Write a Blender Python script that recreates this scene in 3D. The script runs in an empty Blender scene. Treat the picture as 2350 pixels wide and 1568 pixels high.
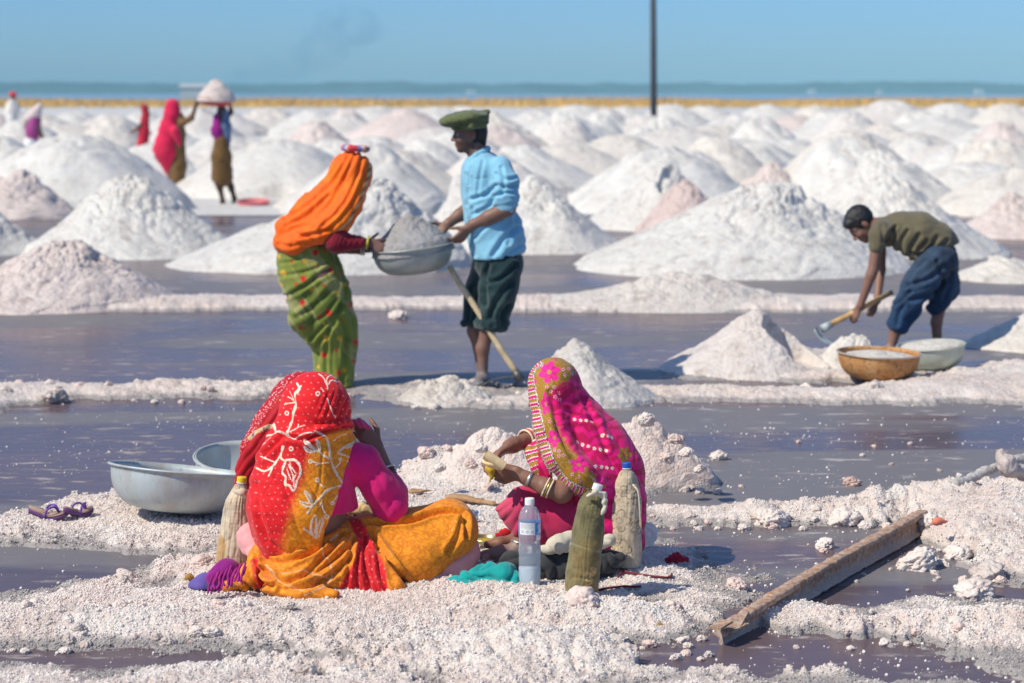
import bpy, math, random
import numpy as np
from mathutils import Vector, Matrix

random.seed(7)
RNG = np.random.default_rng(11)
C = bpy.context.scene.collection
SC = bpy.context.scene

# ------------------------------------------------------------------ camera, sky, sun, exposure
CAMZ, FPX, CX, YH = 1.8, 80.0 / 36.0 * 2349.0, 1174.5, 212.0
cam_d = bpy.data.cameras.new('camera')
cam_d.lens, cam_d.sensor_width, cam_d.sensor_fit = 80.0, 36.0, 'HORIZONTAL'
cam_d.shift_y = -(784.0 - YH) / 2349.0
cam_d.clip_start, cam_d.clip_end = 0.1, 30000.0
cam_d.dof.use_dof = True
cam_d.dof.focus_distance = 8.35
cam_d.dof.aperture_fstop = 3.6
cam = bpy.data.objects.new('camera', cam_d)
cam.location = (0, 0, CAMZ)
cam.rotation_euler = (math.radians(90), 0, 0)
C.objects.link(cam)
SC.camera = cam

SUN_EL, SUN_AZ = math.radians(46), math.radians(31)      # light travels to +X and a little to +Y
LDIR = Vector((math.cos(SUN_EL) * math.cos(SUN_AZ), math.cos(SUN_EL) * math.sin(SUN_AZ), -math.sin(SUN_EL)))
world = bpy.data.worlds.new('World')
SC.world = world
world.use_nodes = True
wn, wl = world.node_tree.nodes, world.node_tree.links
wn.clear()
sky = wn.new('ShaderNodeTexSky')
sky.sky_type = 'NISHITA'
sky.sun_disc = False
sky.sun_elevation = SUN_EL
sky.sun_rotation = math.atan2(-LDIR.x, -LDIR.y)
sky.altitude, sky.air_density, sky.dust_density, sky.ozone_density = 0.0, 1.0, 0.3, 2.5
tint = wn.new('ShaderNodeMixRGB')          # the dry blue haze of the day, strongest low in the sky all round
tint.blend_type = 'MULTIPLY'
tint.inputs['Color2'].default_value = (0.335, 0.575, 0.98, 1)
wtc = wn.new('ShaderNodeTexCoord')
wsx = wn.new('ShaderNodeSeparateXYZ')
wmr = wn.new('ShaderNodeMapRange')
wmr.interpolation_type = 'SMOOTHSTEP'
wmr.inputs['From Min'].default_value, wmr.inputs['From Max'].default_value = 0.0, 0.9
wmr.inputs['To Min'].default_value, wmr.inputs['To Max'].default_value = 1.0, 0.0
wl.new(wtc.outputs['Generated'], wsx.inputs[0])
wl.new(wsx.outputs['Z'], wmr.inputs['Value'])
wl.new(wmr.outputs[0], tint.inputs['Fac'])
bg = wn.new('ShaderNodeBackground')
bg.inputs['Strength'].default_value = 0.118
wo = wn.new('ShaderNodeOutputWorld')
wl.new(sky.outputs[0], tint.inputs['Color1'])
wl.new(tint.outputs[0], bg.inputs['Color'])
wl.new(bg.outputs[0], wo.inputs['Surface'])

sun_d = bpy.data.lights.new('sun', 'SUN')
sun_d.energy, sun_d.angle, sun_d.color = 4.1, math.radians(0.53), (1.0, 0.925, 0.78)
sun = bpy.data.objects.new('sun', sun_d)
sun.rotation_euler = LDIR.to_track_quat('-Z', 'Y').to_euler()
sun.location = (-20, -10, 30)
C.objects.link(sun)
SC.view_settings.view_transform = 'Standard'
SC.view_settings.look = 'None'
SC.view_settings.exposure = 0.19
SC.view_settings.gamma = 1.0
SC.view_settings.use_curve_mapping = False
SC.render.engine = 'CYCLES'
SC.cycles.use_denoising = True
SC.cycles.max_bounces = 8
SC.cycles.volume_bounces = 0

# ------------------------------------------------------------------ helpers
def G(x, y, z=0.0):
    """photo position of a spot on the ground at height z -> place in the world"""
    D = FPX * (CAMZ - z) / (y - YH)
    return np.array(((x - CX) * D / FPX, D, z))

def Q(x, y, D):
    """photo position at a known distance D -> place in the world"""
    return np.array(((x - CX) * D / FPX, D, CAMZ - (y - YH) * D / FPX))

def proj(V):
    V = np.asarray(V)
    D = V[..., 1]
    return CX + V[..., 0] * FPX / D, YH + (CAMZ - V[..., 2]) * FPX / D

def srgb(r, g, b):
    c = np.array((r, g, b), float) / 255.0
    return tuple(np.where(c <= 0.04045, c / 12.92, ((c + 0.055) / 1.055) ** 2.4))

def _h(ix, iy, iz, s):
    n = (ix * 374761393 + iy * 668265263 + iz * 2147483647 + s * 1274126177) & 0xFFFFFFFF
    n = ((n ^ (n >> 13)) * 1274126177) & 0xFFFFFFFF
    n = ((n ^ (n >> 16)) * 2246822519) & 0xFFFFFFFF
    return ((n ^ (n >> 15)) & 0xFFFFFF) / float(0xFFFFFF)

def vnoise(P, s=0):
    P = np.asarray(P, float)
    if P.shape[-1] == 2:
        P = np.concatenate([P, np.zeros(P.shape[:-1] + (1,))], -1)
    i = np.floor(P).astype(np.int64)
    f = P - i
    f = f * f * (3 - 2 * f)
    o = 0
    flat = not np.any(f[..., 2])
    for dz in ((0,) if flat else (0, 1)):
        wz = 1.0 if flat else (f[..., 2] if dz else 1 - f[..., 2])
        for dy in (0, 1):
            wy = f[..., 1] if dy else 1 - f[..., 1]
            for dx in (0, 1):
                wx = f[..., 0] if dx else 1 - f[..., 0]
                o = o + wx * wy * wz * _h(i[..., 0] + dx, i[..., 1] + dy, i[..., 2] + dz, s)
    return o * 2 - 1

def fbm(P, oct=4, s=0, gain=0.5, lac=2.03):
    P = np.asarray(P, float)
    a, o = 1.0, 0.0
    for k in range(oct):
        o = o + a * vnoise(P * lac ** k + 7.3 * k, s + k * 17)
        a *= gain
    return o

def worley(P, s=0):
    """distance to the nearest scattered point, 2-D or 3-D"""
    P = np.asarray(P, float)
    if P.shape[-1] == 2:
        P = np.concatenate([P, np.zeros(P.shape[:-1] + (1,))], -1); zr = (0,)
    else:
        zr = (-1, 0, 1)
    i = np.floor(P).astype(np.int64)
    best = np.full(P.shape[:-1], 9.0)
    for dz in zr:
        for dy in (-1, 0, 1):
            for dx in (-1, 0, 1):
                cx, cy, cz = i[..., 0] + dx, i[..., 1] + dy, i[..., 2] + dz
                ddx = cx + _h(cx, cy, cz, s) - P[..., 0]
                ddy = cy + _h(cx, cy, cz, s + 1) - P[..., 1]
                d = ddx * ddx + ddy * ddy
                if len(zr) > 1:
                    ddz = cz + _h(cx, cy, cz, s + 2) - P[..., 2]
                    d = d + ddz * ddz
                best = np.minimum(best, d)
    return np.sqrt(best)

def pebble(P, s=0):
    """round granular bumps, 0..1"""
    d = worley(P, s)
    return np.sqrt(np.clip(1 - (d / 0.75) ** 2, 0, 1))

def smooth01(x, a, b):
    t = np.clip((x - a) / (b - a), 0, 1)
    return t * t * (3 - 2 * t)

def poly_sd(X, Y, poly):
    """signed distance to a polygon, + inside"""
    d = np.full(X.shape, 1e9)
    ins = np.zeros(X.shape, bool)
    n = len(poly)
    for k in range(n):
        ax, ay = poly[k][0], poly[k][1]
        bx, by = poly[(k + 1) % n][0], poly[(k + 1) % n][1]
        ex, ey = bx - ax, by - ay
        wx, wy = X - ax, Y - ay
        t = np.clip((wx * ex + wy * ey) / (ex * ex + ey * ey + 1e-12), 0, 1)
        d = np.minimum(d, (wx - ex * t) ** 2 + (wy - ey * t) ** 2)
        c = ((ay > Y) != (by > Y)) & (X < (bx - ax) * (Y - ay) / (by - ay + 1e-12) + ax)
        ins ^= c
    d = np.sqrt(d)
    return np.where(ins, d, -d)

# ---- objects
def link(o, parent=None):
    C.objects.link(o)
    if parent is not None:
        o.parent = parent
    return o

def wloc(o):
    v = np.zeros(3)
    while o is not None:
        v = v + np.array(o.location)
        o = o.parent
    return v

def thing(name, label, cat, loc, group=None):
    o = bpy.data.objects.new(name, None)
    o.empty_display_size = 0.1
    o.location = tuple(float(v) for v in loc)
    link(o)
    return tag(o, label, cat, group)

def tag(o, label=None, cat=None, group=None, kind=None):
    if label: o['label'] = label
    if cat: o['category'] = cat
    if group: o['group'] = group
    if kind: o['kind'] = kind
    return o

def mesh_data(name, V, F, smooth=True, col=None):
    V = np.ascontiguousarray(V, np.float32)
    me = bpy.data.meshes.new(name)
    if isinstance(F, np.ndarray):
        nf, k = F.shape
        me.vertices.add(len(V))
        me.vertices.foreach_set('co', V.ravel())
        me.loops.add(nf * k)
        me.loops.foreach_set('vertex_index', np.ascontiguousarray(F, np.int32).ravel())
        me.polygons.add(nf)
        me.polygons.foreach_set('loop_start', np.arange(0, nf * k, k, dtype=np.int32))
    else:
        me.from_pydata(V.tolist(), [], F)
    me.update(calc_edges=True)
    me.polygons.foreach_set('use_smooth', np.full(len(me.polygons), bool(smooth)))
    if col is not None:
        col = np.asarray(col, np.float32)
        at = me.attributes.new('Col', 'FLOAT_COLOR', 'POINT')
        c4 = np.ones((len(V), 4), np.float32)
        c4[:, :col.shape[1]] = col
        at.data.foreach_set('color', c4.ravel())
    return me

def mk(name, V, F, mat, parent=None, smooth=True, col=None, loc=None):
    """mesh object from world coordinates; loc = origin of a top-level one"""
    V = np.asarray(V, float)
    org = wloc(parent) if parent is not None else (np.asarray(loc, float) if loc is not None else np.zeros(3))
    me = mesh_data(name, V - org, F, smooth, col)
    if mat is not None:
        me.materials.append(mat)
    o = bpy.data.objects.new(name, me)
    if parent is None:
        o.location = tuple(org)
    return link(o, parent)

def grid_faces(nu, nv, wrap_u=False):
    """vertex index = u*nv+v"""
    u = np.arange(nu if wrap_u else nu - 1)
    v = np.arange(nv - 1)
    U, Vv = np.meshgrid(u, v, indexing='ij')
    U2 = (U + 1) % nu
    return np.stack([U * nv + Vv, U2 * nv + Vv, U2 * nv + Vv + 1, U * nv + Vv + 1], -1).reshape(-1, 4)

def join(parts):
    """[(V,F4)] -> one V,F"""
    Vs, Fs, n = [], [], 0
    for V, F in parts:
        Vs.append(V); Fs.append(np.asarray(F) + n); n += len(V)
    return np.concatenate(Vs), np.concatenate(Fs)

def normals(V, F):
    a = V[F[:, 2]] - V[F[:, 0]]
    b = V[F[:, 3]] - V[F[:, 1]] if F.shape[1] == 4 else V[F[:, 1]] - V[F[:, 0]]
    n = np.cross(a, b) if F.shape[1] == 4 else np.cross(b, a)
    N = np.zeros_like(V)
    for k in range(F.shape[1]):
        np.add.at(N, F[:, k], n)
    return N / (np.linalg.norm(N, axis=1, keepdims=True) + 1e-12)

def lap(V, F, it=2, w=0.5):
    """Laplacian smoothing"""
    n = len(V)
    e = np.concatenate([F[:, [k, (k + 1) % F.shape[1]]] for k in range(F.shape[1])])
    for _ in range(it):
        S = np.zeros_like(V); c = np.zeros(n)
        np.add.at(S, e[:, 0], V[e[:, 1]]); np.add.at(S, e[:, 1], V[e[:, 0]])
        np.add.at(c, e[:, 0], 1); np.add.at(c, e[:, 1], 1)
        V = V + w * (S / np.maximum(c, 1)[:, None] - V)
    return V

def lathe(prof, n=48, M=None, sq=None):
    """prof [(r,z)] -> V,F ; closed ring surface"""
    prof = np.asarray(prof, float)
    a = np.arange(n) * 2 * math.pi / n
    V = np.stack([prof[None, :, 0] * np.cos(a)[:, None], prof[None, :, 0] * np.sin(a)[:, None],
                  np.repeat(prof[None, :, 1], n, 0)], -1).reshape(-1, 3)
    if sq is not None:
        V = V * np.array(sq)
    F = grid_faces(n, len(prof), True)
    if M is not None:
        V = xf(V, M)
    return V, F

def xf(V, M):
    m = np.array(M)
    return V @ m[:3, :3].T + m[:3, 3]

def tube(pts, rad, n=10, cap=True):
    pts = np.asarray(pts, float)
    m = len(pts)
    rad = np.broadcast_to(np.asarray(rad, float), (m,))
    T = np.gradient(pts, axis=0)
    T /= np.linalg.norm(T, axis=1, keepdims=True) + 1e-12
    ref = np.array((0, 0, 1.0)) if abs(T[0, 2]) < 0.9 else np.array((1.0, 0, 0))
    A = np.cross(T[0], ref); A /= np.linalg.norm(A)
    R = []
    a = np.arange(n) * 2 * math.pi / n
    for k in range(m):
        A = A - T[k] * A.dot(T[k]); A /= np.linalg.norm(A) + 1e-12
        B = np.cross(T[k], A)
        R.append(pts[k] + rad[k] * (np.cos(a)[:, None] * A + np.sin(a)[:, None] * B))
    if cap:
        R = [np.repeat(pts[:1], n, 0)] + R + [np.repeat(pts[-1:], n, 0)]
    V = np.stack(R, 1).reshape(-1, 3)        # index = a*m+k
    return V, grid_faces(n, len(R), True)

def spline(pts, n):
    """Catmull-Rom through points (any dimension)"""
    p = np.asarray(pts, float)
    p = np.concatenate([2 * p[:1] - p[1:2], p, 2 * p[-1:] - p[-2:-1]])
    m = len(p) - 3
    t = np.linspace(0, m - 1e-9, n)
    i = t.astype(int); f = (t - i)[:, None]
    a, b, c, d = p[i], p[i + 1], p[i + 2], p[i + 3]
    return 0.5 * (2 * b + (c - a) * f + (2 * a - 5 * b + 4 * c - d) * f ** 2 + (3 * b - a - 3 * c + d) * f ** 3)

def box(c, s, R=None, bev=0.0):
    x, y, z = [v / 2 for v in s]
    V = np.array([(-x, -y, -z), (x, -y, -z), (x, y, -z), (-x, y, -z), (-x, -y, z), (x, -y, z), (x, y, z), (-x, y, z)], float)
    F = np.array([(0, 3, 2, 1), (4, 5, 6, 7), (0, 1, 5, 4), (1, 2, 6, 5), (2, 3, 7, 6), (3, 0, 4, 7)])
    if R is not None:
        V = V @ np.array(R.to_3x3()).T
    return V + np.asarray(c, float), F

# ---- materials
def new_mat(name):
    m = bpy.data.materials.new(name)
    m.use_nodes = True
    nt = m.node_tree
    b = nt.nodes['Principled BSDF']
    return m, nt, b

def nnode(nt, typ, **kw):
    n = nt.nodes.new(typ)
    for k, v in kw.items():
        if k in n.inputs.keys():
            n.inputs[k].default_value = v
        else:
            setattr(n, k, v)
    return n

def mixc(nt, fac, a, b, mode='MIX'):
    n = nt.nodes.new('ShaderNodeMixRGB')
    n.blend_type = mode
    for k, v in (('Fac', fac), ('Color1', a), ('Color2', b)):
        if hasattr(v, 'links'):
            nt.links.new(v, n.inputs[k])
        elif k == 'Fac':
            n.inputs[k].default_value = v
        else:
            n.inputs[k].default_value = tuple(v)[:3] + (1,)
    return n.outputs[0]

def ramp(nt, fac, stops):
    n = nt.nodes.new('ShaderNodeValToRGB')
    cr = n.color_ramp
    while len(cr.elements) < len(stops):
        cr.elements.new(0.5)
    for e, (p, c) in zip(cr.elements, stops):
        e.position = p
        e.color = (c, c, c, 1) if not hasattr(c, '__len__') else tuple(c)[:3] + (1,)
    nt.links.new(fac, n.inputs['Fac'])
    return n.outputs[0]

def noise(nt, co, scale, detail=4, rough=0.55, out='Fac', dist=0.0):
    n = nt.nodes.new('ShaderNodeTexNoise')
    n.inputs['Scale'].default_value = scale
    n.inputs['Detail'].default_value = detail
    n.inputs['Roughness'].default_value = rough
    n.inputs['Distortion'].default_value = dist
    if co is not None:
        nt.links.new(co, n.inputs['Vector'])
    return n.outputs[out]

def bump(nt, h, strength, dist, bsdf, prev=None):
    n = nt.nodes.new('ShaderNodeBump')
    n.inputs['Strength'].default_value = strength
    n.inputs['Distance'].default_value = dist
    nt.links.new(h, n.inputs['Height'])
    if prev is not None:
        nt.links.new(prev, n.inputs['Normal'])
    nt.links.new(n.outputs[0], bsdf.inputs['Normal'])
    return n.outputs[0]

def coords(nt, which='Object'):
    return nt.nodes.new('ShaderNodeTexCoord').outputs[which]

def position(nt):
    return nt.nodes.new('ShaderNodeNewGeometry').outputs['Position']

def mat_plain(name, col, rough=0.6, metal=0.0, var=0.15, vscale=14.0, bumps=0.15, bscale=60.0, spec=0.5, bdist=0.004, sheen=0.0):
    m, nt, b = new_mat(name)
    co = coords(nt)
    f = noise(nt, co, vscale, 5, 0.6)
    dark = tuple(c * (1 - var) for c in col)
    lite = tuple(min(1, c * (1 + var)) for c in col)
    nt.links.new(mixc(nt, ramp(nt, f, [(0.3, 0.0), (0.7, 1.0)]), dark, lite), b.inputs['Base Color'])
    b.inputs['Roughness'].default_value = rough
    b.inputs['Metallic'].default_value = metal
    b.inputs['Specular IOR Level'].default_value = spec
    b.inputs['Sheen Weight'].default_value = sheen
    if bumps:
        bump(nt, noise(nt, co, bscale, 4, 0.6), bumps, bdist, b)
    return m

def mat_print(name, rough=0.7, scale=42.0):
    """printed cotton: the 'Col' attribute, with a curling darker print where its alpha says so"""
    m, nt, b = new_mat(name)
    at = nnode(nt, 'ShaderNodeAttribute', attribute_name='Col')
    co = coords(nt)
    warp = noise(nt, co, scale * 0.55, 3, 0.5, 'Color')
    wv = nt.nodes.new('ShaderNodeVectorMath'); wv.operation = 'MULTIPLY_ADD'
    nt.links.new(warp, wv.inputs[0]); wv.inputs[1].default_value = (0.035,) * 3; nt.links.new(co, wv.inputs[2])
    n = noise(nt, wv.outputs[0], scale, 2, 0.5)
    line = ramp(nt, n, [(0.40, 0.0), (0.46, 1.0), (0.52, 1.0), (0.58, 0.0)])
    f = nnode(nt, 'ShaderNodeMath', operation='MULTIPLY')
    nt.links.new(line, f.inputs[0]); nt.links.new(at.outputs['Alpha'], f.inputs[1])
    dk = mixc(nt, 1.0, at.outputs['Color'], (0.66, 0.46, 0.5), 'MULTIPLY')
    nt.links.new(mixc(nt, f.outputs[0], at.outputs['Color'], dk), b.inputs['Base Color'])
    b.inputs['Roughness'].default_value = rough
    b.inputs['Specular IOR Level'].default_value = 0.25
    b.inputs['Sheen Weight'].default_value = 0.15
    h1 = bump(nt, noise(nt, co, 40.0, 4, 0.6), 0.22, 0.006, b)
    bump(nt, noise(nt, co, 420.0, 2, 0.5), 0.3, 0.0012, b, h1)
    return m

def mat_cloth(name, rough=0.85, weave=420.0, var=0.12, sheen=0.25, bumps=0.25, trans=0.0):
    """fabric dyed by the mesh's own 'Col' attribute"""
    m, nt, b = new_mat(name)
    at = nnode(nt, 'ShaderNodeAttribute', attribute_name='Col')
    co = coords(nt)
    f = noise(nt, co, 38.0, 5, 0.65)
    c1 = mixc(nt, var, at.outputs['Color'], mixc(nt, 1.0, at.outputs['Color'], ramp(nt, f, [(0.25, 0.25), (0.75, 1.0)]), 'MULTIPLY'))
    nt.links.new(c1, b.inputs['Base Color'])
    b.inputs['Roughness'].default_value = rough
    b.inputs['Specular IOR Level'].default_value = 0.2
    b.inputs['Sheen Weight'].default_value = sheen
    b.inputs['Sheen Roughness'].default_value = 0.5
    h1 = bump(nt, noise(nt, co, 55.0, 3, 0.6), bumps, 0.004, b)
    bump(nt, noise(nt, co, weave, 2, 0.5), 0.3, 0.0012, b, h1)
    return m
# ------------------------------------------------------------------ salt, water and ground materials
def mat_salt(name, fine=90.0, strength=0.7, wet=True, c1=(0.62, 0.605, 0.565), c2=(0.67, 0.665, 0.635), c3=(0.50, 0.44, 0.40), dark=0.5, dirt=0.5):
    m, nt, b = new_mat(name)
    pos = position(nt)
    oi = nt.nodes.new('ShaderNodeObjectInfo')
    n1 = noise(nt, pos, 2.2, 5, 0.6)
    n2 = noise(nt, pos, 19.0, 5, 0.65)
    n3 = noise(nt, pos, fine, 3, 0.7)
    base = mixc(nt, ramp(nt, n1, [(0.38, 0.0), (0.62, 1.0)]), c1, c2)
    base = mixc(nt, ramp(nt, n2, [(0.46, 0.0), (0.66, 0.6)]), base, c3)
    base = mixc(nt, ramp(nt, n3, [(0.25, dark), (0.45, 0.0)]), base, (0.50, 0.455, 0.42))
    n4 = noise(nt, pos, 5.5, 6, 0.68)
    base = mixc(nt, ramp(nt, n4, [(0.54, 0.0), (0.70, dirt)]), base, tuple(v * 0.62 for v in c3))
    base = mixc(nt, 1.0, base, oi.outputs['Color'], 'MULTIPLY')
    if wet:
        sx = nt.nodes.new('ShaderNodeSeparateXYZ')
        nt.links.new(pos, sx.inputs[0])
        ad = nnode(nt, 'ShaderNodeMath', operation='MULTIPLY_ADD')
        nt.links.new(n2, ad.inputs[0]); ad.inputs[1].default_value = -0.03
        nt.links.new(sx.outputs['Z'], ad.inputs[2])
        w = ramp(nt, ad.outputs[0], [(0.0, 1.0), (0.014, 0.0)])
        base = mixc(nt, w, base, (0.36, 0.33, 0.315))
    nt.links.new(base, b.inputs['Base Color'])
    b.inputs['Roughness'].default_value = 0.55
    b.inputs['Specular IOR Level'].default_value = 0.35
    vo = nnode(nt, 'ShaderNodeTexVoronoi', Scale=fine * 0.9)
    nt.links.new(pos, vo.inputs['Vector'])
    h1 = bump(nt, noise(nt, pos, fine, 4, 0.7), strength, 0.012, b)
    inv = nnode(nt, 'ShaderNodeMath', operation='SUBTRACT'); inv.inputs[0].default_value = 1.0
    nt.links.new(vo.outputs['Distance'], inv.inputs[1])
    bump(nt, inv.outputs[0], strength * 0.7, 0.008, b, h1)
    return m

M_SALT = mat_salt('salt_crust', 95.0, 0.75, True, (0.70, 0.60, 0.54), (0.755, 0.695, 0.64), (0.62, 0.475, 0.415), 0.55)
M_GRAIN = mat_plain('salt_crystal', (0.80, 0.74, 0.70), 0.35, var=0.12, vscale=60, bumps=0)
M_SALTM = mat_salt('salt_heap', 34.0, 0.9, wet=False, dark=0.7, dirt=0.75)
M_SALTF = mat_salt('salt_far', 9.0, 0.9, wet=False, dark=0.6, dirt=0.6)

def mat_water():
    m, nt, b = new_mat('brine')
    pos = position(nt)
    mp = nnode(nt, 'ShaderNodeMapping'); mp.inputs['Scale'].default_value = (0.55, 0.9, 1)
    nt.links.new(pos, mp.inputs['Vector'])
    mp2 = nnode(nt, 'ShaderNodeMapping'); mp2.inputs['Scale'].default_value = (4.0, 9.0, 1)
    nt.links.new(pos, mp2.inputs['Vector'])
    big = noise(nt, mp.outputs[0], 1.0, 5, 0.6, dist=0.6)
    sml = noise(nt, mp2.outputs[0], 1.0, 5, 0.65)
    mp3 = nnode(nt, 'ShaderNodeMapping'); mp3.inputs['Scale'].default_value = (0.16, 0.75, 1)
    nt.links.new(pos, mp3.inputs['Vector'])
    band = noise(nt, mp3.outputs[0], 1.0, 4, 0.5, dist=0.4)
    col = mixc(nt, ramp(nt, big, [(0.35, 0.0), (0.65, 1.0)]), (0.098, 0.078, 0.092), (0.140, 0.096, 0.104))
    film = ramp(nt, band, [(0.50, 0.0), (0.56, 1.0)])
    col = mixc(nt, film, col, (0.180, 0.168, 0.176))
    scum = mixc(nt, 1.0, ramp(nt, sml, [(0.57, 0.0), (0.67, 0.9)]), ramp(nt, big, [(0.42, 0.2), (0.56, 0.95)]), 'MULTIPLY')
    col = mixc(nt, scum, col, (0.48, 0.44, 0.42))
    nt.links.new(col, b.inputs['Base Color'])
    b.inputs['IOR'].default_value = 1.25
    b.inputs['Specular IOR Level'].default_value = 0.13
    r = mixc(nt, film, (0.20,) * 3, (0.40,) * 3)
    r = mixc(nt, scum, r, (0.6,) * 3)
    nt.links.new(r, b.inputs['Roughness'])
    mp4 = nnode(nt, 'ShaderNodeMapping'); mp4.inputs['Scale'].default_value = (7.0, 11.0, 1)
    nt.links.new(pos, mp4.inputs['Vector'])
    h1 = bump(nt, noise(nt, mp4.outputs[0], 1.0, 4, 0.55), 0.10, 0.03, b)
    bump(nt, scum, 0.5, 0.006, b, h1)
    return m
M_WATER = mat_water()

# ------------------------------------------------------------------ ground sheet to the horizon, brine, crust
def sheet(name, x0, x1, y0, y1, z, mat, kind='structure'):
    V = [(x0, y0, z), (x1, y0, z), (x1, y1, z), (x0, y1, z)]
    o = mk(name, V, [(0, 1, 2, 3)], mat, smooth=False)
    return tag(o, kind=kind)

M_EARTH = mat_plain('far_earth', (0.30, 0.24, 0.17), 0.9, var=0.25, vscale=0.02, bumps=0)
sheet('ground', -4000, 4000, -60, 3600, -0.30, M_EARTH)
sheet('brine_water', -40, 40, -20, 46, 0.0, M_WATER)

SALT_POLYS = [
  # (height, [photo outline of the water's edge])
  (0.032, [(-900,1195),(0,1190),(60,1175),(130,1160),(240,1142),(330,1140),(600,1135),(900,1118),(1000,1080),(1150,1050),(1500,1050),(1640,1108),
           (1500,1140),(1470,1165),(1475,1205),(1490,1228),(1545,1252),(1590,1272),(1620,1300),(1700,1312),(1738,1332),(1728,1350),(1700,1390),(1650,1440),
           (1560,1470),(1480,1488),(1440,1500),(1425,1530),(1380,1600),(1380,1720),(990,1720),(985,1600),(945,1548),(968,1512),(960,1497),(800,1502),(500,1502),
           (200,1497),(0,1492),(-900,1490),(-900,1385),(0,1372),(130,1358),(250,1348),(340,1312),(400,1292),(460,1284),(420,1273),(300,1265),(130,1253),(0,1247),(-900,1245)]),
  (0.03, [(-900,1545),(0,1538),(400,1540),(700,1530),(760,1542),(900,1558),(1000,1562),(1100,1720),(-900,1720)]),
  (0.028, [(1300,1562),(1500,1550),(1700,1546),(1760,1552),(1840,1546),(1950,1557),(2100,1567),(2349,1577),(3000,1580),(3000,1720),(1300,1720)]),
  (0.034, [(1690,1398),(1770,1380),(1900,1387),(2100,1380),(2349,1382),(3000,1382),(3000,1600),(2349,1560),(2250,1530),(2180,1500),(2100,1478),(2000,1462),
           (1900,1468),(1800,1456),(1740,1436),(1680,1432)]),
  (0.045, [(1460,1168),(1600,1168),(1800,1163),(1950,1160),(2100,1148),(2160,1132),(2260,1112),(2349,1098),(3000,1090),(3000,1360),(2349,1345),(2300,1312),
           (2220,1277),(2150,1247),(2120,1217),(2105,1196),(1980,1201),(1800,1207),(1600,1206),(1470,1202)]),
  (0.065, [(-900,950),(0,945),(60,930),(150,918),(400,915),(720,912),(830,905),(930,930),(1100,938),(1260,938),(1500,925),(1700,922),(1900,930),(2100,928),
           (2349,925),(3200,925),(3200,838),(2349,840),(2200,852),(2130,872),(1960,890),(1880,899),(1500,897),(1300,892),(1200,887),(1000,887),(840,884),(600,884),
           (300,887),(0,890),(-900,892)]),
  (0.045, [(1535,868),(1600,872),(1750,878),(1900,880),(2000,882),(2140,872),(2150,850),(2110,830),(1980,812),(1900,808),(1700,822),(1600,845)]),
  (0.075, [(-900,718),(380,716),(640,712),(1000,712),(1200,716),(1800,718),(2349,715),(3200,715),(3200,693),(2349,691),(1800,688),(1200,692),(640,688),(380,691),(-900,692)]),
]
_PW = [(h, [tuple(G(x, y)[:2]) for x, y in pl]) for h, pl in SALT_POLYS]
# soft heaps that belong to the crust: photo x, photo y of the foot, radius x, radius y, height
_HEAPS = [(1130,900,0.50,0.50,-0.06),(805,900,0.30,0.30,-0.05),(2400,1235,0.75,0.45,0.075),(2250,1190,0.35,0.2,0.045),(1060,1105,0.30,0.14,0.05),(1080,1098,0.10,0.09,0.06),(1000,1108,0.07,0.06,0.05),
          (1230,1085,0.20,0.12,0.08),(1620,1105,0.12,0.08,0.045),
          (960,1110,0.2,0.1,0.05),(100,1440,0.35,0.13,0.035),(300,1455,0.28,0.1,0.035),(620,1455,0.4,0.08,0.025),(1250,1440,0.3,0.08,0.04),(1500,1440,0.22,0.09,0.035),
          (1740,1195,0.07,0.05,0.045),(2090,1185,0.22,0.06,0.045),(1860,1190,0.1,0.05,0.04),(2000,1190,0.09,0.05,0.045),(1930,1460,0.1,0.05,0.045),(1860,1463,0.12,0.05,0.045),
          (1230,1520,0.5,0.16,0.05),(2250,1450,0.5,0.12,0.045),(1720,1550,0.12,0.05,0.045),(1850,1550,0.1,0.05,0.045),(700,1540,0.15,0.06,0.04)]
_HW = [(G(x, y)[0], G(x, y)[1], rx, ry, h) for x, y, rx, ry, h in _HEAPS]

def ground_h(X, Y, rough=True):
    X = np.asarray(X, float); Y = np.asarray(Y, float)
    P2 = np.stack([X, Y], -1)
    wob = 0.06 * fbm(P2 * 2.6, 3, 3) + 0.060 * fbm(P2 * 8.0, 4, 5, 0.6) + 0.02 * vnoise(P2 * 40.0, 7)
    out = np.full(X.shape, -0.05)
    mask = np.zeros(X.shape)
    for h, pl in _PW:
        sd = poly_sd(X, Y, pl) + wob
        prof = h * (1 - np.exp(-np.maximum(sd, 0) / 0.17)) + np.where(sd < 0, np.maximum(sd * 0.30, -0.05), 0.0)
        out = np.maximum(out, prof)
        mask = np.maximum(mask, np.clip(sd / 0.14, 0, 1))
    hp = np.zeros(X.shape)
    for x, y, rx, ry, h in _HW:
        q = ((X - x) / rx) ** 2 + ((Y - y) / ry) ** 2
        hp = hp + h * np.exp(-q * 0.9) * (q < 9)
    hp = np.maximum(hp, -np.maximum(out - 0.006, 0) * 0.9)
    out = out + hp * smooth01(out, -0.02, 0.01)
    if rough:
        lump = smooth01(fbm(P2 * 1.5, 4, 21), -0.25, 0.55) + np.clip(hp * 7, 0, 0.9)
        edge = np.clip(1.5 - mask, 0.5, 1.5)
        sal = smooth01(out, -0.035, 0.012)
        big = pebble(P2 * 6.5 + wob[..., None] * 14, 31)
        d = (0.028 * np.clip(big - 0.45, -0.2, 1) * lump * edge
             + 0.017 * (pebble(P2 * 15.0 + wob[..., None] * 8, 41) - 0.5) * (0.25 + 0.9 * lump)
             + 0.011 * (pebble(P2 * 31.0, 51) - 0.5) * (0.5 + 0.5 * lump)
             + 0.0080 * (pebble(P2 * 58.0, 55) - 0.5)
             + 0.014 * fbm(P2 * 4.0, 4, 61))
        out = out + d * sal
    return out

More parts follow.
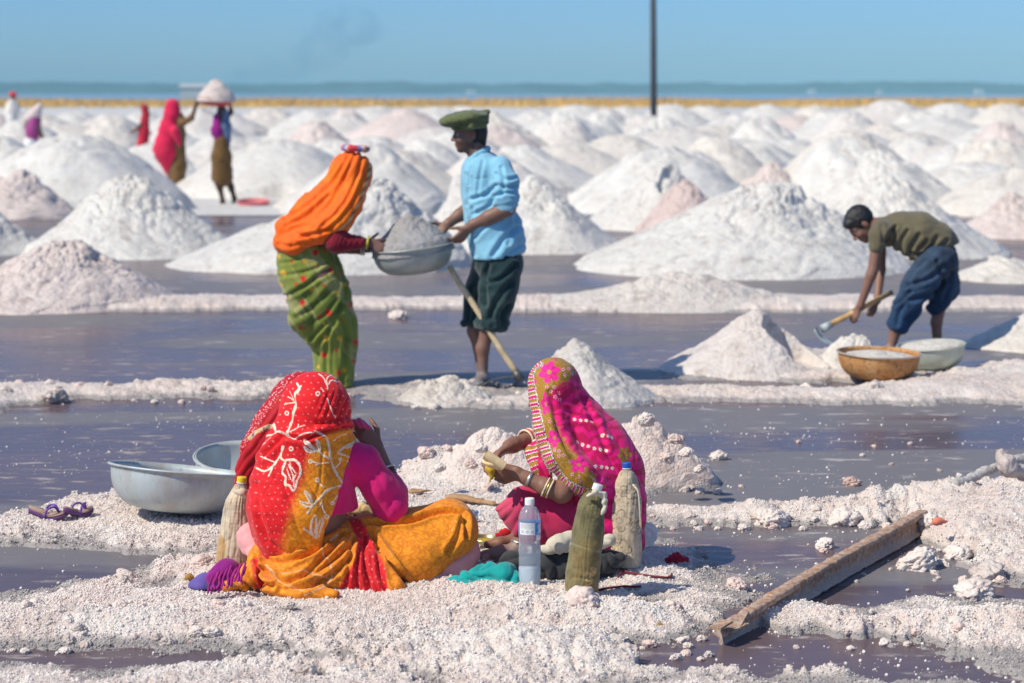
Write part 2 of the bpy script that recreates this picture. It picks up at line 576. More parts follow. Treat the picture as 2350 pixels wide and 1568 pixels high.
def build_crust():
    ys = [6.2]
    while ys[-1] < 15.0: ys.append(ys[-1] * 1.00155)
    while ys[-1] < 21.5: ys.append(ys[-1] * 1.0036)
    ys = np.array(ys)
    s = np.linspace(-1, 1, 760)
    Y, S = np.meshgrid(ys, s, indexing='ij')
    X = S * (0.225 * Y + 1.3)
    Z = ground_h(X, Y)
    V = np.stack([X, Y, Z], -1).reshape(-1, 3)
    F = grid_faces(len(ys), len(s))
    zf = Z.reshape(-1)[F].max(1)
    F = F[zf > -0.030]                      # the bed well under the brine is never seen
    used = np.zeros(len(V), bool); used[F.ravel()] = True
    mp = np.cumsum(used) - 1
    o = mk('salt_crust', V[used], mp[F][:, ::-1], M_SALT)
    return tag(o, kind='structure')
crust = build_crust()

# ------------------------------------------------------------------ loose grains of salt (nobody could count them)
def ico():
    t = (1 + 5 ** 0.5) / 2
    V = np.array([(-1,t,0),(1,t,0),(-1,-t,0),(1,-t,0),(0,-1,t),(0,1,t),(0,-1,-t),(0,1,-t),(t,0,-1),(t,0,1),(-t,0,-1),(-t,0,1)], float)
    V /= np.linalg.norm(V[0])
    F = np.array([(0,11,5),(0,5,1),(0,1,7),(0,7,10),(0,10,11),(1,5,9),(5,11,4),(11,10,2),(10,7,6),(7,1,8),(3,9,4),(3,4,2),(3,2,6),(3,6,8),(3,8,9),(4,9,5),(2,4,11),(6,2,10),(8,6,7),(9,8,1)])
    return V, F

def scatter_grains(n, ymin, ymax, on_salt):
    Y = ymin * (ymax / ymin) ** RNG.random(n)
    X = (RNG.random(n) * 2 - 1) * (0.225 * Y + 0.6)
    h0 = ground_h(X, Y, rough=False)
    if on_salt:
        k = h0 > -0.004
        X, Y = X[k], Y[k]
        Z = ground_h(X, Y)
        k = Z > 0.0
        X, Y, Z = X[k], Y[k], Z[k]
        dens = smooth01(fbm(np.stack([X, Y], -1) * 2.3, 3, 71), -0.5, 0.4)
        k = RNG.random(len(X)) < 0.35 + 0.65 * dens
        X, Y, Z = X[k], Y[k], Z[k]
        r = 0.0013 + 0.0030 * RNG.random(len(X)) ** 3 + 0.003 * (RNG.random(len(X)) < 0.02)
    else:
        near = np.clip((h0 + 0.05) / 0.05, 0, 1)
        far = vnoise(np.stack([X * 1.3, Y * 2.0], -1), 90) * 0.5 + 0.5
        k = (h0 < 0.0) & (RNG.random(n) < np.maximum(near ** 2, 0.55 * far ** 2))
        X, Y = X[k], Y[k]
        Z = np.zeros(len(X))
        r = 0.0016 + 0.0050 * RNG.random(len(X)) ** 4
    return np.stack([X, Y, Z + r * 0.25], -1), r

def grains(name, label, sets, mat):
    """a cloud of points, each carrying one small crystal lump"""
    P = np.concatenate([q[0] for q in sets]); r = np.concatenate([q[1] for q in sets])
    me = bpy.data.meshes.new(name)
    me.vertices.add(len(P)); me.vertices.foreach_set('co', np.ascontiguousarray(P, np.float32).ravel())
    at = me.attributes.new('rad', 'FLOAT', 'POINT'); at.data.foreach_set('value', np.ascontiguousarray(r, np.float32))
    me.materials.append(mat)
    o = link(bpy.data.objects.new(name, me))
    ng = bpy.data.node_groups.new(name, 'GeometryNodeTree')
    ng.interface.new_socket('Geometry', in_out='INPUT', socket_type='NodeSocketGeometry')
    ng.interface.new_socket('Geometry', in_out='OUTPUT', socket_type='NodeSocketGeometry')
    N, L = ng.nodes, ng.links
    gi, go = N.new('NodeGroupInput'), N.new('NodeGroupOutput')
    mp_ = N.new('GeometryNodeMeshToPoints'); ic = N.new('GeometryNodeMeshIcoSphere'); ic.inputs['Radius'].default_value = 1.0; ic.inputs['Subdivisions'].default_value = 2
    sp = N.new('GeometryNodeSetPosition'); nt_ = N.new('ShaderNodeTexNoise'); nt_.inputs['Scale'].default_value = 1.9; nt_.inputs['Detail'].default_value = 1.0
    vm = N.new('ShaderNodeVectorMath'); vm.operation = 'MULTIPLY_ADD'; vm.inputs[1].default_value = (0.9, 0.9, 0.9); vm.inputs[2].default_value = (-0.45, -0.45, -0.45)
    sm = N.new('GeometryNodeSetMaterial'); sm.inputs['Material'].default_value = mat
    ip = N.new('GeometryNodeInstanceOnPoints')
    rv = N.new('FunctionNodeRandomValue'); rv.data_type = 'FLOAT_VECTOR'; rv.inputs[0].default_value = (0, 0, 0); rv.inputs[1].default_value = (6.28, 6.28, 6.28)
    na = N.new('GeometryNodeInputNamedAttribute'); na.data_type = 'FLOAT'; na.inputs['Name'].default_value = 'rad'
    L.new(gi.outputs[0], mp_.inputs['Mesh']); L.new(mp_.outputs[0], ip.inputs['Points'])
    L.new(nt_.outputs['Color'], vm.inputs[0]); L.new(vm.outputs[0], sp.inputs['Offset'])
    L.new(ic.outputs[0], sp.inputs['Geometry']); L.new(sp.outputs[0], sm.inputs['Geometry']); L.new(sm.outputs[0], ip.inputs['Instance'])
    L.new(rv.outputs[0], ip.inputs['Rotation']); L.new(na.outputs[0], ip.inputs['Scale']); L.new(ip.outputs[0], go.inputs[0])
    md = o.modifiers.new('scatter', 'NODES'); md.node_group = ng
    return tag(o, label, 'salt', kind='stuff')

M_GRAIN = mat_salt('salt_crystals', 60.0, 0.25, True, (0.77, 0.68, 0.62), (0.83, 0.775, 0.72), (0.69, 0.55, 0.49), 0.3)
grains('salt_grains', 'loose pink white salt grains strewn over the crust', [scatter_grains(520000, 6.4, 11.5, True), scatter_grains(50000, 11.5, 14.5, True)], M_GRAIN)
M_SPECK = mat_plain('salt_speck', (0.78, 0.73, 0.69), 0.5, var=0.1, bumps=0)
grains('floating_grains', 'white salt specks floating on the purple brine', [scatter_grains(22000, 6.4, 14.5, False)], M_SPECK)

# ------------------------------------------------------------------ mounds
def mound_mesh(R, h, nr, na, seed, rough, scoop=None, ell=1.0, sharp=1.15, res=1.0, wobf=1.0, rnd=0.012, skirt=0.25):
    """a heap of several tipped loads: cones of different peaks melted together"""
    rg = np.random.default_rng(seed * 7 + 1)
    t = np.linspace(0, 1, nr) ** 0.9
    a = np.arange(na) * 2 * math.pi / na
    A, T = np.meshgrid(a, t, indexing='ij')
    ca = np.stack([np.cos(A), np.sin(A)], -1)
    wob = 1 + wobf * 0.13 * vnoise(ca * 1.6 + seed * 3.1, seed) + wobf * 0.06 * vnoise(ca * 5 + seed, seed + 3)
    rr = R * 1.10 * T * wob
    X, Y = rr * np.cos(A), rr * np.sin(A)
    tt = T * 1.10
    def cone(cx, cy, r, hh, p):
        q = np.hypot(X - cx, Y - cy) / r
        q = np.sqrt(q * q + rnd) - math.sqrt(rnd) * 0.75
        return hh * np.where(q < 1, np.clip(1 - q, 0, 1) ** p, -(q - 1) * 0.5) - 0.012 * (q > 1)
    Z = cone(0, 0, R, h, sharp)
    for k in range(rg.integers(3, 6)):
        an, rad = rg.random() * 6.283, R * (0.22 + 0.38 * rg.random())
        hh = h * (1 - rad / R) * (0.92 + 0.22 * rg.random()); 
        Z2 = cone(rad * math.cos(an), rad * math.sin(an), R * (0.62 + 0.25 * rg.random()) * (1 - 0.35 * rad / R), min(hh, h * 0.97), 0.95)
        m = 0.05 * h
        g = np.clip(0.5 + 0.5 * (Z2 - Z) / m, 0, 1)
        Z = Z + (Z2 - Z) * g + m * g * (1 - g)
    Z = np.where(tt > 1, Z - (tt - 1) * 0.6 * h * 0.5 - 0.02, Z)
    Y = Y * ell
    P = np.stack([X, Y, Z], -1)
    q = P / max(R, 0.3)
    bodyw = np.clip(1.12 - tt, 0, 1) * np.clip(tt * 4, 0.25, 1)
    Z = Z + h * 0.10 * fbm(q * 2.3 + seed * 5, 4, seed + 11) * bodyw - h * 0.06 * smooth01(0.12 - np.abs(vnoise(q * 2.0 + 3, seed + 4)), 0, 0.12) * bodyw
    d = rough * (pebble(P * (9.0 / res) + seed, seed + 21) - 0.5) + rough * 0.6 * (pebble(P * (21.0 / res), seed + 22) - 0.5) + rough * 0.3 * (pebble(P * (45.0 / res), seed + 23) - 0.5) + rough * 0.8 * fbm(P * (4.0 / res), 3, seed + 5)
    Z = Z + d * np.clip(1.12 - tt, 0.25, 1)
    if scoop:
        for sx, sy, sr, sd in scoop:
            q = ((X - sx) ** 2 + (Y - sy) ** 2) / sr ** 2 + 0.25 * fbm(P * 5, 2, seed)
            bite = sd * smooth01(1.25 - q, 0, 0.55)
            Z = np.where(Z > 0.03, np.maximum(Z - bite, 0.03 + d * 0.4), Z)
    Z[:, -1] = np.minimum(Z[:, -1], -skirt)          # the foot goes down into the ground
    V = np.stack([X, Y, Z], -1).reshape(-1, 3)
    return V, grid_faces(na, nr, True)

def mound(x, py, xl, xr, by, label, tint=(1, 1, 1), nr=70, na=170, seed=1, rough=0.02, scoop=None, ell=1.0, sharp=1.15, mat=None, name='salt_mound', group=None, z0=0.0, res=1.0, smooth=True):
    D0 = FPX * (CAMZ - z0) / (by - YH)
    w = (xr - xl) / 2
    Dc = D0 / (1 - w * ell / FPX)
    R = w * Dc / FPX
    h = CAMZ - (py - YH) * Dc / FPX - z0
    V, F = mound_mesh(R, h, nr, na, seed, rough, scoop, ell, sharp, res)
    xm = (xl + xr) / 2
    # lean the peak sideways to where the photo shows it
    dx = (x - xm) * Dc / FPX
    V[:, 0] += dx * np.clip(V[:, 2] / h, 0, 1) ** 1.0
    org = np.array(((xm - CX) * Dc / FPX, Dc, z0))
    o = mk(name, V + org, F, mat or M_SALTM, smooth=smooth, loc=org)
    o.color = tuple(tint) + (1,)
    tag(o, label, 'salt mound', group)
    return o

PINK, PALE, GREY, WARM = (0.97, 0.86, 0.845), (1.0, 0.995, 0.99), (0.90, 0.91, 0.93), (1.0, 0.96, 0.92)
mound(150,545,-170,385,722,'pinkish grey salt mound at the left edge beside the purple brine',PINK,110,300,1,0.045)
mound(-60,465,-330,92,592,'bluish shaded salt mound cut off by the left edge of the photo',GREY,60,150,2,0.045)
mound(300,402,66,545,597,'white salt mound hiding the feet of the woman in red',PALE,90,240,3,0.045)
mound(50,392,-140,180,505,'pale pink salt mound behind the mounds at the left edge',PINK,60,150,4,0.045)
mound(868,412,408,1085,632,'broad white salt mound behind the orange veiled woman and the lifted pan',PALE,110,280,5,0.04,sharp=1.05)
mound(1062,405,960,1230,572,'white salt mound half hidden behind the man in the blue shirt',PALE,60,150,6,0.045)
mound(1222,405,1040,1432,585,'white salt mound with a shaded right slope behind the man in blue',PALE,80,220,7,0.045)
mound(1530,372,1350,1660,532,'salt mound with a dug pink hollow near its top',PALE,80,200,8,0.042,scoop=[(0.16,-0.30,0.24,0.16)])
mound(1575,408,1470,1672,540,'reddish pink salt heap set into the hollow of the white mound',(0.93,0.77,0.76),60,150,26,0.045,sharp=0.8)
mound(1765,425,1328,2065,642,'largest white salt mound, behind the bending boy',PALE,120,300,9,0.042,sharp=0.95)
mound(1770,372,1625,1890,478,'pink salt mound between the white mounds behind the big mound',PINK,60,150,10,0.045)
mound(2030,405,1868,2295,597,'white salt mound rising behind the boy in the olive shirt',PALE,80,220,12,0.045)
mound(2010,346,1862,2260,492,'wide white salt mound in the row behind the boy',PALE,60,160,13,0.045)
mound(2320,440,2200,2480,550,'pink salt mound at the right edge above the boy',PINK,60,150,14,0.045)
mound(2290,588,2180,2480,652,'low white salt heap at the right edge behind the boy',WARM,50,150,15,0.022)
mound(2400,700,2215,2590,814,'small pale salt heap at the right edge beside the grey pan',WARM,60,180,16,0.016)
mound(1555,622,1195,1860,718,'long low pinkish salt heap on the far berm',(0.96,0.90,0.87),70,240,17,0.022,ell=0.45,sharp=1.3)
mound(1738,708,1532,1925,874,'cone of salt freshly dug out on its right side by the boy',(0.97,0.90,0.88),110,300,18,0.016,
      scoop=[(0.20,-0.12,0.17,0.22),(0.30,-0.22,0.14,0.14)],sharp=1.2)
mound(1960,752,1860,2045,862,'small loose salt pile in front of the boy under his hoe',WARM,60,150,19,0.02)
mound(1318,776,1190,1512,938,'pointed salt pile tinted greyish for shade, rising behind the pink veiled woman',(0.90,0.87,0.86),100,260,20,0.020,sharp=1.35)  # greyish tint carries the shade on the visible face
mound(1030,868,915,1140,936,'low lumpy salt pile by the hoe blade at the feet of the man',(0.90,0.84,0.79),70,200,22,0.042,sharp=0.8)

mound(1475,948,1360,1655,1128,'lumpy pinkish salt heap behind the back of the pink veiled woman',(1.0,0.95,0.93),150,420,31,0.040,ell=0.6,sharp=0.95,mat=M_SALT,smooth=False)
mound(1135,985,905,1330,1124,'broken white salt ridge behind the bread in the hands of the pink veiled woman',(1.06,1.02,1.0),140,420,37,0.034,ell=0.42,sharp=1.0,mat=M_SALT,smooth=False)
# far rows: shared shapes, one object each
_far = []
for k in range(9):
    V, F = mound_mesh(1.0, 0.66 + 0.05 * (k % 3), 34, 84, 40 + k, 0.030, sharp=(0.95, 1.05, 0.85)[k % 3], res=1.6, rnd=0.05,
                      scoop=[(0.25, -0.5, 0.28, 0.25)] if k == 4 else None)
    me = mesh_data('far_mound', V, F)
    me.materials.append(M_SALTF)
    _far.append(me)
# photo x, photo y of the peak, distance, half width in photo pixels, pink?
FARM = [(40,300,62,110,0),(160,290,70,100,0),(235,330,46,130,0),(480,300,60,120,0),(560,330,47,150,0),(90,345,44,140,0),(610,245,100,75,0),(720,252,95,70,0),
        (640,330,40,150,0),(790,262,85,80,0),(860,243,110,80,0),(930,258,80,90,1),(760,320,44,110,0),(850,310,50,120,0),(940,345,38,110,0),(1000,250,95,70,0),
        (1120,262,80,90,0),(1190,330,42,130,0),(1230,262,85,90,0),(1130,350,36,120,0),(1330,240,110,95,0),(1300,330,44,150,0),(1290,275,60,120,0),(1430,245,105,60,0),
        (1480,262,85,75,0),(1540,246,100,70,0),(1420,310,50,120,0),(1470,345,36,110,0),(1620,242,105,75,0),(1560,300,55,130,0),(1690,262,80,80,0),(1640,285,62,110,0),
        (1760,246,100,75,0),(1700,320,44,150,0),(1820,262,85,80,1),(1800,318,46,150,0),(1870,247,100,55,0),(1930,262,80,100,0),(1960,300,55,130,0),(2040,238,95,100,0),
        (2110,255,85,70,0),(2080,300,58,130,0),(2180,236,95,90,0),(2150,275,70,120,0),(2190,330,44,150,0),(2260,248,95,70,0),(2310,246,90,80,0),(2280,290,60,120,0),
        (2330,330,46,130,0),(2370,300,60,120,0),(2240,380,36,140,0),(2340,385,34,140,0),(330,255,90,70,0),(420,262,85,80,0),(250,262,80,80,0),(170,255,95,80,0),(90,262,85,80,0),
        (10,258,90,70,0),(1060,244,110,60,0),(520,256,95,70,0),(1380,262,85,60,0),(-40,330,50,120,0),(1890,330,46,120,0),(1580,345,40,100,0),(1000,300,56,110,0),(700,290,60,110,0)]
_r = random.Random(21)
for k in range(46):
    D = 34 * (100 / 34) ** _r.random()
    FARM.append((_r.uniform(-60, 2400), 212 + 5220 * (1.8 - _r.uniform(0.80, 1.18)) / D, D, _r.uniform(1.5, 2.1) / D * 5220 / 1.55 * 0.8, int(_r.random() < 0.14)))
for k, (x, y, D, w, pk) in enumerate(FARM):
    R = w * D / FPX * 1.55
    h = CAMZ - (y - YH) * D / FPX
    o = bpy.data.objects.new('salt_mound', _far[(k * 5 + k // 7) % 9])
    o.location = ((x - CX) * D / FPX, D, 0.0)
    o.scale = (R, R, h / 0.66)
    o.rotation_euler = (0, 0, (k * 2.399) % 6.28 if (k * 5 + k // 7) % 9 != 4 else 0.2)
    o.color = (PINK if pk else [PALE, WARM, (1, 1, 1), PALE, (0.98, 0.95, 0.94)][k % 5]) + (1,)
    link(o)
    row = 'far row by the grass' if D >= 75 else ('middle rows' if D >= 50 else 'nearer rows')
    mark = [m_ for lim, m_ in ((150, 'at the left edge'), (450, 'round the woman in crimson'), (700, 'right of the porter'), (950, 'behind the orange veiled woman'), (1250, 'behind the man in the cap'),
                               (1480, 'left of the tall pole'), (1750, 'right of the tall pole'), (2000, 'left of the boy'), (2200, 'above the boy'), (9999, 'at the right edge')) if x < lim][0]
    tint_ = 'pink' if pk else 'white'
    tag(o, '%s salt mound in the %s %s' % (tint_, row, mark), 'salt mound', 'salt mounds in the %s %s' % (row, mark))
sheet('salt_flat', -120, 120, 33, 300, 0.012, M_SALTF)

# ------------------------------------------------------------------ far: dry grass, lake, shore
M_GRASS = mat_plain('dry_grass', (0.60, 0.38, 0.11), 0.9, var=0.5, vscale=0.06, bumps=0)
sheet('grass_ground', -400, 400, 300, 470, -0.02, mat_plain('grass_earth', (0.52, 0.35, 0.14), 0.9, var=0.3, vscale=0.1, bumps=0))
n = 42000
gx = (RNG.random(n) * 2 - 1) * 150; gy = 255 + 190 * RNG.random(n) ** 1.2
gh = (0.55 + 0.55 * smooth01(fbm(np.stack([gx * 0.045, gy * 0.03], -1), 3, 5), -0.5, 0.6)) * (0.6 + 0.6 * RNG.random(n)) * np.clip((gy - 235) / 70, 0.3, 1)
a = RNG.random(n) * math.pi
w = 0.05 + 0.06 * RNG.random(n)
lean = (RNG.random((n, 2)) - 0.5) * 0.5
B = np.stack([gx, gy, np.full(n, -0.02)], -1)
off = np.stack([np.cos(a) * w, np.sin(a) * w, np.zeros(n)], -1)
V = np.stack([B - off, B + off, B + np.concatenate([lean, gh[:, None]], 1)], 1).reshape(-1, 3)
F = np.arange(3 * n).reshape(-1, 3)
tag(mk('dry_grass', V, F, M_GRASS, smooth=False), 'band of dry yellow grass along the edge of the salt field', 'grass', kind='stuff')

m, nt, b = new_mat('lake')
b.inputs['Base Color'].default_value = (0.22, 0.32, 0.36, 1)
b.inputs['Roughness'].default_value = 0.25
bump(nt, noise(nt, position(nt), 0.6, 3, 0.5), 0.3, 0.3, b)
sheet('lake_water', -3900, 3900, 470, 2650, -0.10, m)

def ridge(name, D, x0, x1, hbase, amp, freq, seed, mat, depth):
    n = 700
    xs = np.linspace(x0, x1, n)
    hh = hbase + amp * fbm(np.stack([xs * freq, np.zeros(n)], -1), 6, seed, 0.6)
    hh = np.maximum(hh, 1.5)
    rows = []
    for k, (f, dy) in enumerate(((0, -depth * .5), (0.55, -depth * .3), (1.0, 0), (0.5, depth * .4), (0, depth))):
        rows.append(np.stack([xs, np.full(n, D + dy) + 20 * vnoise(np.stack([xs * freq * 2, np.full(n, k * 3.0)], -1), seed + k), hh * f - 0.1], -1))
    V = np.stack(rows, 1).reshape(-1, 3)
    return tag(mk(name, V, grid_faces(n, 5), mat), kind='structure')
M_SHORE = mat_plain('far_shore', (0.045, 0.110, 0.115), 0.95, var=0.4, vscale=0.01, bumps=0)
ridge('far_shore_hills', 2750, -1100, 1100, 13.0, 2.6, 0.012, 3, M_SHORE, 200)
# white buildings on the far shore
M_FARW = mat_plain('far_whitewash', (0.58, 0.57, 0.54), 0.8, var=0.05, bumps=0)
M_FARR = mat_plain('far_roof', (0.5, 0.45, 0.4), 0.8, var=0.05, bumps=0)
M_FARD = mat_plain('far_dark_opening', (0.05, 0.05, 0.06), 0.8, var=0.05, bumps=0)
for x, y, wd, ht, lab in ((1862, 199, 8, 5, 'small white house on the far shore right of the pole'), (2018, 200, 6, 4, 'smallest white house on the far shore below the hill line'),
                          (2245, 201, 9, 5, 'white house on the far shore near the right edge'), (1080, 203, 10, 4, 'white house on the far shore above the man in the cap')):
    D = 2560.0
    p = Q(x, y, D)
    r = thing('far_house', lab, 'house', (p[0], D, -0.1), 'houses on the far shore')
    wl_ = mk('wall', *box((p[0], D, ht / 2), (wd, 7, ht)), M_FARW, r, False)
    mk('door', *box((p[0], D - 3.55, 1.1), (1.2, 0.2, 2.1)), M_FARD, wl_, False)
    mk('window', *box((p[0] + wd * 0.3, D - 3.55, 2.2), (1.0, 0.2, 1.1)), M_FARD, wl_, False)
    mk('roof', *box((p[0], D, ht + 0.25), (wd + 0.8, 7.8, 0.5)), M_FARR, r, False)
    
# long white shed behind the porter
D = 640.0
p = Q(462, 218, D)
r = thing('white_shed', 'long pale shed on the shore behind the porter with the head load', 'shed', (p[0], D, -0.1))
M_SHED = mat_plain('weathered_shed', (0.40, 0.43, 0.44), 0.8, var=0.1, bumps=0)
mk('wall', *box((p[0], D, 1.5), (11.0, 6, 3.2)), M_SHED, r, False)
V = np.array([(-5.9, -3.4, 0), (5.9, -3.4, 0), (5.9, 3.4, 0), (-5.9, 3.4, 0), (-5.9, 0, 1.1), (5.9, 0, 1.1)]) + np.array((p[0], D, 3.1))
mk('roof', V, [(0, 1, 5, 4), (2, 3, 4, 5), (0, 4, 3), (1, 2, 5), (0, 3, 2, 1)], M_SHED, r, False)
mk('door', *box((p[0] + 1.5, D - 3.03, 1.0), (1.6, 0.1, 2.0)), M_FARD, r, False)

# tall pole
D = 88.0
p = Q(1500, 243, D)
r = thing('utility_pole', 'tall dark pole standing among the far salt mounds', 'pole', (p[0], D, 0))
M_POLE = mat_plain('weathered_pole', (0.055, 0.06, 0.075), 0.7, var=0.3, vscale=2.0)
mk('shaft', *tube([(p[0], D, -0.2), (p[0] - 0.02, D, 4), (p[0] - 0.05, D, 8.6)], (0.135, 0.125, 0.10), 14), M_POLE, r)
mk('crossarm', *box((p[0] - 0.05, D, 8.2), (1.5, 0.1, 0.12)), M_POLE, r, False)
for s in (-0.6, 0.0, 0.6):
    mk('insulator', *lathe([(0, 0.0), (0.04, 0.0), (0.05, 0.05), (0.03, 0.09), (0.045, 0.13), (0, 0.16)], 12, Matrix.Translation((p[0] - 0.05 + s, D, 8.26 + (0.34 if s == 0 else 0)))), M_FARW, r)

# ------------------------------------------------------------------ the air over the lake
m = bpy.data.materials.new('haze_air')
m.use_nodes = True
m.node_tree.nodes.clear()
pv = m.node_tree.nodes.new('ShaderNodeVolumePrincipled')
pv.inputs['Color'].default_value = (0.48, 0.87, 1.0, 1)
pv.inputs['Density'].default_value = 0.00026
pv.inputs['Anisotropy'].default_value = -0.35
mo = m.node_tree.nodes.new('ShaderNodeOutputMaterial')
m.node_tree.links.new(pv.outputs[0], mo.inputs['Volume'])
o = mk('haze', *box((0, 1770, 11.5), (9000, 3800, 27)), m, smooth=False)
tag(o, 'thin blue haze over the salt lake', 'haze', kind='stuff')

# faint smoke drifting up far behind the shore
m = bpy.data.materials.new('smoke')
m.use_nodes = True
nt = m.node_tree; nt.nodes.clear()
pv = nt.nodes.new('ShaderNodeVolumePrincipled')
pv.inputs['Color'].default_value = (0.16, 0.42, 0.66, 1)
mo = nt.nodes.new('ShaderNodeOutputMaterial')
nt.links.new(pv.outputs[0], mo.inputs['Volume'])
nz = noise(nt, coords(nt), 0.016, 3, 0.6)
mm_ = nnode(nt, 'ShaderNodeMath', operation='MULTIPLY'); mm_.inputs[1].default_value = 0.0055
nt.links.new(ramp(nt, nz, [(0.42, 0.0), (0.72, 1.0)]), mm_.inputs[0]); nt.links.new(mm_.outputs[0], pv.inputs['Density'])
def smoke_blob():
    D = 4300.0
    parts = []
    for x, y, rx, ry in ((590, 180, 70, 36), (650, 150, 75, 40), (715, 115, 90, 56), (800, 60, 100, 50)):
        c = Q(x, y, D); a = np.linspace(0, math.pi, 14)
        V, F = lathe([(math.sin(t), -math.cos(t)) for t in a], 24)
        parts.append((V * np.array((rx, (rx + ry) / 2, ry)) * D / FPX + c, F))
    return join(parts)
V, F = smoke_blob()
tag(mk('smoke', V, F, m), 'faint bluish smoke drifting above the far shore', 'smoke', kind='stuff')
# ------------------------------------------------------------------ smooth bodies and cloth from blended shapes
def _unit(v):
    v = np.asarray(v, float)
    return v / (np.linalg.norm(v) + 1e-12)

class Blend:
    """a volume of smoothly joined tapered limbs and ellipsoids, meshed as one continuous surface"""
    def __init__(s):
        s.ops, s.cuts = [], []
    def cap(s, a, b, ra, rb=None, k=0.02, sub=False):
        s.ops.append(('c', np.asarray(a, float), np.asarray(b, float), float(ra), float(ra if rb is None else rb), k, sub)); return s
    def chain(s, pts, rad, k=0.02):
        for i in range(len(pts) - 1):
            s.cap(pts[i], pts[i + 1], rad[i], rad[i + 1], k)
        return s
    def ell(s, c, r, A=None, k=0.02, sub=False):
        s.ops.append(('e', np.asarray(c, float), np.asarray(r, float), np.eye(3) if A is None else np.asarray(A, float), 0, k, sub)); return s
    def loft(s, st, k=0.02):
        """stations (z, xc, yc, rx, ry) from top to bottom or back, elliptic sections"""
        s.ops.append(('l', np.asarray(sorted(st, key=lambda q: q[0]), float), 0, 0, 0, k, False)); return s
    def cut(s, fn):
        s.cuts.append(fn); return s
    def box(s, op):
        t = op[0]
        if t == 'c':
            r = max(op[3], op[4]); return np.minimum(op[1], op[2]) - r, np.maximum(op[1], op[2]) + r
        if t == 'e':
            r = np.max(op[2]) if not np.allclose(op[3], np.eye(3)) else op[2]
            return op[1] - r, op[1] + r
        st = op[1]
        return (np.array((np.min(st[:, 1] - st[:, 3]), np.min(st[:, 2] - st[:, 4]), st[0, 0])),
                np.array((np.max(st[:, 1] + st[:, 3]), np.max(st[:, 2] + st[:, 4]), st[-1, 0])))
    def mesh(s, h, smooth=2):
        bs = [s.box(o) for o in s.ops if not o[6]]
        lo = np.min([b[0] for b in bs], 0) - 3 * h - 0.01
        hi = np.max([b[1] for b in bs], 0) + 3 * h + 0.01
        n = np.ceil((hi - lo) / h).astype(int) + 1
        ax = [lo[i] + h * np.arange(n[i]) for i in range(3)]
        F = np.full(n, 0.2, np.float32)
        for o in s.ops:
            b0, b1 = s.box(o)
            pad = o[5] + 4 * h
            sl, loc = [], []
            for i in range(3):
                a = max(0, int((b0[i] - pad - lo[i]) / h)); b = min(n[i], int((b1[i] + pad - lo[i]) / h) + 2)
                sl.append(slice(a, b)); loc.append(ax[i][a:b])
            X = loc[0][:, None, None]; Y = loc[1][None, :, None]; Z = loc[2][None, None, :]
            if o[0] == 'c':
                a, b = o[1], o[2]
                ab = b - a; L = ab.dot(ab) + 1e-12
                t = np.clip(((X - a[0]) * ab[0] + (Y - a[1]) * ab[1] + (Z - a[2]) * ab[2]) / L, 0, 1)
                d = np.sqrt((X - a[0] - t * ab[0]) ** 2 + (Y - a[1] - t * ab[1]) ** 2 + (Z - a[2] - t * ab[2]) ** 2) - (o[3] + (o[4] - o[3]) * t)
            elif o[0] == 'e':
                c, r, A = o[1], o[2], o[3]
                dx, dy, dz = X - c[0], Y - c[1], Z - c[2]
                q = [A[i, 0] * dx + A[i, 1] * dy + A[i, 2] * dz for i in range(3)]
                k0 = np.sqrt(sum((q[i] / r[i]) ** 2 for i in range(3)))
                k1 = np.sqrt(sum((q[i] / r[i] ** 2) ** 2 for i in range(3)))
                d = k0 * (k0 - 1) / (k1 + 1e-9)
            else:
                st = o[1]
                zz = np.clip(loc[2], st[0, 0], st[-1, 0])
                it = [np.interp(zz, st[:, 0], st[:, j]) for j in range(1, 5)]
                for _ in range(2):
                    it = [np.convolve(np.pad(v, 3, mode='edge'), np.ones(7) / 7, 'valid') for v in it]
                xc, yc, rx, ry = [v[None, None, :] for v in it]
                k0 = np.sqrt(((X - xc) / rx) ** 2 + ((Y - yc) / ry) ** 2)
                d = (k0 - 1) * np.minimum(rx, ry)
                dz = np.maximum(st[0, 0] - loc[2], loc[2] - st[-1, 0])[None, None, :]
                d = np.maximum(d, dz)
            g = F[tuple(sl)]
            k = o[5]
            if o[6]:
                d = -d
                hh = np.clip(0.5 - 0.5 * (g - d) / k, 0, 1)
                F[tuple(sl)] = g + (d - g) * hh + k * hh * (1 - hh)
            else:
                hh = np.clip(0.5 + 0.5 * (g - d) / k, 0, 1)
                F[tuple(sl)] = g + (d - g) * hh - k * hh * (1 - hh)
        if s.cuts:
            P = np.stack(np.meshgrid(*ax, indexing='ij'), -1)
            for fn in s.cuts:
                F = np.maximum(F, fn(P))
        V, Q4 = surface_nets(F, lo, h)
        if smooth:
            V = lap(V, Q4, smooth, 0.5)
        return V, Q4

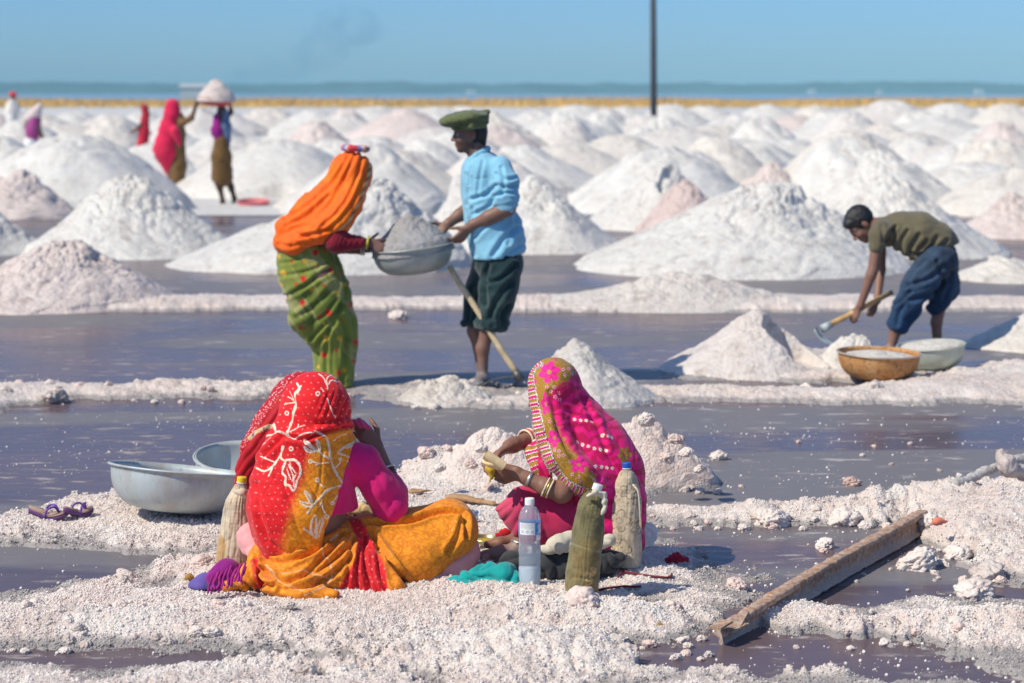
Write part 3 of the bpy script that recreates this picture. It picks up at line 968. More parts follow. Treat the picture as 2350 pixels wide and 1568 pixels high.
def surface_nets(F, lo, h):
    n = F.shape
    ins = F < 0
    c = np.zeros((n[0] - 1, n[1] - 1, n[2] - 1), np.uint8)
    cor = [(x, y, z) for x in (0, 1) for y in (0, 1) for z in (0, 1)]
    for x, y, z in cor:
        c += ins[x:n[0] - 1 + x, y:n[1] - 1 + y, z:n[2] - 1 + z]
    act = (c > 0) & (c < 8)
    idx = np.full(act.shape, -1, np.int64)
    I, J, K = np.nonzero(act)
    idx[I, J, K] = np.arange(len(I))
    pos = np.zeros((len(I), 3)); cnt = np.zeros(len(I))
    for a in cor:
        for ax in range(3):
            if a[ax]: continue
            b = list(a); b[ax] = 1
            fa = F[I + a[0], J + a[1], K + a[2]]; fb = F[I + b[0], J + b[1], K + b[2]]
            m = (fa < 0) != (fb < 0)
            t = np.where(m, fa / np.where(m, fa - fb, 1), 0)
            p = np.array(a, float)[None].repeat(len(I), 0); p[:, ax] = t
            pos += p * m[:, None]; cnt += m
    V = np.stack([I, J, K], -1) + pos / cnt[:, None]
    V = V * h + lo
    faces = []
    for ax in range(3):
        u, v = (ax + 1) % 3, (ax + 2) % 3
        sa = [slice(None)] * 3; sb = [slice(None)] * 3
        sa[ax] = slice(0, n[ax] - 1); sb[ax] = slice(1, n[ax])
        A, B = ins[tuple(sa)], ins[tuple(sb)]
        cr = A != B
        E = np.stack(np.nonzero(cr), -1)
        ok = (E[:, u] > 0) & (E[:, v] > 0) & (E[:, u] < n[u] - 1) & (E[:, v] < n[v] - 1)
        E = E[ok]
        flip = A[E[:, 0], E[:, 1], E[:, 2]]
        q = []
        for du, dv in ((-1, -1), (0, -1), (0, 0), (-1, 0)):
            e = E.copy(); e[:, u] += du; e[:, v] += dv
            q.append(idx[e[:, 0], e[:, 1], e[:, 2]])
        q = np.stack(q, -1)
        q = np.where(flip[:, None], q, q[:, ::-1])
        faces.append(q)
    Fq = np.concatenate(faces)
    return V, Fq[(Fq >= 0).all(1)]

def pleat(u, sharp=0.75):
    """cloth folds: round ridges with narrow valleys, -0.6..0.4"""
    return np.abs(np.sin(np.pi * u)) ** sharp - 0.6

def fold_lines(x, y, lines):
    """hand-laid folds: (points, depth m, width px): a valley with a soft ridge beside it"""
    o = np.zeros(len(x))
    for pl, dp, w in lines:
        d = stroke_dist(x, y, np.array(spline(pl, 14)).tolist() if len(pl) > 2 else pl)
        o += -dp * np.exp(-(d / w) ** 2) + 0.55 * dp * np.exp(-((d - 1.9 * w) / (1.1 * w)) ** 2)
    return o

def griddots(x, y, per, r, seed=0):
    """small printed dots on a slightly uneven half-drop grid"""
    v = y / per; j = np.floor(v)
    u = x / per + 0.5 * (j % 2); i = np.floor(u)
    cx = i + 0.5 + 0.35 * (_h(i.astype(np.int64), j.astype(np.int64), 0, seed) - 0.5)
    cy = j + 0.5 + 0.35 * (_h(i.astype(np.int64), j.astype(np.int64), 1, seed) - 0.5)
    return smooth01(r - np.hypot(u - cx, v - cy) * per, -0.7, 0.7)

def crease(V, scale, amp, seed, stretch=(1, 1, 1)):
    """thin sharp creases and fine wrinkles of cotton"""
    q = np.asarray(V) * scale * np.asarray(stretch)
    n1 = np.abs(fbm(q, 2, seed)); n2 = np.abs(fbm(q * 2.3 + 5, 2, seed + 3))
    return -amp * (smooth01(0.16 - n1, 0, 0.16) + 0.5 * smooth01(0.18 - n2, 0, 0.18)) + amp * 0.5

def stroke_dist(x, y, pts):
    d = np.full(x.shape, 1e9)
    for (ax, ay), (bx, by) in zip(pts[:-1], pts[1:]):
        ex, ey = bx - ax, by - ay
        t = np.clip(((x - ax) * ex + (y - ay) * ey) / (ex * ex + ey * ey + 1e-9), 0, 1)
        d = np.minimum(d, (x - ax - t * ex) ** 2 + (y - ay - t * ey) ** 2)
    return np.sqrt(d)

def in_poly(x, y, poly):
    return poly_sd(x, y, poly)

def lerpc(a, b, t):
    t = np.asarray(t)[..., None]
    return np.asarray(a) * (1 - t) + np.asarray(b) * t

def half(a, b, D, keep_left=True):
    """world plane through two photo points, seen edge-on; value < 0 on the kept side"""
    A, B = Q(a[0], a[1], D), Q(b[0], b[1], D)
    e = B - A
    n = _unit(np.array((-e[2], 0, e[0])))
    s = 1.0 if keep_left else -1.0
    return lambda P: s * ((P[..., 0] - A[0]) * n[0] + (P[..., 2] - A[2]) * n[2])

class Fig:
    """photo-to-world for one figure standing at distance D"""
    def __init__(s, D): s.D = D
    def p(s, x, y, dy=0.0): return Q(x, y, s.D + dy)
    def m(s, px): return px * s.D / FPX
    def pts(s, L): return [s.p(*q) for q in L]
    def rad(s, L): return [s.m(r) for r in L]
    def st(s, rows, dy=0.0):
        """rows (photo y, x left, x right, depth radius m[, extra dy]) -> loft stations"""
        o = []
        for r in rows:
            e = r[4] if len(r) > 4 else 0.0
            a, b = s.p(r[1], r[0], dy + e), s.p(r[2], r[0], dy + e)
            o.append((a[2], (a[0] + b[0]) / 2, a[1], (b[0] - a[0]) / 2, r[3]))
        return o

def hand(B, W, f, n, side, curl=0.35, sc=1.0, spread=1.0, thumb=0.3):
    """palm and five jointed fingers; f towards the fingertips, n out of the palm, side = thumb side (+1/-1 along n x f)"""
    f = _unit(f); n = _unit(np.asarray(n) - f * np.dot(n, f))
    t = np.cross(n, f) * side
    W = np.asarray(W, float)
    offs = (0.027, 0.009, -0.009, -0.026)
    kn = (0.086, 0.090, 0.086, 0.077)
    ln = (0.070, 0.079, 0.073, 0.057)
    for o, kk, L in zip(offs, kn, ln):
        k = W + (f * kk + t * o) * sc
        B.cap(W + (f * 0.010 + t * o * 0.55) * sc, k, 0.0150 * sc, 0.0115 * sc, 0.012 * sc)
        ang = curl * 0.7
        p, d0 = k, f + t * o * 2.2 * spread
        for seg, r0, r1 in ((0.45, 0.0098, 0.0088), (0.31, 0.0088, 0.0080), (0.24, 0.0080, 0.0066)):
            d = _unit(d0 * math.cos(ang) + n * math.sin(ang))
            q = p + d * L * seg * sc
            B.cap(p, q, r0 * sc, r1 * sc, 0.003 * sc)
            p = q; ang += curl
    b0 = W + (f * 0.026 + t * 0.024) * sc
    d1 = _unit(f * 0.62 + t * 0.72 + n * thumb)
    b1 = b0 + d1 * 0.040 * sc
    d2 = _unit(f * 0.85 + t * 0.35 + n * (thumb + curl * 0.6))
    b2 = b1 + d2 * 0.030 * sc
    b3 = b2 + _unit(d2 + n * 0.25 * curl) * 0.024 * sc
    B.cap(b0, b1, 0.0145 * sc, 0.0115 * sc, 0.008 * sc).cap(b1, b2, 0.0110 * sc, 0.0095 * sc, 0.003 * sc).cap(b2, b3, 0.0095 * sc, 0.0075 * sc, 0.003 * sc)

def head(B, c, f, u, sc=1.0, neck=None):
    """skull, jaw, brow, eyes, nose, lips, ears; c = middle of the head"""
    f = _unit(f); u = _unit(np.asarray(u) - f * np.dot(u, f)); r = np.cross(f, u)
    A = np.stack([f, r, u])
    L = lambda a, b, e: np.asarray(c) + (f * a + r * b + u * e) * sc
    B.ell(L(-0.008, 0, 0.028), np.array((0.097, 0.075, 0.092)) * sc, A, 0.02 * sc)
    B.ell(L(0.034, 0, -0.042), np.array((0.060, 0.058, 0.074)) * sc, A, 0.025 * sc)
    B.ell(L(0.070, 0, -0.094), np.array((0.021, 0.024, 0.020)) * sc, A, 0.02 * sc)
    for s in (-1, 1):
        B.cap(L(0.086, 0.010 * s, 0.020), L(0.066, 0.046 * s, 0.018), 0.0115 * sc, 0.010 * sc, 0.012 * sc)
        B.ell(L(0.066, 0.038 * s, -0.030), np.array((0.024, 0.020, 0.020)) * sc, A, 0.02 * sc)
        B.ell(L(0.103, 0.031 * s, 0.000), np.array((0.020, 0.016, 0.010)) * sc, A, 0.008 * sc, True)
        B.ell(L(0.0755, 0.031 * s, 0.000), np.array((0.013, 0.014, 0.011)) * sc, A, 0.003 * sc)
        B.ell(L(-0.006, 0.076 * s, -0.008), np.array((0.020, 0.009, 0.032)) * sc, A, 0.006 * sc)
    B.cap(L(0.092, 0, 0.006), L(0.113, 0, -0.030), 0.0085 * sc, 0.0115 * sc, 0.010 * sc)
    for s in (-1, 1):
        B.ell(L(0.100, 0.011 * s, -0.034), np.array((0.012, 0.009, 0.008)) * sc, A, 0.006 * sc)
    B.cap(L(0.0925, -0.016, -0.0575), L(0.0925, 0.016, -0.0575), 0.0075 * sc, 0.0075 * sc, 0.006 * sc)
    B.cap(L(0.0900, -0.013, -0.071), L(0.0900, 0.013, -0.071), 0.0080 * sc, 0.0080 * sc, 0.006 * sc)
    if neck is not None:
        B.cap(L(-0.018, 0, -0.055), neck, 0.050 * sc, 0.056 * sc, 0.03 * sc)
    return dict(c=np.asarray(c), f=f, r=r, u=u, sc=sc)

def paint_face(V, col, hd, beard=0.0, hairline=None, hair=(0.010, 0.009, 0.010)):
    q = (V - hd['c']) / hd['sc']
    a, b, e = q @ hd['f'], np.abs(q @ hd['r']), q @ hd['u']
    near = (np.abs(q).max(1) < 0.16)
    def put(mask, c, w=1.0):
        mk_ = np.clip(mask, 0, 1) * near * w
        col[:] = col * (1 - mk_[:, None]) + np.asarray(c) * mk_[:, None]
    front = a > 0.045
    put(front * smooth01(0.0085 - np.hypot((b - 0.031) * 0.75, e), -0.002, 0.002) * 1.0, (0.42, 0.38, 0.34))
    put(front * smooth01(0.0044 - np.hypot(b - 0.031, e), -0.0015, 0.0015), (0.008, 0.006, 0.006))
    put(front * (np.abs(e - 0.0225 + (b - 0.03) ** 2 * 4) < 0.006) * (b > 0.011) * (b < 0.052), hair, 0.4)
    put(front * (np.abs(e + 0.064) < 0.011) * (b < 0.020), (0.16, 0.055, 0.045), 0.6)
    if beard:
        put((a > 0.03) * (np.abs(e + 0.046) < 0.007) * (b < 0.030), hair, beard)
        put((e < -0.052) * (a > -0.01) * ((b > 0.022) | (e < -0.084)) * 1.0, hair, beard * 0.75)
    if hairline is not None:
        put(hairline(a, b, e), hair)

def finish(name, V, F, mat, parent, col, disp=None, creases=1.0):
    if disp is not None:
        if mat in (M_CLOTH, M_SATIN, M_DENIM, M_PRINT):
            fine = 5.2 if np.median(V[:, 1]) < 11 else 3.6
            disp = np.asarray(disp) + creases * crease(V, fine, 0.0026 if np.median(V[:, 1]) < 11 else 0.0042, len(V) % 97, (1.25, 1, 0.8))
        V = V + normals(V, F) * np.asarray(disp)[:, None]
    if np.ndim(col) == 1:
        col = np.tile(np.asarray(col, float), (len(V), 1))
    return mk(name, V, F, mat, parent, True, np.clip(col, 0, 1))

M_CLOTH = mat_cloth('dyed_cotton')
M_PRINT = mat_print('printed_cotton')
M_SATIN = mat_cloth('thin_veil_cloth', 0.62, 300.0, 0.10, 0.15, 0.15)
M_DENIM = mat_cloth('worn_denim', 0.9, 500.0, 0.3, 0.1, 0.4)
def mat_skin():
    m, nt, b = new_mat('skin')
    at = nnode(nt, 'ShaderNodeAttribute', attribute_name='Col')
    co = coords(nt)
    f = noise(nt, co, 30.0, 5, 0.6)
    nt.links.new(mixc(nt, 0.25, at.outputs['Color'], mixc(nt, 1.0, at.outputs['Color'], ramp(nt, f, [(0.2, 0.4), (0.8, 1.0)]), 'MULTIPLY')), b.inputs['Base Color'])
    b.inputs['Roughness'].default_value = 0.52
    b.inputs['Specular IOR Level'].default_value = 0.4
    b.inputs['Subsurface Weight'].default_value = 0.0
    bump(nt, noise(nt, co, 220.0, 3, 0.6), 0.18, 0.002, b)
    return m
M_SKIN = mat_skin()
def mat_hair():
    m, nt, b = new_mat('black_hair')
    co = coords(nt)
    mp = nnode(nt, 'ShaderNodeMapping'); mp.inputs['Scale'].default_value = (260, 260, 40)
    nt.links.new(co, mp.inputs['Vector'])
    b.inputs['Base Color'].default_value = (0.010, 0.009, 0.010, 1)
    b.inputs['Roughness'].default_value = 0.5
    bump(nt, noise(nt, mp.outputs[0], 1.0, 3, 0.6), 0.8, 0.004, b)
    return m
M_HAIR = mat_hair()
M_GOLD = mat_plain('brass_trim', (0.55, 0.38, 0.12), 0.35, 0.9, bumps=0)
M_BANGLE = mat_plain('glass_bangle', (0.10, 0.015, 0.05), 0.25, 0.0, 0.5, 200.0, 0)
M_SILVER = mat_plain('silver_metal', (0.62, 0.60, 0.56), 0.35, 0.9, 0.15, 80, 0.1)
M_CREAMB = mat_plain('shell_bangle', (0.70, 0.58, 0.42), 0.45, 0.0, 0.35, 120.0, 0.1)

def torus(c, axis, R, r, n=28, k=8, sq=1.0):
    axis = _unit(axis)
    ref = np.array((0, 0, 1.0)) if abs(axis[2]) < 0.8 else np.array((0, 1.0, 0))
    A = _unit(np.cross(axis, ref)); Bv = np.cross(axis, A)
    a = np.arange(n) * 2 * math.pi / n; b = np.arange(k) * 2 * math.pi / k
    A1, B1 = np.meshgrid(a, b, indexing='ij')
    rad = np.cos(A1)[..., None] * A + np.sin(A1)[..., None] * Bv
    V = np.asarray(c) + rad * (R + r * np.cos(B1))[..., None] + axis * (r * sq * np.sin(B1))[..., None]
    F = np.stack([np.stack([i * k + j, ((i + 1) % n) * k + j, ((i + 1) % n) * k + (j + 1) % k, i * k + (j + 1) % k], -1)
                  for i in range(n) for j in range(k)])
    return V.reshape(-1, 3), F
# ------------------------------------------------------------------ the seated woman in the red and orange veil
def zA(L):   # positions read in an enlarged crop of the photo
    return [(477.7 + 0.37 * x, 818.9 + 0.37 * y) for x, y in L]

def red_woman():
    f = Fig(8.25)
    root = thing('person', 'woman seated cross-legged with her back turned, red and orange veil with white embroidery', 'person', (f.p(720, 1330)[0], 8.25, 0.04), None)
    SK = (0.24, 0.122, 0.083)
    # --- body
    B = Blend()
    hd = head(B, f.p(744, 938, 0.0), (0.80, 0.58, -0.10), (0, 0, 1), 0.86, f.p(712, 1010, -0.02))
    B.chain(f.pts([(712, 1010, -0.02), (705, 1080, -0.01), (715, 1180, 0), (705, 1270, 0)]), f.rad([40, 78, 72, 80]), 0.04)
    B.cap(f.p(640, 1050), f.p(790, 1055), f.m(38), f.m(38), 0.04)
    B.chain(f.pts([(812, 1062, 0.02), (893, 1160, 0.06), (888, 1090, 0.14), (866, 1028, 0.16)]), f.rad([26, 22, 19, 15]), 0.015)
    hand(B, f.p(866, 1028, 0.16), f.p(812, 968, 0.12) - f.p(866, 1028, 0.16), (-0.5, 0.5, 0.2), 1, 0.55, 0.92)
    B.chain(f.pts([(640, 1060, 0.05), (640, 1180, 0.18), (740, 1200, 0.32)]), f.rad([26, 22, 15]), 0.015)
    hand(B, f.p(740, 1200, 0.32), (0.8, 0.4, 0.1), (0, 0, -1), 1, 0.4, 0.9)
    V, F = B.mesh(0.0050, 1)
    col = np.tile(np.array(SK), (len(V), 1))
    paint_face(V, col, hd)
    body = finish('body', V, F, M_SKIN, root, col)
    # --- magenta blouse
    B = Blend()
    B.chain(f.pts([(712, 1030, -0.02), (715, 1110, 0), (725, 1172, 0.0)]), f.rad([70, 88, 80]), 0.04)
    B.chain(f.pts([(795, 1050, 0.0), (832, 1062, 0.02), (868, 1115, 0.03), (896, 1160, 0.05)]), f.rad([36, 38, 38, 37]), 0.03)
    B.chain(f.pts([(896, 1160, 0.05), (900, 1130, 0.10), (888, 1094, 0.14)]), f.rad([37, 32, 22]), 0.03)
    B.cap(f.p(780, 1130, 0.0), f.p(800, 1165, 0.02), f.m(28), f.m(20), 0.03)
    B.cut(lambda P: half((760, 1172), (900, 1172), f.D, False)(P) * np.where(P[..., 0] < f.p(835, 0)[0], 1, 0) - np.where(P[..., 0] < f.p(835, 0)[0], 0, 1))
    V, F = B.mesh(0.006, 2)
    x, y = proj(V)
    dd = 0.0085 * pleat(((x - 800) * 0.75 + (y - 1000) * -0.35) / 23 + 0.5 * fbm(V * 5, 2, 4), 0.6) * smooth01(x, 780, 830) * (0.4 + 0.6 * smooth01(fbm(V * 7, 2, 8), -0.2, 0.4))
    dd += 0.0015 * fbm(V * 16, 3, 9)
    col = np.tile(np.array((0.72, 0.008, 0.17)), (len(V), 1)) * (1 + 0.1 * fbm(V * 12, 2, 2))[:, None]
    finish('blouse', V, F, M_CLOTH, root, col, dd)
    # --- skirt: orange wrap with the red panel
    B = Blend()
    B.ell(f.p(690, 1280, 0.0), (f.m(108), 0.19, f.m(78)), None, 0.05)
    B.chain(f.pts([(612, 1290, -0.05), (640, 1345, -0.20), (700, 1360, -0.26), (765, 1364, -0.30)]), f.rad([34, 24, 20, 12]), 0.06)
    B.chain(f.pts([(700, 1310, -0.14), (780, 1310, -0.10), (860, 1330, -0.12), (905, 1348, -0.20)]), f.rad([52, 58, 46, 16]), 0.06)
    B.chain(f.pts([(770, 1262, 0.0), (850, 1262, 0.06), (950, 1252, 0.10), (1030, 1208, 0.12), (1040, 1215, 0.10)]), f.rad([70, 74, 82, 56, 52]), 0.05)
    B.chain(f.pts([(880, 1310, -0.04), (960, 1290, 0.0), (1046, 1232, 0.06)]), f.rad([56, 52, 42]), 0.05)
    B.chain(f.pts([(605, 1290, -0.08), (570, 1325, -0.14), (520, 1345, -0.17)]), f.rad([34, 24, 12]), 0.03)
    B.cut(lambda P: 0.030 - P[..., 2])
    V, F = B.mesh(0.0048, 2)
    x, y = proj(V)
    # folds: arcs sweeping round the hip on the left, rays from the waist on the thigh
    th = smooth01(x, 800, 870)
    r1 = np.hypot(x - 860, (y - 1110) * 1.05) + 14 * fbm(V * 4, 2, 14)
    u1 = r1 / 27 + 0.25 * np.sin(r1 / 19)
    ang = np.degrees(np.arctan2(y - 1195, x - 800)) + 7 * fbm(V * 5, 2, 15)
    u2 = ang / 12.5
    hip = pleat(u1, 0.6) * 0.0190 * smooth01(y, 1195, 1260) * (1 - th) * (0.55 + 0.45 * smooth01(fbm(V * 5, 2, 33), -0.4, 0.3))
    thigh = pleat(u2, 0.7) * 0.014 * th * smooth01(np.hypot(x - 800, y - 1195), 10, 90) * (1 - 0.75 * smooth01(x, 930, 1010)) 
    dd = 0.22 * (hip + thigh) + 0.002 * fbm(V * 12, 3, 16)
    dd += fold_lines(x, y, [
        ([(590, 1270), (594, 1317), (606, 1343)], 0.014, 5), ([(602, 1275), (618, 1288), (653, 1288), (740, 1254), (792, 1227)], 0.018, 5.5), ([(604, 1293), (635, 1303), (688, 1282), (740, 1258)], 0.014, 5),
        ([(600, 1308), (627, 1328), (670, 1333), (714, 1308), (775, 1247)], 0.017, 6), ([(594, 1317), (609, 1340), (644, 1343), (705, 1326), (757, 1291), (801, 1256)], 0.014, 5.5), ([(644, 1352), (705, 1347), (766, 1317), (801, 1282)], 0.014, 5.5),
        ([(611, 1308), (620, 1326)], 0.020, 6), ([(540, 1330), (560, 1340), (575, 1352)], 0.012, 4),
        ([(835, 1204), (893, 1201), (943, 1196), (993, 1179), (1043, 1174), (1068, 1189), (1068, 1231)], 0.018, 5), ([(845, 1219), (880, 1269), (923, 1331), (943, 1356)], 0.016, 6), ([(865, 1256), (873, 1319), (893, 1366)], 0.015, 5.5),
        ([(875, 1269), (908, 1306), (930, 1339)], 0.012, 5), ([(1060, 1196), (1050, 1231), (1028, 1266)], 0.013, 6), ([(838, 1230), (835, 1290), (850, 1355)], 0.014, 5), ([(810, 1240), (800, 1300), (790, 1355)], 0.010, 5), ([(826, 1250), (818, 1310), (820, 1360)], 0.010, 5)])
    OR, OD, RE = np.array((0.80, 0.275, 0.010)), np.array((0.62, 0.155, 0.006)), np.array((0.60, 0.008, 0.016))
    col = lerpc(OR, OD, smooth01(fbm(V * 5, 3, 18), -0.2, 0.5) * 0.3)
    red = smooth01(in_poly(x, y, [(798, 1190), (816, 1235), (812, 1290), (775, 1350), (770, 1390), (895, 1390), (885, 1310), (850, 1230), (822, 1188)]), -2, 3)
    red = np.maximum(red, smooth01(in_poly(x, y, [(598, 1272), (575, 1290), (583, 1345), (606, 1368), (600, 1320)]), -3, 3) * 0.9)
    rc = lerpc(RE, (0.80, 0.30, 0.24), griddots(x, y, 14, 1.6, 3) * 0.8)
    col = col * (1 - red[:, None]) + rc * red[:, None]
    dot = griddots(x, y, 17, 1.3, 4) * (1 - red) * 0.5
    col = col * (1 - dot[:, None]) + np.array((0.95, 0.62, 0.16)) * dot[:, None]
    # fine silver embroidery lines on the wrap
    for pl in ([(615, 1300), (640, 1335), (690, 1355), (730, 1340)], [(730, 1262), (757, 1290), (762, 1325), (740, 1350), (700, 1365)], [(520, 1350), (550, 1338)], [(760, 1240), (775, 1230)], [(650, 1320), (700, 1310), (760, 1330)]):
        s = smooth01(1.7 - stroke_dist(x, y, pl), 0, 1.2) * 0.65
        col = col * (1 - s[:, None]) + np.array((0.85, 0.74, 0.52)) * s[:, None]
    finish('skirt', V, F, M_PRINT, root, np.concatenate([col, (0.6 * (1 - red))[:, None]], 1), dd, 0.6)
    # --- pale pink petticoat: under the right knee and at the left knee
    for k, (pts, rd) in enumerate((([(1052, 1232, 0.16), (1056, 1266, 0.12), (1036, 1300, 0.06), (975, 1328, -0.02), (935, 1342, -0.06)], [42, 38, 36, 28, 16]),
                                   ([(600, 1245, 0.16), (578, 1215, 0.20), (575, 1235, 0.12), (598, 1275, 0.05)], [40, 34, 30, 26]))):
        B = Blend()
        B.chain(f.pts(pts), f.rad(rd), 0.04)
        B.cut(lambda P: 0.035 - P[..., 2])
        V, F = B.mesh(0.0075, 2)
        x, y = proj(V)
        dd = 0.005 * fbm(V * 9, 3, 20) + 0.004 * pleat((y + 0.35 * x) / 24 + fbm(V * 6, 2, 21)) - 0.004 * np.exp(-((y + 0.42 * (x - 1000) - 1296) / 3.0) ** 2)
        finish('petticoat', V, F, M_CLOTH, root, np.tile(np.array((0.80, 0.36, 0.37)), (len(V), 1)), dd)
    # --- veil
    B = Blend()
    B.ell(f.p(724, 933, 0.0), (f.m(77), 0.135, f.m(80)), None, 0.03)
    B.cap(f.p(722, 975, 0.01), f.p(700, 1030, -0.01), f.m(76), f.m(78), 0.05)
    B.chain(f.pts([(692, 1050, -0.02), (682, 1110, -0.03), (677, 1180, -0.05), (672, 1225, -0.06)]), f.rad([86, 97, 100, 78]), 0.06)
    B.cap(f.p(735, 1035, -0.02), f.p(788, 1040, 0.0), f.m(50), f.m(44), 0.05)
    B.cap(f.p(730, 1110, -0.03), f.p(742, 1160, -0.03), f.m(60), f.m(50), 0.05)
    B.cap(f.p(640, 1250, -0.10), f.p(700, 1245, -0.13), f.m(26), f.m(20), 0.05)
    edge = half((822, 985), (744, 1232), f.D, True)
    above = half((700, 984), (900, 984), f.D, False)
    B.cut(lambda P: np.minimum(edge(P), above(P)))
    V, F = B.mesh(0.0031, 2)
    x, y = proj(V)
    w = smooth01(y, 905, 950)
    # folds: gathers at the nape, long swags down the back
    u = (x + 0.34 * (y - 900)) / 17 + 0.5 * fbm(V * 7, 2, 24)
    dd = 0.0065 * pleat(u) * smooth01(x, 715, 750) * smooth01(y, 880, 930) * (1 - smooth01(y, 975, 1000))
    sw = stroke_dist(x, y, [(605, 1050), (650, 1002), (700, 1012), (740, 990), (795, 978)])
    dd += 0.013 * np.exp(-((sw - 9) / 9.0) ** 2) * (y > 960) - 0.010 * np.exp(-(sw / 6.0) ** 2)
    sw2 = stroke_dist(x, y, [(660, 900), (690, 950), (720, 975), (770, 965)])
    dd += -0.006 * np.exp(-(sw2 / 6.0) ** 2) + 0.004 * np.exp(-((sw2 - 12) / 7.0) ** 2)
    sw3 = stroke_dist(x, y, [(588, 1110), (596, 1190), (615, 1240), (650, 1266)])
    dd += -0.009 * np.exp(-(sw3 / 5.0) ** 2) + 0.005 * np.exp(-((sw3 - 11) / 8.0) ** 2)
    dd += 0.009 * pleat((0.93 * x - 0.30 * y) / 52 + 0.6 * fbm(V * 3, 2, 25), 0.65) * smooth01(y, 1040, 1130)
    dd += 0.003 * fbm(V * 13, 3, 26)
    R1, R2, O1, O2 = np.array((0.74, 0.006, 0.012)), np.array((0.52, 0.004, 0.010)), np.array((0.93, 0.33, 0.010)), np.array((0.80, 0.22, 0.006))
    pat = smooth01(fbm(V * 6, 3, 28), -0.2, 0.6) * 0.35; prn = smooth01(y, 960, 1020) * 0.6
    border = np.interp(y, [980, 1004, 1040, 1078, 1152, 1226, 1270], [792, 742, 718, 702, 676, 657, 650])
    o = smooth01(x - border + 10 * fbm(V * 14, 3, 29), -22, 16) * smooth01(y, 980, 990)
    col = lerpc(R1, R2, pat * 0.8) * (1 - o[:, None]) + lerpc(O1, O2, pat * 0.8) * o[:, None]
    dot = griddots(x + 4 * fbm(V * 8, 2, 4), y, 15.0, 1.3, 6) * 0.85
    col = col * (1 - 0.75 * dot[:, None]) + lerpc((0.92, 0.50, 0.44), (0.98, 0.62, 0.12), o) * (0.75 * dot[:, None])
    W, T = 2.3, 1.15
    strokes = [
      (W,[(555,170),(565,200),(545,230),(540,290),(535,340),(520,400),(505,440),(500,495)]),(T,[(540,290),(515,262),(495,248)]),(T,[(535,282),(478,296)]),(T,[(578,182),(556,232)]),
      (T,[(525,265),(505,215)]),(W,[(500,495),(460,475),(425,480),(365,493)]),(W,[(425,480),(418,440),(402,405),(410,440),(430,470)]),(T,[(400,508),(345,552)]),
      (T,[(500,492),(530,510),(560,500),(600,476),(655,470)]),(T,[(515,470),(555,440),(600,424)]),(T,[(555,440),(560,420)]),
      (W,[(470,560),(455,600),(430,640),(390,690),(350,710),(305,692)]),(T,[(415,655),(375,640),(335,622)]),(T,[(375,640),(360,615)]),(T,[(400,690),(378,742)]),(W,[(455,600),(452,630),(482,652)]),
      (W*1.25,[(482,645),(530,640),(563,668),(572,720),(552,770),(530,832),(505,800),(475,792),(482,750),(462,722),(470,680),(482,650)]),(T,[(500,670),(528,745),(530,805)]),(T,[(520,690),(542,722)]),(T,[(490,700),(512,762)]),(T,[(542,735),(520,775)]),(T,[(508,655),(515,700)]),
      (W*1.1,[(660,460),(700,480),(735,510),(750,560),(755,620),(775,690),(800,740),(825,782)]),(W,[(742,632),(705,602),(672,580)]),(W,[(672,580),(630,545),(598,515),(605,545),(650,572)]),
      (W,[(672,580),(630,580),(598,566),(620,592),(665,590)]),(W,[(690,585),(675,545),(668,518),(690,545),(697,580)]),
      (W,[(905,532),(850,558),(808,592),(850,612),(892,632)]),(T,[(905,548),(862,566)]),(T,[(890,635),(860,650)]),(T,[(780,520),(810,490),(850,480)]),
      (T,[(745,657),(690,662),(648,652)]),(T,[(690,662),(665,675)]),(T,[(785,690),(815,660),(818,640)]),
      (W,[(818,798),(760,815),(720,842),(690,880),(650,920),(612,972)]),(W*1.1,[(650,922),(612,932),(568,902),(600,905),(640,912)]),(W,[(640,912),(612,872),(598,832),(628,860),(645,895)]),
      (T,[(712,812),(690,790),(680,776)]),(T,[(792,860),(765,905)]),(T,[(700,885),(712,945),(733,985)]),(T,[(700,905),(690,930)]),
      (W,[(662,1118),(640,1092),(634,1050),(645,1002),(664,988),(666,1040),(657,1085)]),(W,[(668,1112),(672,1060),(702,1003),(712,1022),(697,1062),(682,1112)]),(W,[(660,1116),(628,1090),(596,1066)]),
      (T,[(685,106),(715,130),(738,180),(742,205)]),(T,[(740,182),(736,135),(772,112)]),(T,[(746,172),(762,150),(797,160)]),(T,[(700,190),(715,215)]),(T,[(740,260),(765,340),(790,380)])]
    emb = np.zeros(len(V)); thr = np.zeros(len(V))
    for wd, pl in strokes:
        q = np.array(spline(zA(pl), len(pl) * 4)).tolist()
        d = stroke_dist(x, y, q)
        emb = np.maximum(emb, smooth01(wd * (0.8 + 0.4 * vnoise(V * 70, 3)) + 0.7 - d, 0, 1.0)); thr = np.maximum(thr, smooth01(0.8 - np.abs(d - wd * 0.25), 0, 0.8) * (wd > 2))
    for cx, cy, rr in ((632,650,12),(515,573,12),(680,230,13),(490,350,12),(675,765,12),(763,908,10),(733,992,12),(820,635,9)):
        c = zA([(cx, cy)])[0]
        emb = np.maximum(emb, smooth01(1.9 - np.abs(np.hypot(x - c[0], y - c[1]) - rr * 0.33), 0, 1.2))
    N = normals(V, F)
    emb *= (N[:, 1] < 0.25)
    col = col * (1 - emb[:, None]) + lerpc((0.90, 0.82, 0.66), (0.55, 0.38, 0.20), np.clip(thr * 0.45 + 0.5 * smooth01(vnoise(V * 230, 9), 0.1, 0.5), 0, 1)) * emb[:, None]
    dd += 0.0014 * emb
    finish('veil', V, F, M_PRINT, root, np.concatenate([col, (prn * (1 - emb))[:, None]], 1), dd)
    # --- bangles on the raised forearm
    ax = f.p(866, 1028, 0.16) - f.p(888, 1090, 0.14)
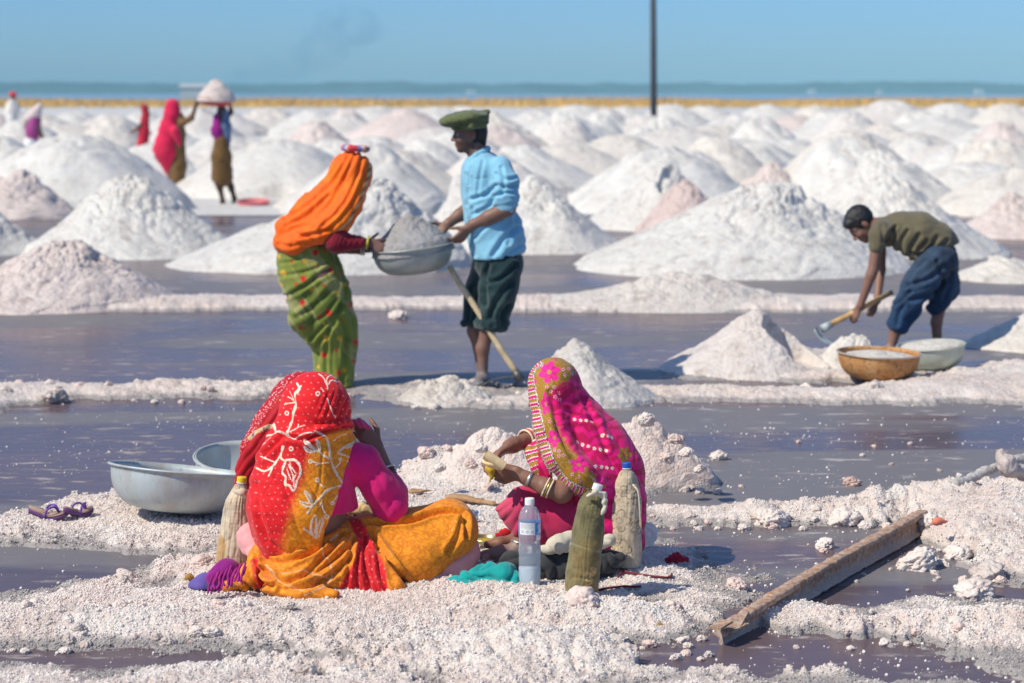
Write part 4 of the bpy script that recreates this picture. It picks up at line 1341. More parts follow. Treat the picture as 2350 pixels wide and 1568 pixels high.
    for k, mt in enumerate((M_BANGLE, mat_plain('green_glass', (0.03, 0.12, 0.03), 0.3, 0, 0.4, 150, 0), M_BANGLE, M_SILVER)):
        mk('bangle', *torus(f.p(888, 1090, 0.14) + _unit(ax) * (-0.004 + 0.010 * k), ax, 0.0345, 0.0045), mt, root)
    # bread held to the mouth
    return root
red_woman()

# ------------------------------------------------------------------ the woman sitting behind her
def behind_woman():
    f = Fig(8.80)
    root = thing('person', 'woman in dark red dotted veil with gold hem, mostly hidden behind the red veiled woman', 'person', (f.p(690, 1260)[0], 8.80, 0.04))
    SK = (0.18, 0.09, 0.06)
    B = Blend()
    hd = head(B, f.p(698, 930, 0.0), (0.95, -0.1, -0.2), (0, 0, 1), 0.80, f.p(670, 1000))
    B.chain(f.pts([(670, 1000), (650, 1080), (660, 1210)]), f.rad([34, 70, 80]), 0.04)
    B.chain(f.pts([(640, 1040, 0.0), (640, 1130, -0.02), (770, 1165, -0.02), (812, 1166, 0.0)]), f.rad([26, 22, 16, 14]), 0.015)
    hand(B, f.p(812, 1166, 0.0), (0.9, 0.05, 0.05), (0, 0.2, 1), -1, 0.45, 0.85)
    B.chain(f.pts([(700, 1230, 0.1), (900, 1225, 0.1), (985, 1236, 0.05)]), f.rad([50, 40, 26]), 0.03)
    V, F = B.mesh(0.0062, 1)
    col = np.tile(np.array(SK), (len(V), 1)); paint_face(V, col, hd)
    finish('body', V, F, M_SKIN, root, col)
    B = Blend()
    B.chain(f.pts([(660, 1010), (640, 1070), (645, 1180)]), f.rad([52, 82, 86]), 0.05)
    B.chain(f.pts([(600, 1030, -0.08), (582, 1100, -0.08), (620, 1160, -0.06), (775, 1165, -0.02), (795, 1166, 0.0)]), f.rad([32, 30, 30, 24, 18]), 0.03)
    V, F = B.mesh(0.008, 2)
    x, y = proj(V)
    dd = 0.008 * pleat((x * 0.8 + y * 0.35) / 26 + fbm(V * 6, 2, 5)) + 0.003 * fbm(V * 14, 2, 6)
    finish('blouse', V, F, M_CLOTH, root, np.tile(np.array((0.36, 0.006, 0.030)), (len(V), 1)), dd)
    B = Blend()
    B.chain(f.pts([(680, 1230, 0.0), (820, 1235, 0.10), (920, 1228, 0.12)]), f.rad([80, 60, 45]), 0.06)
    B.cut(lambda P: 0.03 - P[..., 2])
    V, F = B.mesh(0.010, 2)
    finish('skirt', V, F, M_CLOTH, root, np.tile(np.array((0.45, 0.01, 0.03)), (len(V), 1)), 0.006 * pleat(V[:, 0] * 22 + fbm(V * 5, 2, 7)))
    # veil: head, and the fall down her left side with the gold hem
    B = Blend()
    B.ell(f.p(690, 920, 0.0), (f.m(62), 0.13, f.m(66)), None, 0.03)
    B.chain(f.pts([(672, 945, -0.03), (640, 975, -0.06), (612, 1000, -0.10), (585, 1035, -0.12), (566, 1080, -0.12), (553, 1130, -0.10), (552, 1160, -0.10)]), f.rad([56, 48, 36, 27, 19, 13, 9]), 0.05)
    hem = [(545, 1060), (575, 1020), (600, 992), (640, 970), (700, 955)]
    V, F = B.mesh(0.0050, 2)
    x, y = proj(V)
    dd = 0.007 * pleat((x + 0.75 * y) / 23 + 0.6 * fbm(V * 6, 2, 8)) * smooth01(y, 900, 960) + 0.003 * fbm(V * 12, 2, 9)
    col = np.tile(np.array((0.44, 0.004, 0.012)), (len(V), 1))
    P2 = np.stack([x, y], -1)
    # tie-dyed rings of white dots, little mirrored diamonds
    zone = smooth01(np.sin((x + 0.7 * y) / 24.0), 0.0, 0.35)
    dots = smooth01(0.26 - worley(P2 / 5.4, 12), 0, 0.1) * zone
    col = lerpc(col, (0.90, 0.55, 0.55), dots * 0.85)
    dia = smooth01(0.14 - worley(P2 / 17.0, 14), 0, 0.03) * (1 - zone) * (y < 935)
    col = lerpc(col, (0.75, 0.42, 0.05), dia); col = lerpc(col, (0.02, 0.16, 0.06), smooth01(0.06 - worley(P2 / 17.0, 14), 0, 0.02) * (1 - zone) * (y < 935))
    g = stroke_dist(x, y, [(573, 1006), (590, 990), (612, 981), (650, 972)])
    gs = smooth01(5.0 - g, 0, 1.2)
    col = lerpc(col, lerpc((0.62, 0.45, 0.22), (0.22, 0.10, 0.30), smooth01(np.sin(x / 2.0), 0.3, 0.7) * (g < 2.4)), gs)
    dd += 0.003 * gs
    finish('veil', V, F, M_SATIN, root, col, dd)
    for k in range(3):
        mk('bangle', *torus(f.p(800 + 4 * k, 1166, 0.0), (1, 0.05, 0), 0.030, 0.004), (M_CREAMB, M_SILVER, M_CREAMB)[k], root)
behind_woman()

# ------------------------------------------------------------------ the seated woman in the pink flowered veil
def zB(L):
    return [(1057.7 + 0.3915 * x, 784.8 + 0.3915 * y) for x, y in L]

def pink_woman():
    f = Fig(8.55)
    root = thing('person', 'woman seated in profile in a magenta flowered veil, unwrapping flat bread in her hands', 'person', (f.p(1360, 1285)[0], 8.55, 0.045))
    SK = np.array((0.265, 0.130, 0.085))
    B = Blend()
    hd = head(B, f.p(1268, 900, 0.0), (-1, 0.12, -0.30), (-0.25, 0, 1), 0.84, f.p(1310, 985))
    B.chain(f.pts([(1310, 985), (1350, 1070), (1385, 1220)]), f.rad([34, 60, 55]), 0.05)
    # near arm
    B.chain(f.pts([(1338, 1040, -0.06), (1290, 1130, -0.17)]), f.rad([24, 24]), 0.02)
    B.chain(f.pts([(1286, 1130, -0.17), (1250, 1117, -0.18), (1209, 1098, -0.17), (1188, 1087, -0.165)]), f.rad([22, 19, 15, 14.5]), 0.015)
    # far arm
    B.chain(f.pts([(1300, 1010, 0.12), (1252, 1002, 0.14), (1232, 1002, 0.12), (1178, 1022, 0.02), (1168, 1025, 0.0)]), f.rad([28, 24, 21, 16.5, 16]), 0.015)
    hand(B, f.p(1190, 1088, -0.165), f.p(1140, 1078, -0.150) - f.p(1190, 1088, -0.165), (-0.10, 0.9, 0.45), -1, 0.42, 0.98, thumb=0.25)
    hand(B, f.p(1170, 1025, 0.0), f.p(1108, 1060, -0.10) - f.p(1170, 1025, 0.0), (0.25, -0.35, -0.9), 1, 0.45, 0.95, thumb=0.35)
    # legs and feet
    B.chain(f.pts([(1360, 1225, -0.02), (1205, 1158, -0.06), (1196, 1240, -0.07)]), f.rad([46, 34, 17]), 0.02)
    B.chain(f.pts([(1196, 1240, -0.07), (1185, 1262, -0.08), (1148, 1268, -0.10), (1112, 1274, -0.12)]), f.rad([17, 17, 15, 11]), 0.02)
    for k in range(5):
        B.cap(f.p(1118, 1268 + 2.6 * k, -0.08 - 0.022 * k), f.p(1101 + 1.6 * k, 1272 + 3.2 * k, -0.09 - 0.026 * k), 0.0105, 0.0088, 0.004)
    B.chain(f.pts([(1225, 1222, 0.10), (1185, 1240, 0.06), (1145, 1247, 0.03), (1118, 1250, 0.02)]), f.rad([18, 16, 13, 9]), 0.02)
    V, F = B.mesh(0.0045, 1)
    x, y = proj(V)
    col = np.tile(SK, (len(V), 1))
    paint_face(V, col, hd)
    dust = smooth01(y, 1225, 1255) * (x < 1215)
    col = lerpc(col, (0.30, 0.24, 0.21), dust * (0.35 + 0.35 * smooth01(fbm(V * 30, 3, 5), -0.2, 0.5)) * (np.asarray(V)[:, 1] < f.D - 0.03))
    body = finish('body', V, F, M_SKIN, root, col, 0.0012 * fbm(V * 60, 2, 7))
    # skirt
    B = Blend()
    B.chain(f.pts([(1350, 1225, 0.0), (1290, 1190, -0.04), (1206, 1160, -0.06)]), f.rad([72, 62, 42]), 0.04)
    B.chain(f.pts([(1200, 1152, -0.06), (1172, 1168, -0.07), (1143, 1170, -0.08)]), f.rad([34, 22, 7]), 0.03)
    B.chain(f.pts([(1215, 1185, -0.06), (1228, 1215, -0.05), (1260, 1230, -0.03)]), f.rad([42, 38, 40]), 0.04)
    B.chain(f.pts([(1165, 1185, -0.07), (1190, 1212, -0.08), (1225, 1238, -0.07)]), f.rad([14, 14, 12]), 0.03)
    B.chain(f.pts([(1300, 1195, 0.14), (1215, 1175, 0.12)]), f.rad([55, 40]), 0.04)
    B.cut(lambda P: 0.035 - P[..., 2])
    V, F = B.mesh(0.0060, 2)
    x, y = proj(V)
    u = np.degrees(np.arctan2(y - 1118, x - 1215)) / 14.0 + 0.5 * fbm(V * 6, 2, 31)
    dd = 0.0065 * pleat(u) * smooth01(np.hypot(x - 1215, y - 1118), 30, 90) * (1 - 0.8 * smooth01(x, 1240, 1290)) + 0.003 * fbm(V * 13, 3, 32)
    col = np.tile(np.array((0.52, 0.022, 0.095)), (len(V), 1)) * (1 + 0.12 * fbm(V * np.array((10, 10, 60)), 2, 34))[:, None]
    col = lerpc(col, (0.66, 0.10, 0.17), smooth01(x, 1215, 1150) * 0.6)
    finish('skirt', V, F, M_CLOTH, root, col, dd)
    # veil
    B = Blend()
    B.ell(f.p(1271, 884, 0.0), (f.m(60), 0.125, f.m(64)), None, 0.03)
    B.chain(f.pts([(1280, 925, 0.0), (1318, 975, 0.0), (1352, 1030, 0.0), (1385, 1085, 0.0), (1402, 1150, 0.0), (1412, 1215, 0.0), (1420, 1248, 0.0)]), f.rad([57, 64, 82, 86, 72, 62, 52]), 0.05)
    B.chain(f.pts([(1250, 930, -0.08), (1260, 985, -0.12), (1285, 1045, -0.16), (1330, 1090, -0.17), (1362, 1110, -0.16)]), f.rad([30, 30, 32, 32, 24]), 0.05)
    B.chain(f.pts([(1330, 1190, -0.06), (1370, 1215, -0.10), (1400, 1230, -0.08)]), f.rad([22, 46, 46]), 0.04)
    B.cap(f.p(1340, 1165, -0.10), f.p(1385, 1150, -0.10), f.m(26), f.m(40), 0.04)
    B.chain(f.pts([(1236, 1010, 0.10), (1228, 1040, 0.02), (1238, 1072, -0.02), (1252, 1092, -0.04)]), f.rad([16, 20, 18, 14]), 0.02)
    B.cut(lambda P: 0.035 - P[..., 2])
    V, F = B.mesh(0.0031, 2)
    x, y = proj(V)
    MG, MD, MU = np.array((0.80, 0.006, 0.185)), np.array((0.50, 0.003, 0.075)), np.array((0.40, 0.205, 0.020))
    ph = (y + 0.25 * x) / 4.6 + 3.2 * fbm(np.stack([x, y], -1) / 26.0, 3, 40)
    col = lerpc(MG, MD, smooth01(np.sin(ph), -0.1, 0.5) * 0.9)
    hem = np.array(spline(zB([(470,92),(405,150),(393,220),(418,330),(440,440),(470,560),(508,680),(560,780),(630,842),(722,885)]), 420))
    # distance from the hem, and arc length along it
    seg = np.cumsum(np.r_[0, np.hypot(*np.diff(hem, axis=0).T)])
    d2 = (x[:, None] - hem[None, :, 0]) ** 2 + (y[:, None] - hem[None, :, 1]) ** 2
    k = d2.argmin(1); dh = np.sqrt(d2.min(1)); s = seg[k]
    mus = in_poly(x, y, zB([(470,80),(600,95),(660,120),(665,190),(600,235),(540,270),(500,330),(545,450),(585,540),(640,630),(720,720),(790,790),(830,850),(760,905),(600,860),(480,700),(400,450),(360,200),(400,110)])) 
    streak = smooth01(mus + 9 * np.sin((x * 0.5 + y) / 3.2) * fbm(V * 20, 2, 41), -6, 3)
    mu = lerpc(MU, (0.30, 0.14, 0.012), smooth01(np.sin((x - y) / 1.6 + 4 * fbm(V * 25, 2, 42)), 0, 0.8) * 0.5)
    col = col * (1 - streak[:, None]) + mu * streak[:, None]
    # pale tracery on the mustard
    tr = np.abs(fbm(np.stack([x, y], -1) / 11.0, 2, 43)); tr = smooth01(0.035 - tr, 0, 0.03) * streak
    col = lerpc(col, (0.66, 0.52, 0.30), tr * 0.7)
    def flower(cx, cy, r, n, c1, c2, rot=0.0, asp=1.0):
        nonlocal col
        cx, cy = zB([(cx, cy)])[0]; r = r * 0.3915
        dx, dy = (x - cx) / asp, y - cy
        rr, th = np.hypot(dx, dy), np.arctan2(dy, dx) + rot
        lim = r * (0.55 + 0.45 * np.abs(np.cos(n * th / 2)) ** 0.7)
        a = smooth01(lim - rr, -0.8, 0.8)
        pet = lerpc(c1, np.asarray(c1) * 0.6, smooth01(np.abs(np.sin(n * th / 2)), 0.75, 1.0))
        col = col * (1 - a[:, None]) + pet * a[:, None]
        b = smooth01(r * 0.2 - rr, -0.6, 0.6)
        col = lerpc(col, c2, b)
    PK, YC = (0.86, 0.02, 0.27), (0.45, 0.26, 0.05)
    flower(517, 178, 66, 6, PK, YC, 0.3)
    flower(497, 365, 70, 5, PK, YC, 0.5, 0.42)
    flower(548, 565, 55, 5, PK, YC, 1.0, 0.8)
    flower(690, 720, 52, 5, PK, YC, 0.2, 1.0)
    flower(835, 850, 60, 5, PK, YC, 0.6, 1.1)
    flower(957, 665, 52, 6, MU, (0.55, 0.02, 0.12), 0.1, 0.8)
    flower(430, 232, 16, 5, PK, YC); flower(610, 205, 34, 4, (0.26, 0.17, 0.02), YC, 0.4)
    wf = [(665,455),(700,460),(733,462),(768,465),(680,588),(712,602),(745,612),(780,625),(815,632),(850,636),(785,730),(820,735),(852,738),(885,740),(828,548),(858,555),(885,560)]
    mf = [(505,265),(525,290),(545,265),(572,300),(575,338),(552,322),(597,163),(630,158),(606,192),(650,185),(435,272),(520,470),(555,490),(548,632),(575,640),(600,665),(572,668),(655,775),(690,790),(700,820),(775,810),(640,700),(470,135)]
    for L, c0 in ((wf, (0.92, 0.86, 0.70)), (mf, (0.80, 0.05, 0.28))):
        for cx, cy in L:
            px, py = zB([(cx, cy)])[0]
            rr, th = np.hypot(x - px, y - py), np.arctan2(y - py, x - px)
            a = smooth01(4.2 * (0.62 + 0.38 * np.abs(np.cos(2.5 * th))) - rr, -0.6, 0.6)
            if c0[1] > 0.5:
                col = lerpc(col, c0, a); col = lerpc(col, (0.40, 0.22, 0.03), smooth01(1.3 - rr, -0.5, 0.5))
            else:
                col = lerpc(col, (0.90, 0.80, 0.76), a * smooth01(np.abs(np.cos(2.5 * th)), 0.6, 0.9)); col = lerpc(col, c0, smooth01(2.4 - rr, -0.6, 0.6))
    # striped edging and black-dotted line
    per = (s / 17.0) % 1.0
    stp = np.where((per < 0.36)[:, None], np.array((0.62, 0.008, 0.15)), np.where((per < 0.46)[:, None] | (per > 0.90)[:, None], np.array((0.85, 0.80, 0.78)), np.where(((per > 0.46) & (per < 0.52))[:, None], np.array((0.03, 0.02, 0.03)), MU)))
    flap = in_poly(x, y, zB([(372,640),(440,560),(460,800),(420,850),(390,760)])) > 0
    st = (dh < 10.0) & (s > 4)
    col = np.where((st | flap)[:, None], stp, col)
    bl = ((dh >= 10.0) & (dh < 13.2) & (s > 4))
    chk = (np.sin(s * 2.1) * np.sin(dh * 3.0) > 0)
    col = np.where(bl[:, None], np.where(chk[:, None], np.array((0.80, 0.76, 0.74)), np.array((0.015, 0.012, 0.02))), col)
    # folds
    dd = 0.0070 * pleat((x * 0.84 - y * 0.40) / 36 + 0.4 * fbm(V * 4, 2, 45), 0.65) * smooth01(y, 930, 1000) + 0.0028 * fbm(V * 12, 3, 46)
    for pl, dp in (([(1330, 905), (1345, 930), (1372, 985), (1390, 1030)], 0.008), ([(1262, 900), (1280, 985), (1320, 1060), (1372, 1100)], 0.006), ([(1300, 940), (1330, 960), (1370, 965)], 0.006)):
        q = stroke_dist(x, y, pl)
        dd += -dp * np.exp(-(q / 6.0) ** 2) + 0.5 * dp * np.exp(-((q - 11) / 6.0) ** 2)
    finish('veil', V, F, M_SATIN, root, col, dd)
    # jewellery
    d1 = f.p(1188, 1087, -0.165) - f.p(1250, 1117, -0.18)
    mk('wristwatch', *torus(f.p(1214, 1100, -0.172), d1, 0.0275, 0.0035, 30, 8, 1.8), M_SILVER, root)
    for k in range(3):
        mk('bangle', *torus(f.p(1252 + 5 * k, 1118 + 2 * k, -0.18), d1, 0.0350, 0.0036), (M_CREAMB, M_GOLD, M_CREAMB)[k], root)
    d2 = f.p(1168, 1025, 0.0) - f.p(1232, 1002, 0.12)
    for k in range(3):
        mk('bangle', *torus(f.p(1216 - 5 * k, 1007 + 1.5 * k, 0.09 - 0.008 * k), d2, 0.0375, 0.0045), (M_CREAMB, mat_plain('red_lac', (0.55, 0.03, 0.03), 0.4, bumps=0), M_CREAMB)[k], root)
    mk('anklet', *torus(f.p(1194, 1245, -0.07), (0.25, 0.1, 1), 0.034, 0.005), M_SILVER, root)
    return root
pink_woman()
# ------------------------------------------------------------------ the standing woman in the orange veil
def grip(B, W, f, n, side, sc=1.0):
    hand(B, W, f, n, side, 0.62, sc, 0.6, 0.5)

def orange_woman():
    f = Fig(13.9)
    root = thing('person', 'standing woman in orange veil and green flowered skirt handing over a pan', 'person', (f.p(770, 890)[0], 13.9, 0.06))
    SK = np.array((0.19, 0.10, 0.074))
    B = Blend()
    hd = head(B, f.p(806, 398, 0.0), (1, -0.05, -0.35), (0.3, 0, 1), 0.92, f.p(775, 450))
    B.chain(f.pts([(775, 450), (745, 490), (705, 560), (715, 620)]), f.rad([20, 36, 38, 44]), 0.05)
    B.chain(f.pts([(778, 492, -0.14), (768, 560, -0.18), (822, 558, -0.16), (850, 556, -0.14)]), f.rad([17, 14.5, 11, 9.5]), 0.015)
    grip(B, f.p(850, 556, -0.14), f.p(884, 578, -0.17) - f.p(850, 556, -0.14), (0.3, 0.9, -0.3), -1, 0.98)
    B.chain(f.pts([(775, 498, 0.14), (770, 570, 0.15), (820, 571, 0.14), (842, 571, 0.13)]), f.rad([17, 14, 11, 9.5]), 0.015)
    grip(B, f.p(842, 571, 0.13), f.p(872, 562, 0.18) - f.p(842, 571, 0.13), (0.3, -0.9, 0.3), 1, 0.98)
    for s, x0 in ((-0.06, 772), (0.10, 790)):
        B.chain(f.pts([(735, 640, s), (x0 - 4, 760, s), (x0, 868, s), (x0 + 3, 884, s)]), f.rad([40, 22, 13, 12]), 0.03)
        B.chain(f.pts([(x0 + 3, 886, s), (x0 + 20, 892, s - 0.02), (x0 + 38, 896, s - 0.03)]), f.rad([12, 10, 7]), 0.02)
    V, F = B.mesh(0.0068, 1)
    col = np.tile(SK, (len(V), 1)); paint_face(V, col, hd)
    finish('body', V, F, M_SKIN, root, col)
    # blouse
    B = Blend()
    B.chain(f.pts([(770, 470), (745, 505), (712, 565)]), f.rad([34, 44, 44]), 0.05)
    for s in (-1, 1):
        B.chain(f.pts([(782, 490, 0.15 * s), (770, 556, 0.185 * s), (824, 557 + (12 if s > 0 else 0), 0.165 * s)]), f.rad([21, 23, 15]), 0.03)
    V, F = B.mesh(0.009, 2)
    x, y = proj(V)
    finish('blouse', V, F, M_CLOTH, root, np.tile(np.array((0.22, 0.006, 0.022)), (len(V), 1)), 0.006 * pleat((x * 0.9 + y * 0.2) / 11 + fbm(V * 6, 2, 3)) + 0.004 * fbm(V * 13, 2, 5))
    # green skirt
    B = Blend()
    B.loft(f.st([(562, 645, 762, 0.14), (575, 634, 770, 0.15), (640, 637, 795, 0.18), (700, 662, 808, 0.18), (742, 672, 819, 0.17), (780, 703, 820, 0.15), (800, 718, 818, 0.13), (855, 722, 813, 0.14), (892, 728, 810, 0.16)]), 0.03)
    B.chain(f.pts([(690, 660, -0.10), (690, 735, -0.12), (712, 775, -0.11)]), f.rad([20, 24, 12]), 0.05)
    V, F = B.mesh(0.0085, 2)
    x, y = proj(V)
    a = np.degrees(np.arctan2(y - 540, x - 815)) + 11 * fbm(V * 3.5, 3, 8)
    up = pleat(a / 8.5, 0.8) * 0.012 * (1 - smooth01(y, 760, 800)) * (0.45 + 0.55 * smooth01(fbm(V * 4, 2, 17), -0.3, 0.3))
    lo = pleat((x + 0.06 * (y - 800)) / 17 + 0.3 * fbm(V * 3, 2, 9), 0.8) * 0.016 * smooth01(y, 750, 800)
    dd = 0.25 * up + 0.4 * lo + 0.003 * fbm(V * 12, 2, 10)
    dd += fold_lines(x, y, [([(750, 600), (707, 622), (640, 636)], 0.006, 4), ([(754, 620), (695, 659), (652, 683)], 0.013, 5), ([(765, 655), (726, 699), (679, 730)], 0.012, 6), ([(773, 690), (742, 726), (691, 753)], 0.007, 4),
        ([(781, 699), (757, 734), (714, 777)], 0.014, 4.5), ([(793, 659), (785, 699), (754, 757), (726, 792)], 0.015, 5.5), ([(754, 757), (750, 805), (748, 870)], 0.010, 4), ([(781, 730), (793, 777), (785, 880)], 0.016, 5.5),
        ([(808, 730), (810, 816), (806, 880)], 0.008, 4), ([(770, 590), (788, 640), (800, 690)], 0.009, 4.5), ([(700, 585), (672, 600), (645, 604)], 0.006, 3.5), ([(720, 640), (690, 668), (668, 678)], 0.006, 3.5)])
    G1, G2 = np.array((0.235, 0.285, 0.045)), np.array((0.125, 0.170, 0.028))
    G1, G2 = G1 * 0.85, G2 * 0.85
    col = lerpc(G1, G2, smooth01(fbm(V * 6, 4, 12), -0.35, 0.4) * 0.8)
    pale = smooth01(fbm(np.stack([(x * 0.7 - y * 0.5) / 9, (x * 0.5 + y * 0.7) / 60], -1), 3, 13), 0.2, 0.6)
    col = lerpc(col, (0.40, 0.38, 0.16), pale * 0.6)
    ang = np.arctan2(V[:, 1] - 13.9, V[:, 0] - f.p(745, 700)[0])
    for cx, cy, r, kind in ((723,580,8,0),(746,574,4,0),(676,570,4,1),(640,588,5,1),(669,601,4,0),(757,620,7,0),(782,632,5,0),(651,627,7,1),(696,640,8,0),(680,652,4,0),(645,655,5,1),(742,655,4,0),(716,665,5,1),(694,695,8,0),(655,683,4,0),(801,700,7,0),(752,717,8,0),(734,726,5,0),(690,752,5,0),(702,754,3,0),(743,742,4,1),(784,735,3,0),(748,777,7,1),(778,777,6,1),(744,815,7,0),(771,804,4,0),(815,785,6,0),(812,830,4,0),(731,842,5,1),(777,856,7,0),(790,850,5,1),(770,670,5,1),(792,655,4,1),(725,610,4,1),(660,580,4,0),(700,600,5,1)):
        rr = np.hypot(x - cx, (y - cy) * 0.9)
        a_ = smooth01(r * (0.85 + 0.15 * np.cos(5 * np.arctan2(y - cy, x - cx))) - rr, -1.0, 1.0)
        col = lerpc(col, ((0.62, 0.035, 0.018), (0.72, 0.42, 0.03))[kind], a_)
        col = lerpc(col, ((0.40, 0.02, 0.02), (0.60, 0.25, 0.02))[kind], smooth01(r * 0.35 - rr, -0.8, 0.8))
    finish('skirt', V, F, M_CLOTH, root, col, dd)
    # veil
    B = Blend()
    B.ell(f.p(805, 392, 0.0), (f.m(47), 0.125, f.m(44)), None, 0.03)
    B.chain(f.pts([(802, 410, 0), (790, 440, 0), (762, 470, 0), (720, 505, 0), (682, 532, 0)]), f.rad([44, 46, 54, 54, 42]), 0.05)
    B.chain(f.pts([(815, 430, -0.10), (800, 470, -0.14), (775, 505, -0.16), (735, 530, -0.17), (700, 545, -0.16)]), f.rad([24, 26, 30, 26, 22]), 0.05)
    B.chain(f.pts([(655, 556, -0.05), (675, 560, -0.12), (700, 556, -0.15)]), f.rad([29, 24, 14]), 0.03)
    B.cap(f.p(652, 520, -0.02), f.p(672, 530, -0.04), f.m(22), f.m(24), 0.03)
    fr = half((856, 360), (846, 410), f.D, False)
    V, F = B.mesh(0.0070, 2)
    x, y = proj(V)
    r = np.hypot(x - 840, y - 340); a = np.degrees(np.arctan2(y - 345, x - 835)) + 4 * fbm(V * 5, 2, 14)
    dd = 0.0045 * pleat(a / 6.5, 0.8) * smooth01(r, 35, 90) * (0.35 + 0.65 * smooth01(fbm(V * 4, 2, 18), -0.35, 0.3)) + 0.004 * fbm(V * 12, 2, 15)
    dd += fold_lines(x, y, [([(816, 350), (793, 405), (761, 464), (714, 511), (667, 526)], 0.0091, 4), ([(832, 354), (816, 413), (785, 475), (734, 526)], 0.0091, 4), ([(801, 358), (765, 417), (714, 464), (656, 503)], 0.0084, 4.5),
        ([(844, 374), (828, 424), (801, 479), (754, 526), (687, 542)], 0.0091, 4), ([(781, 366), (754, 409), (707, 440)], 0.0065, 4), ([(690, 545), (720, 540), (760, 525)], 0.0078, 4), ([(640, 560), (665, 566), (690, 560)], 0.0065, 4)])
    dd += -0.016 * np.exp(-(stroke_dist(x, y, [(640, 540), (660, 532), (690, 540), (720, 555)]) / 6) ** 2)
    dd += -0.010 * np.exp(-(stroke_dist(x, y, [(655, 520), (700, 500), (755, 450)]) / 6) ** 2)
    col = lerpc((0.95, 0.200, 0.004), (0.90, 0.135, 0.004), smooth01(fbm(V * 5, 3, 16), -0.2, 0.4))
    hem = [(852, 372), (842, 412), (828, 455), (800, 512), (745, 557)]
    hs = smooth01(3.0 - stroke_dist(x, y, hem), -0.5, 1)
    col = lerpc(col, lerpc((0.18, 0.09, 0.03), (0.6, 0.5, 0.3), smooth01(np.sin((x + y) / 2.5), -0.3, 0.3)), hs)
    finish('veil', V, F, M_SATIN, root, col, dd)
    # head pad
    V, F = torus(f.p(815, 341, 0.0), (0.06, 0, 1), f.m(24), f.m(9.5), 40, 14, 0.75)
    c = (V - f.p(815, 341, 0.0)); an = np.arctan2(c[:, 1], c[:, 0])
    st = np.sin(an * 9 + 3 * np.sin(an * 2))
    col = lerpc((0.62, 0.05, 0.06), (0.72, 0.55, 0.45), smooth01(st, 0.1, 0.6)); col = lerpc(col, (0.16, 0.24, 0.52), smooth01(np.sin(an * 5 + 1), 0.65, 0.8))
    pad = finish('head_pad', V, F, M_CLOTH, root, col, 0.004 * fbm(V * 40, 2, 3))
    mk('bangle', *torus(f.p(843, 557, -0.145), (1, 0.05, -0.2), 0.036, 0.007), mat_plain('yellow_bangle', (0.60, 0.50, 0.04), 0.4, bumps=0), root)
    for k in range(2):
        mk('bangle', *torus(f.p(829 + 6 * k, 571, 0.138), (1, 0, 0), 0.036, 0.007), M_SILVER, root)
    for s, x0 in ((-0.06, 772), (0.10, 790)):
        V, F = lathe([(0, 0), (0.042, 0), (0.045, 0.008), (0.042, 0.016), (0, 0.016)], 28, Matrix.Translation(f.p(x0 + 18, 901, s - 0.03)), None)
        c = V.mean(0); V = c + (V - c) * np.array((2.6, 1.0, 1.0))
        mk('sandal', V, F, mat_plain('dark_rubber', (0.03, 0.03, 0.035), 0.8), root)
orange_woman()

def rot_to_y():
    return Matrix.Rotation(math.radians(90), 4, 'X')

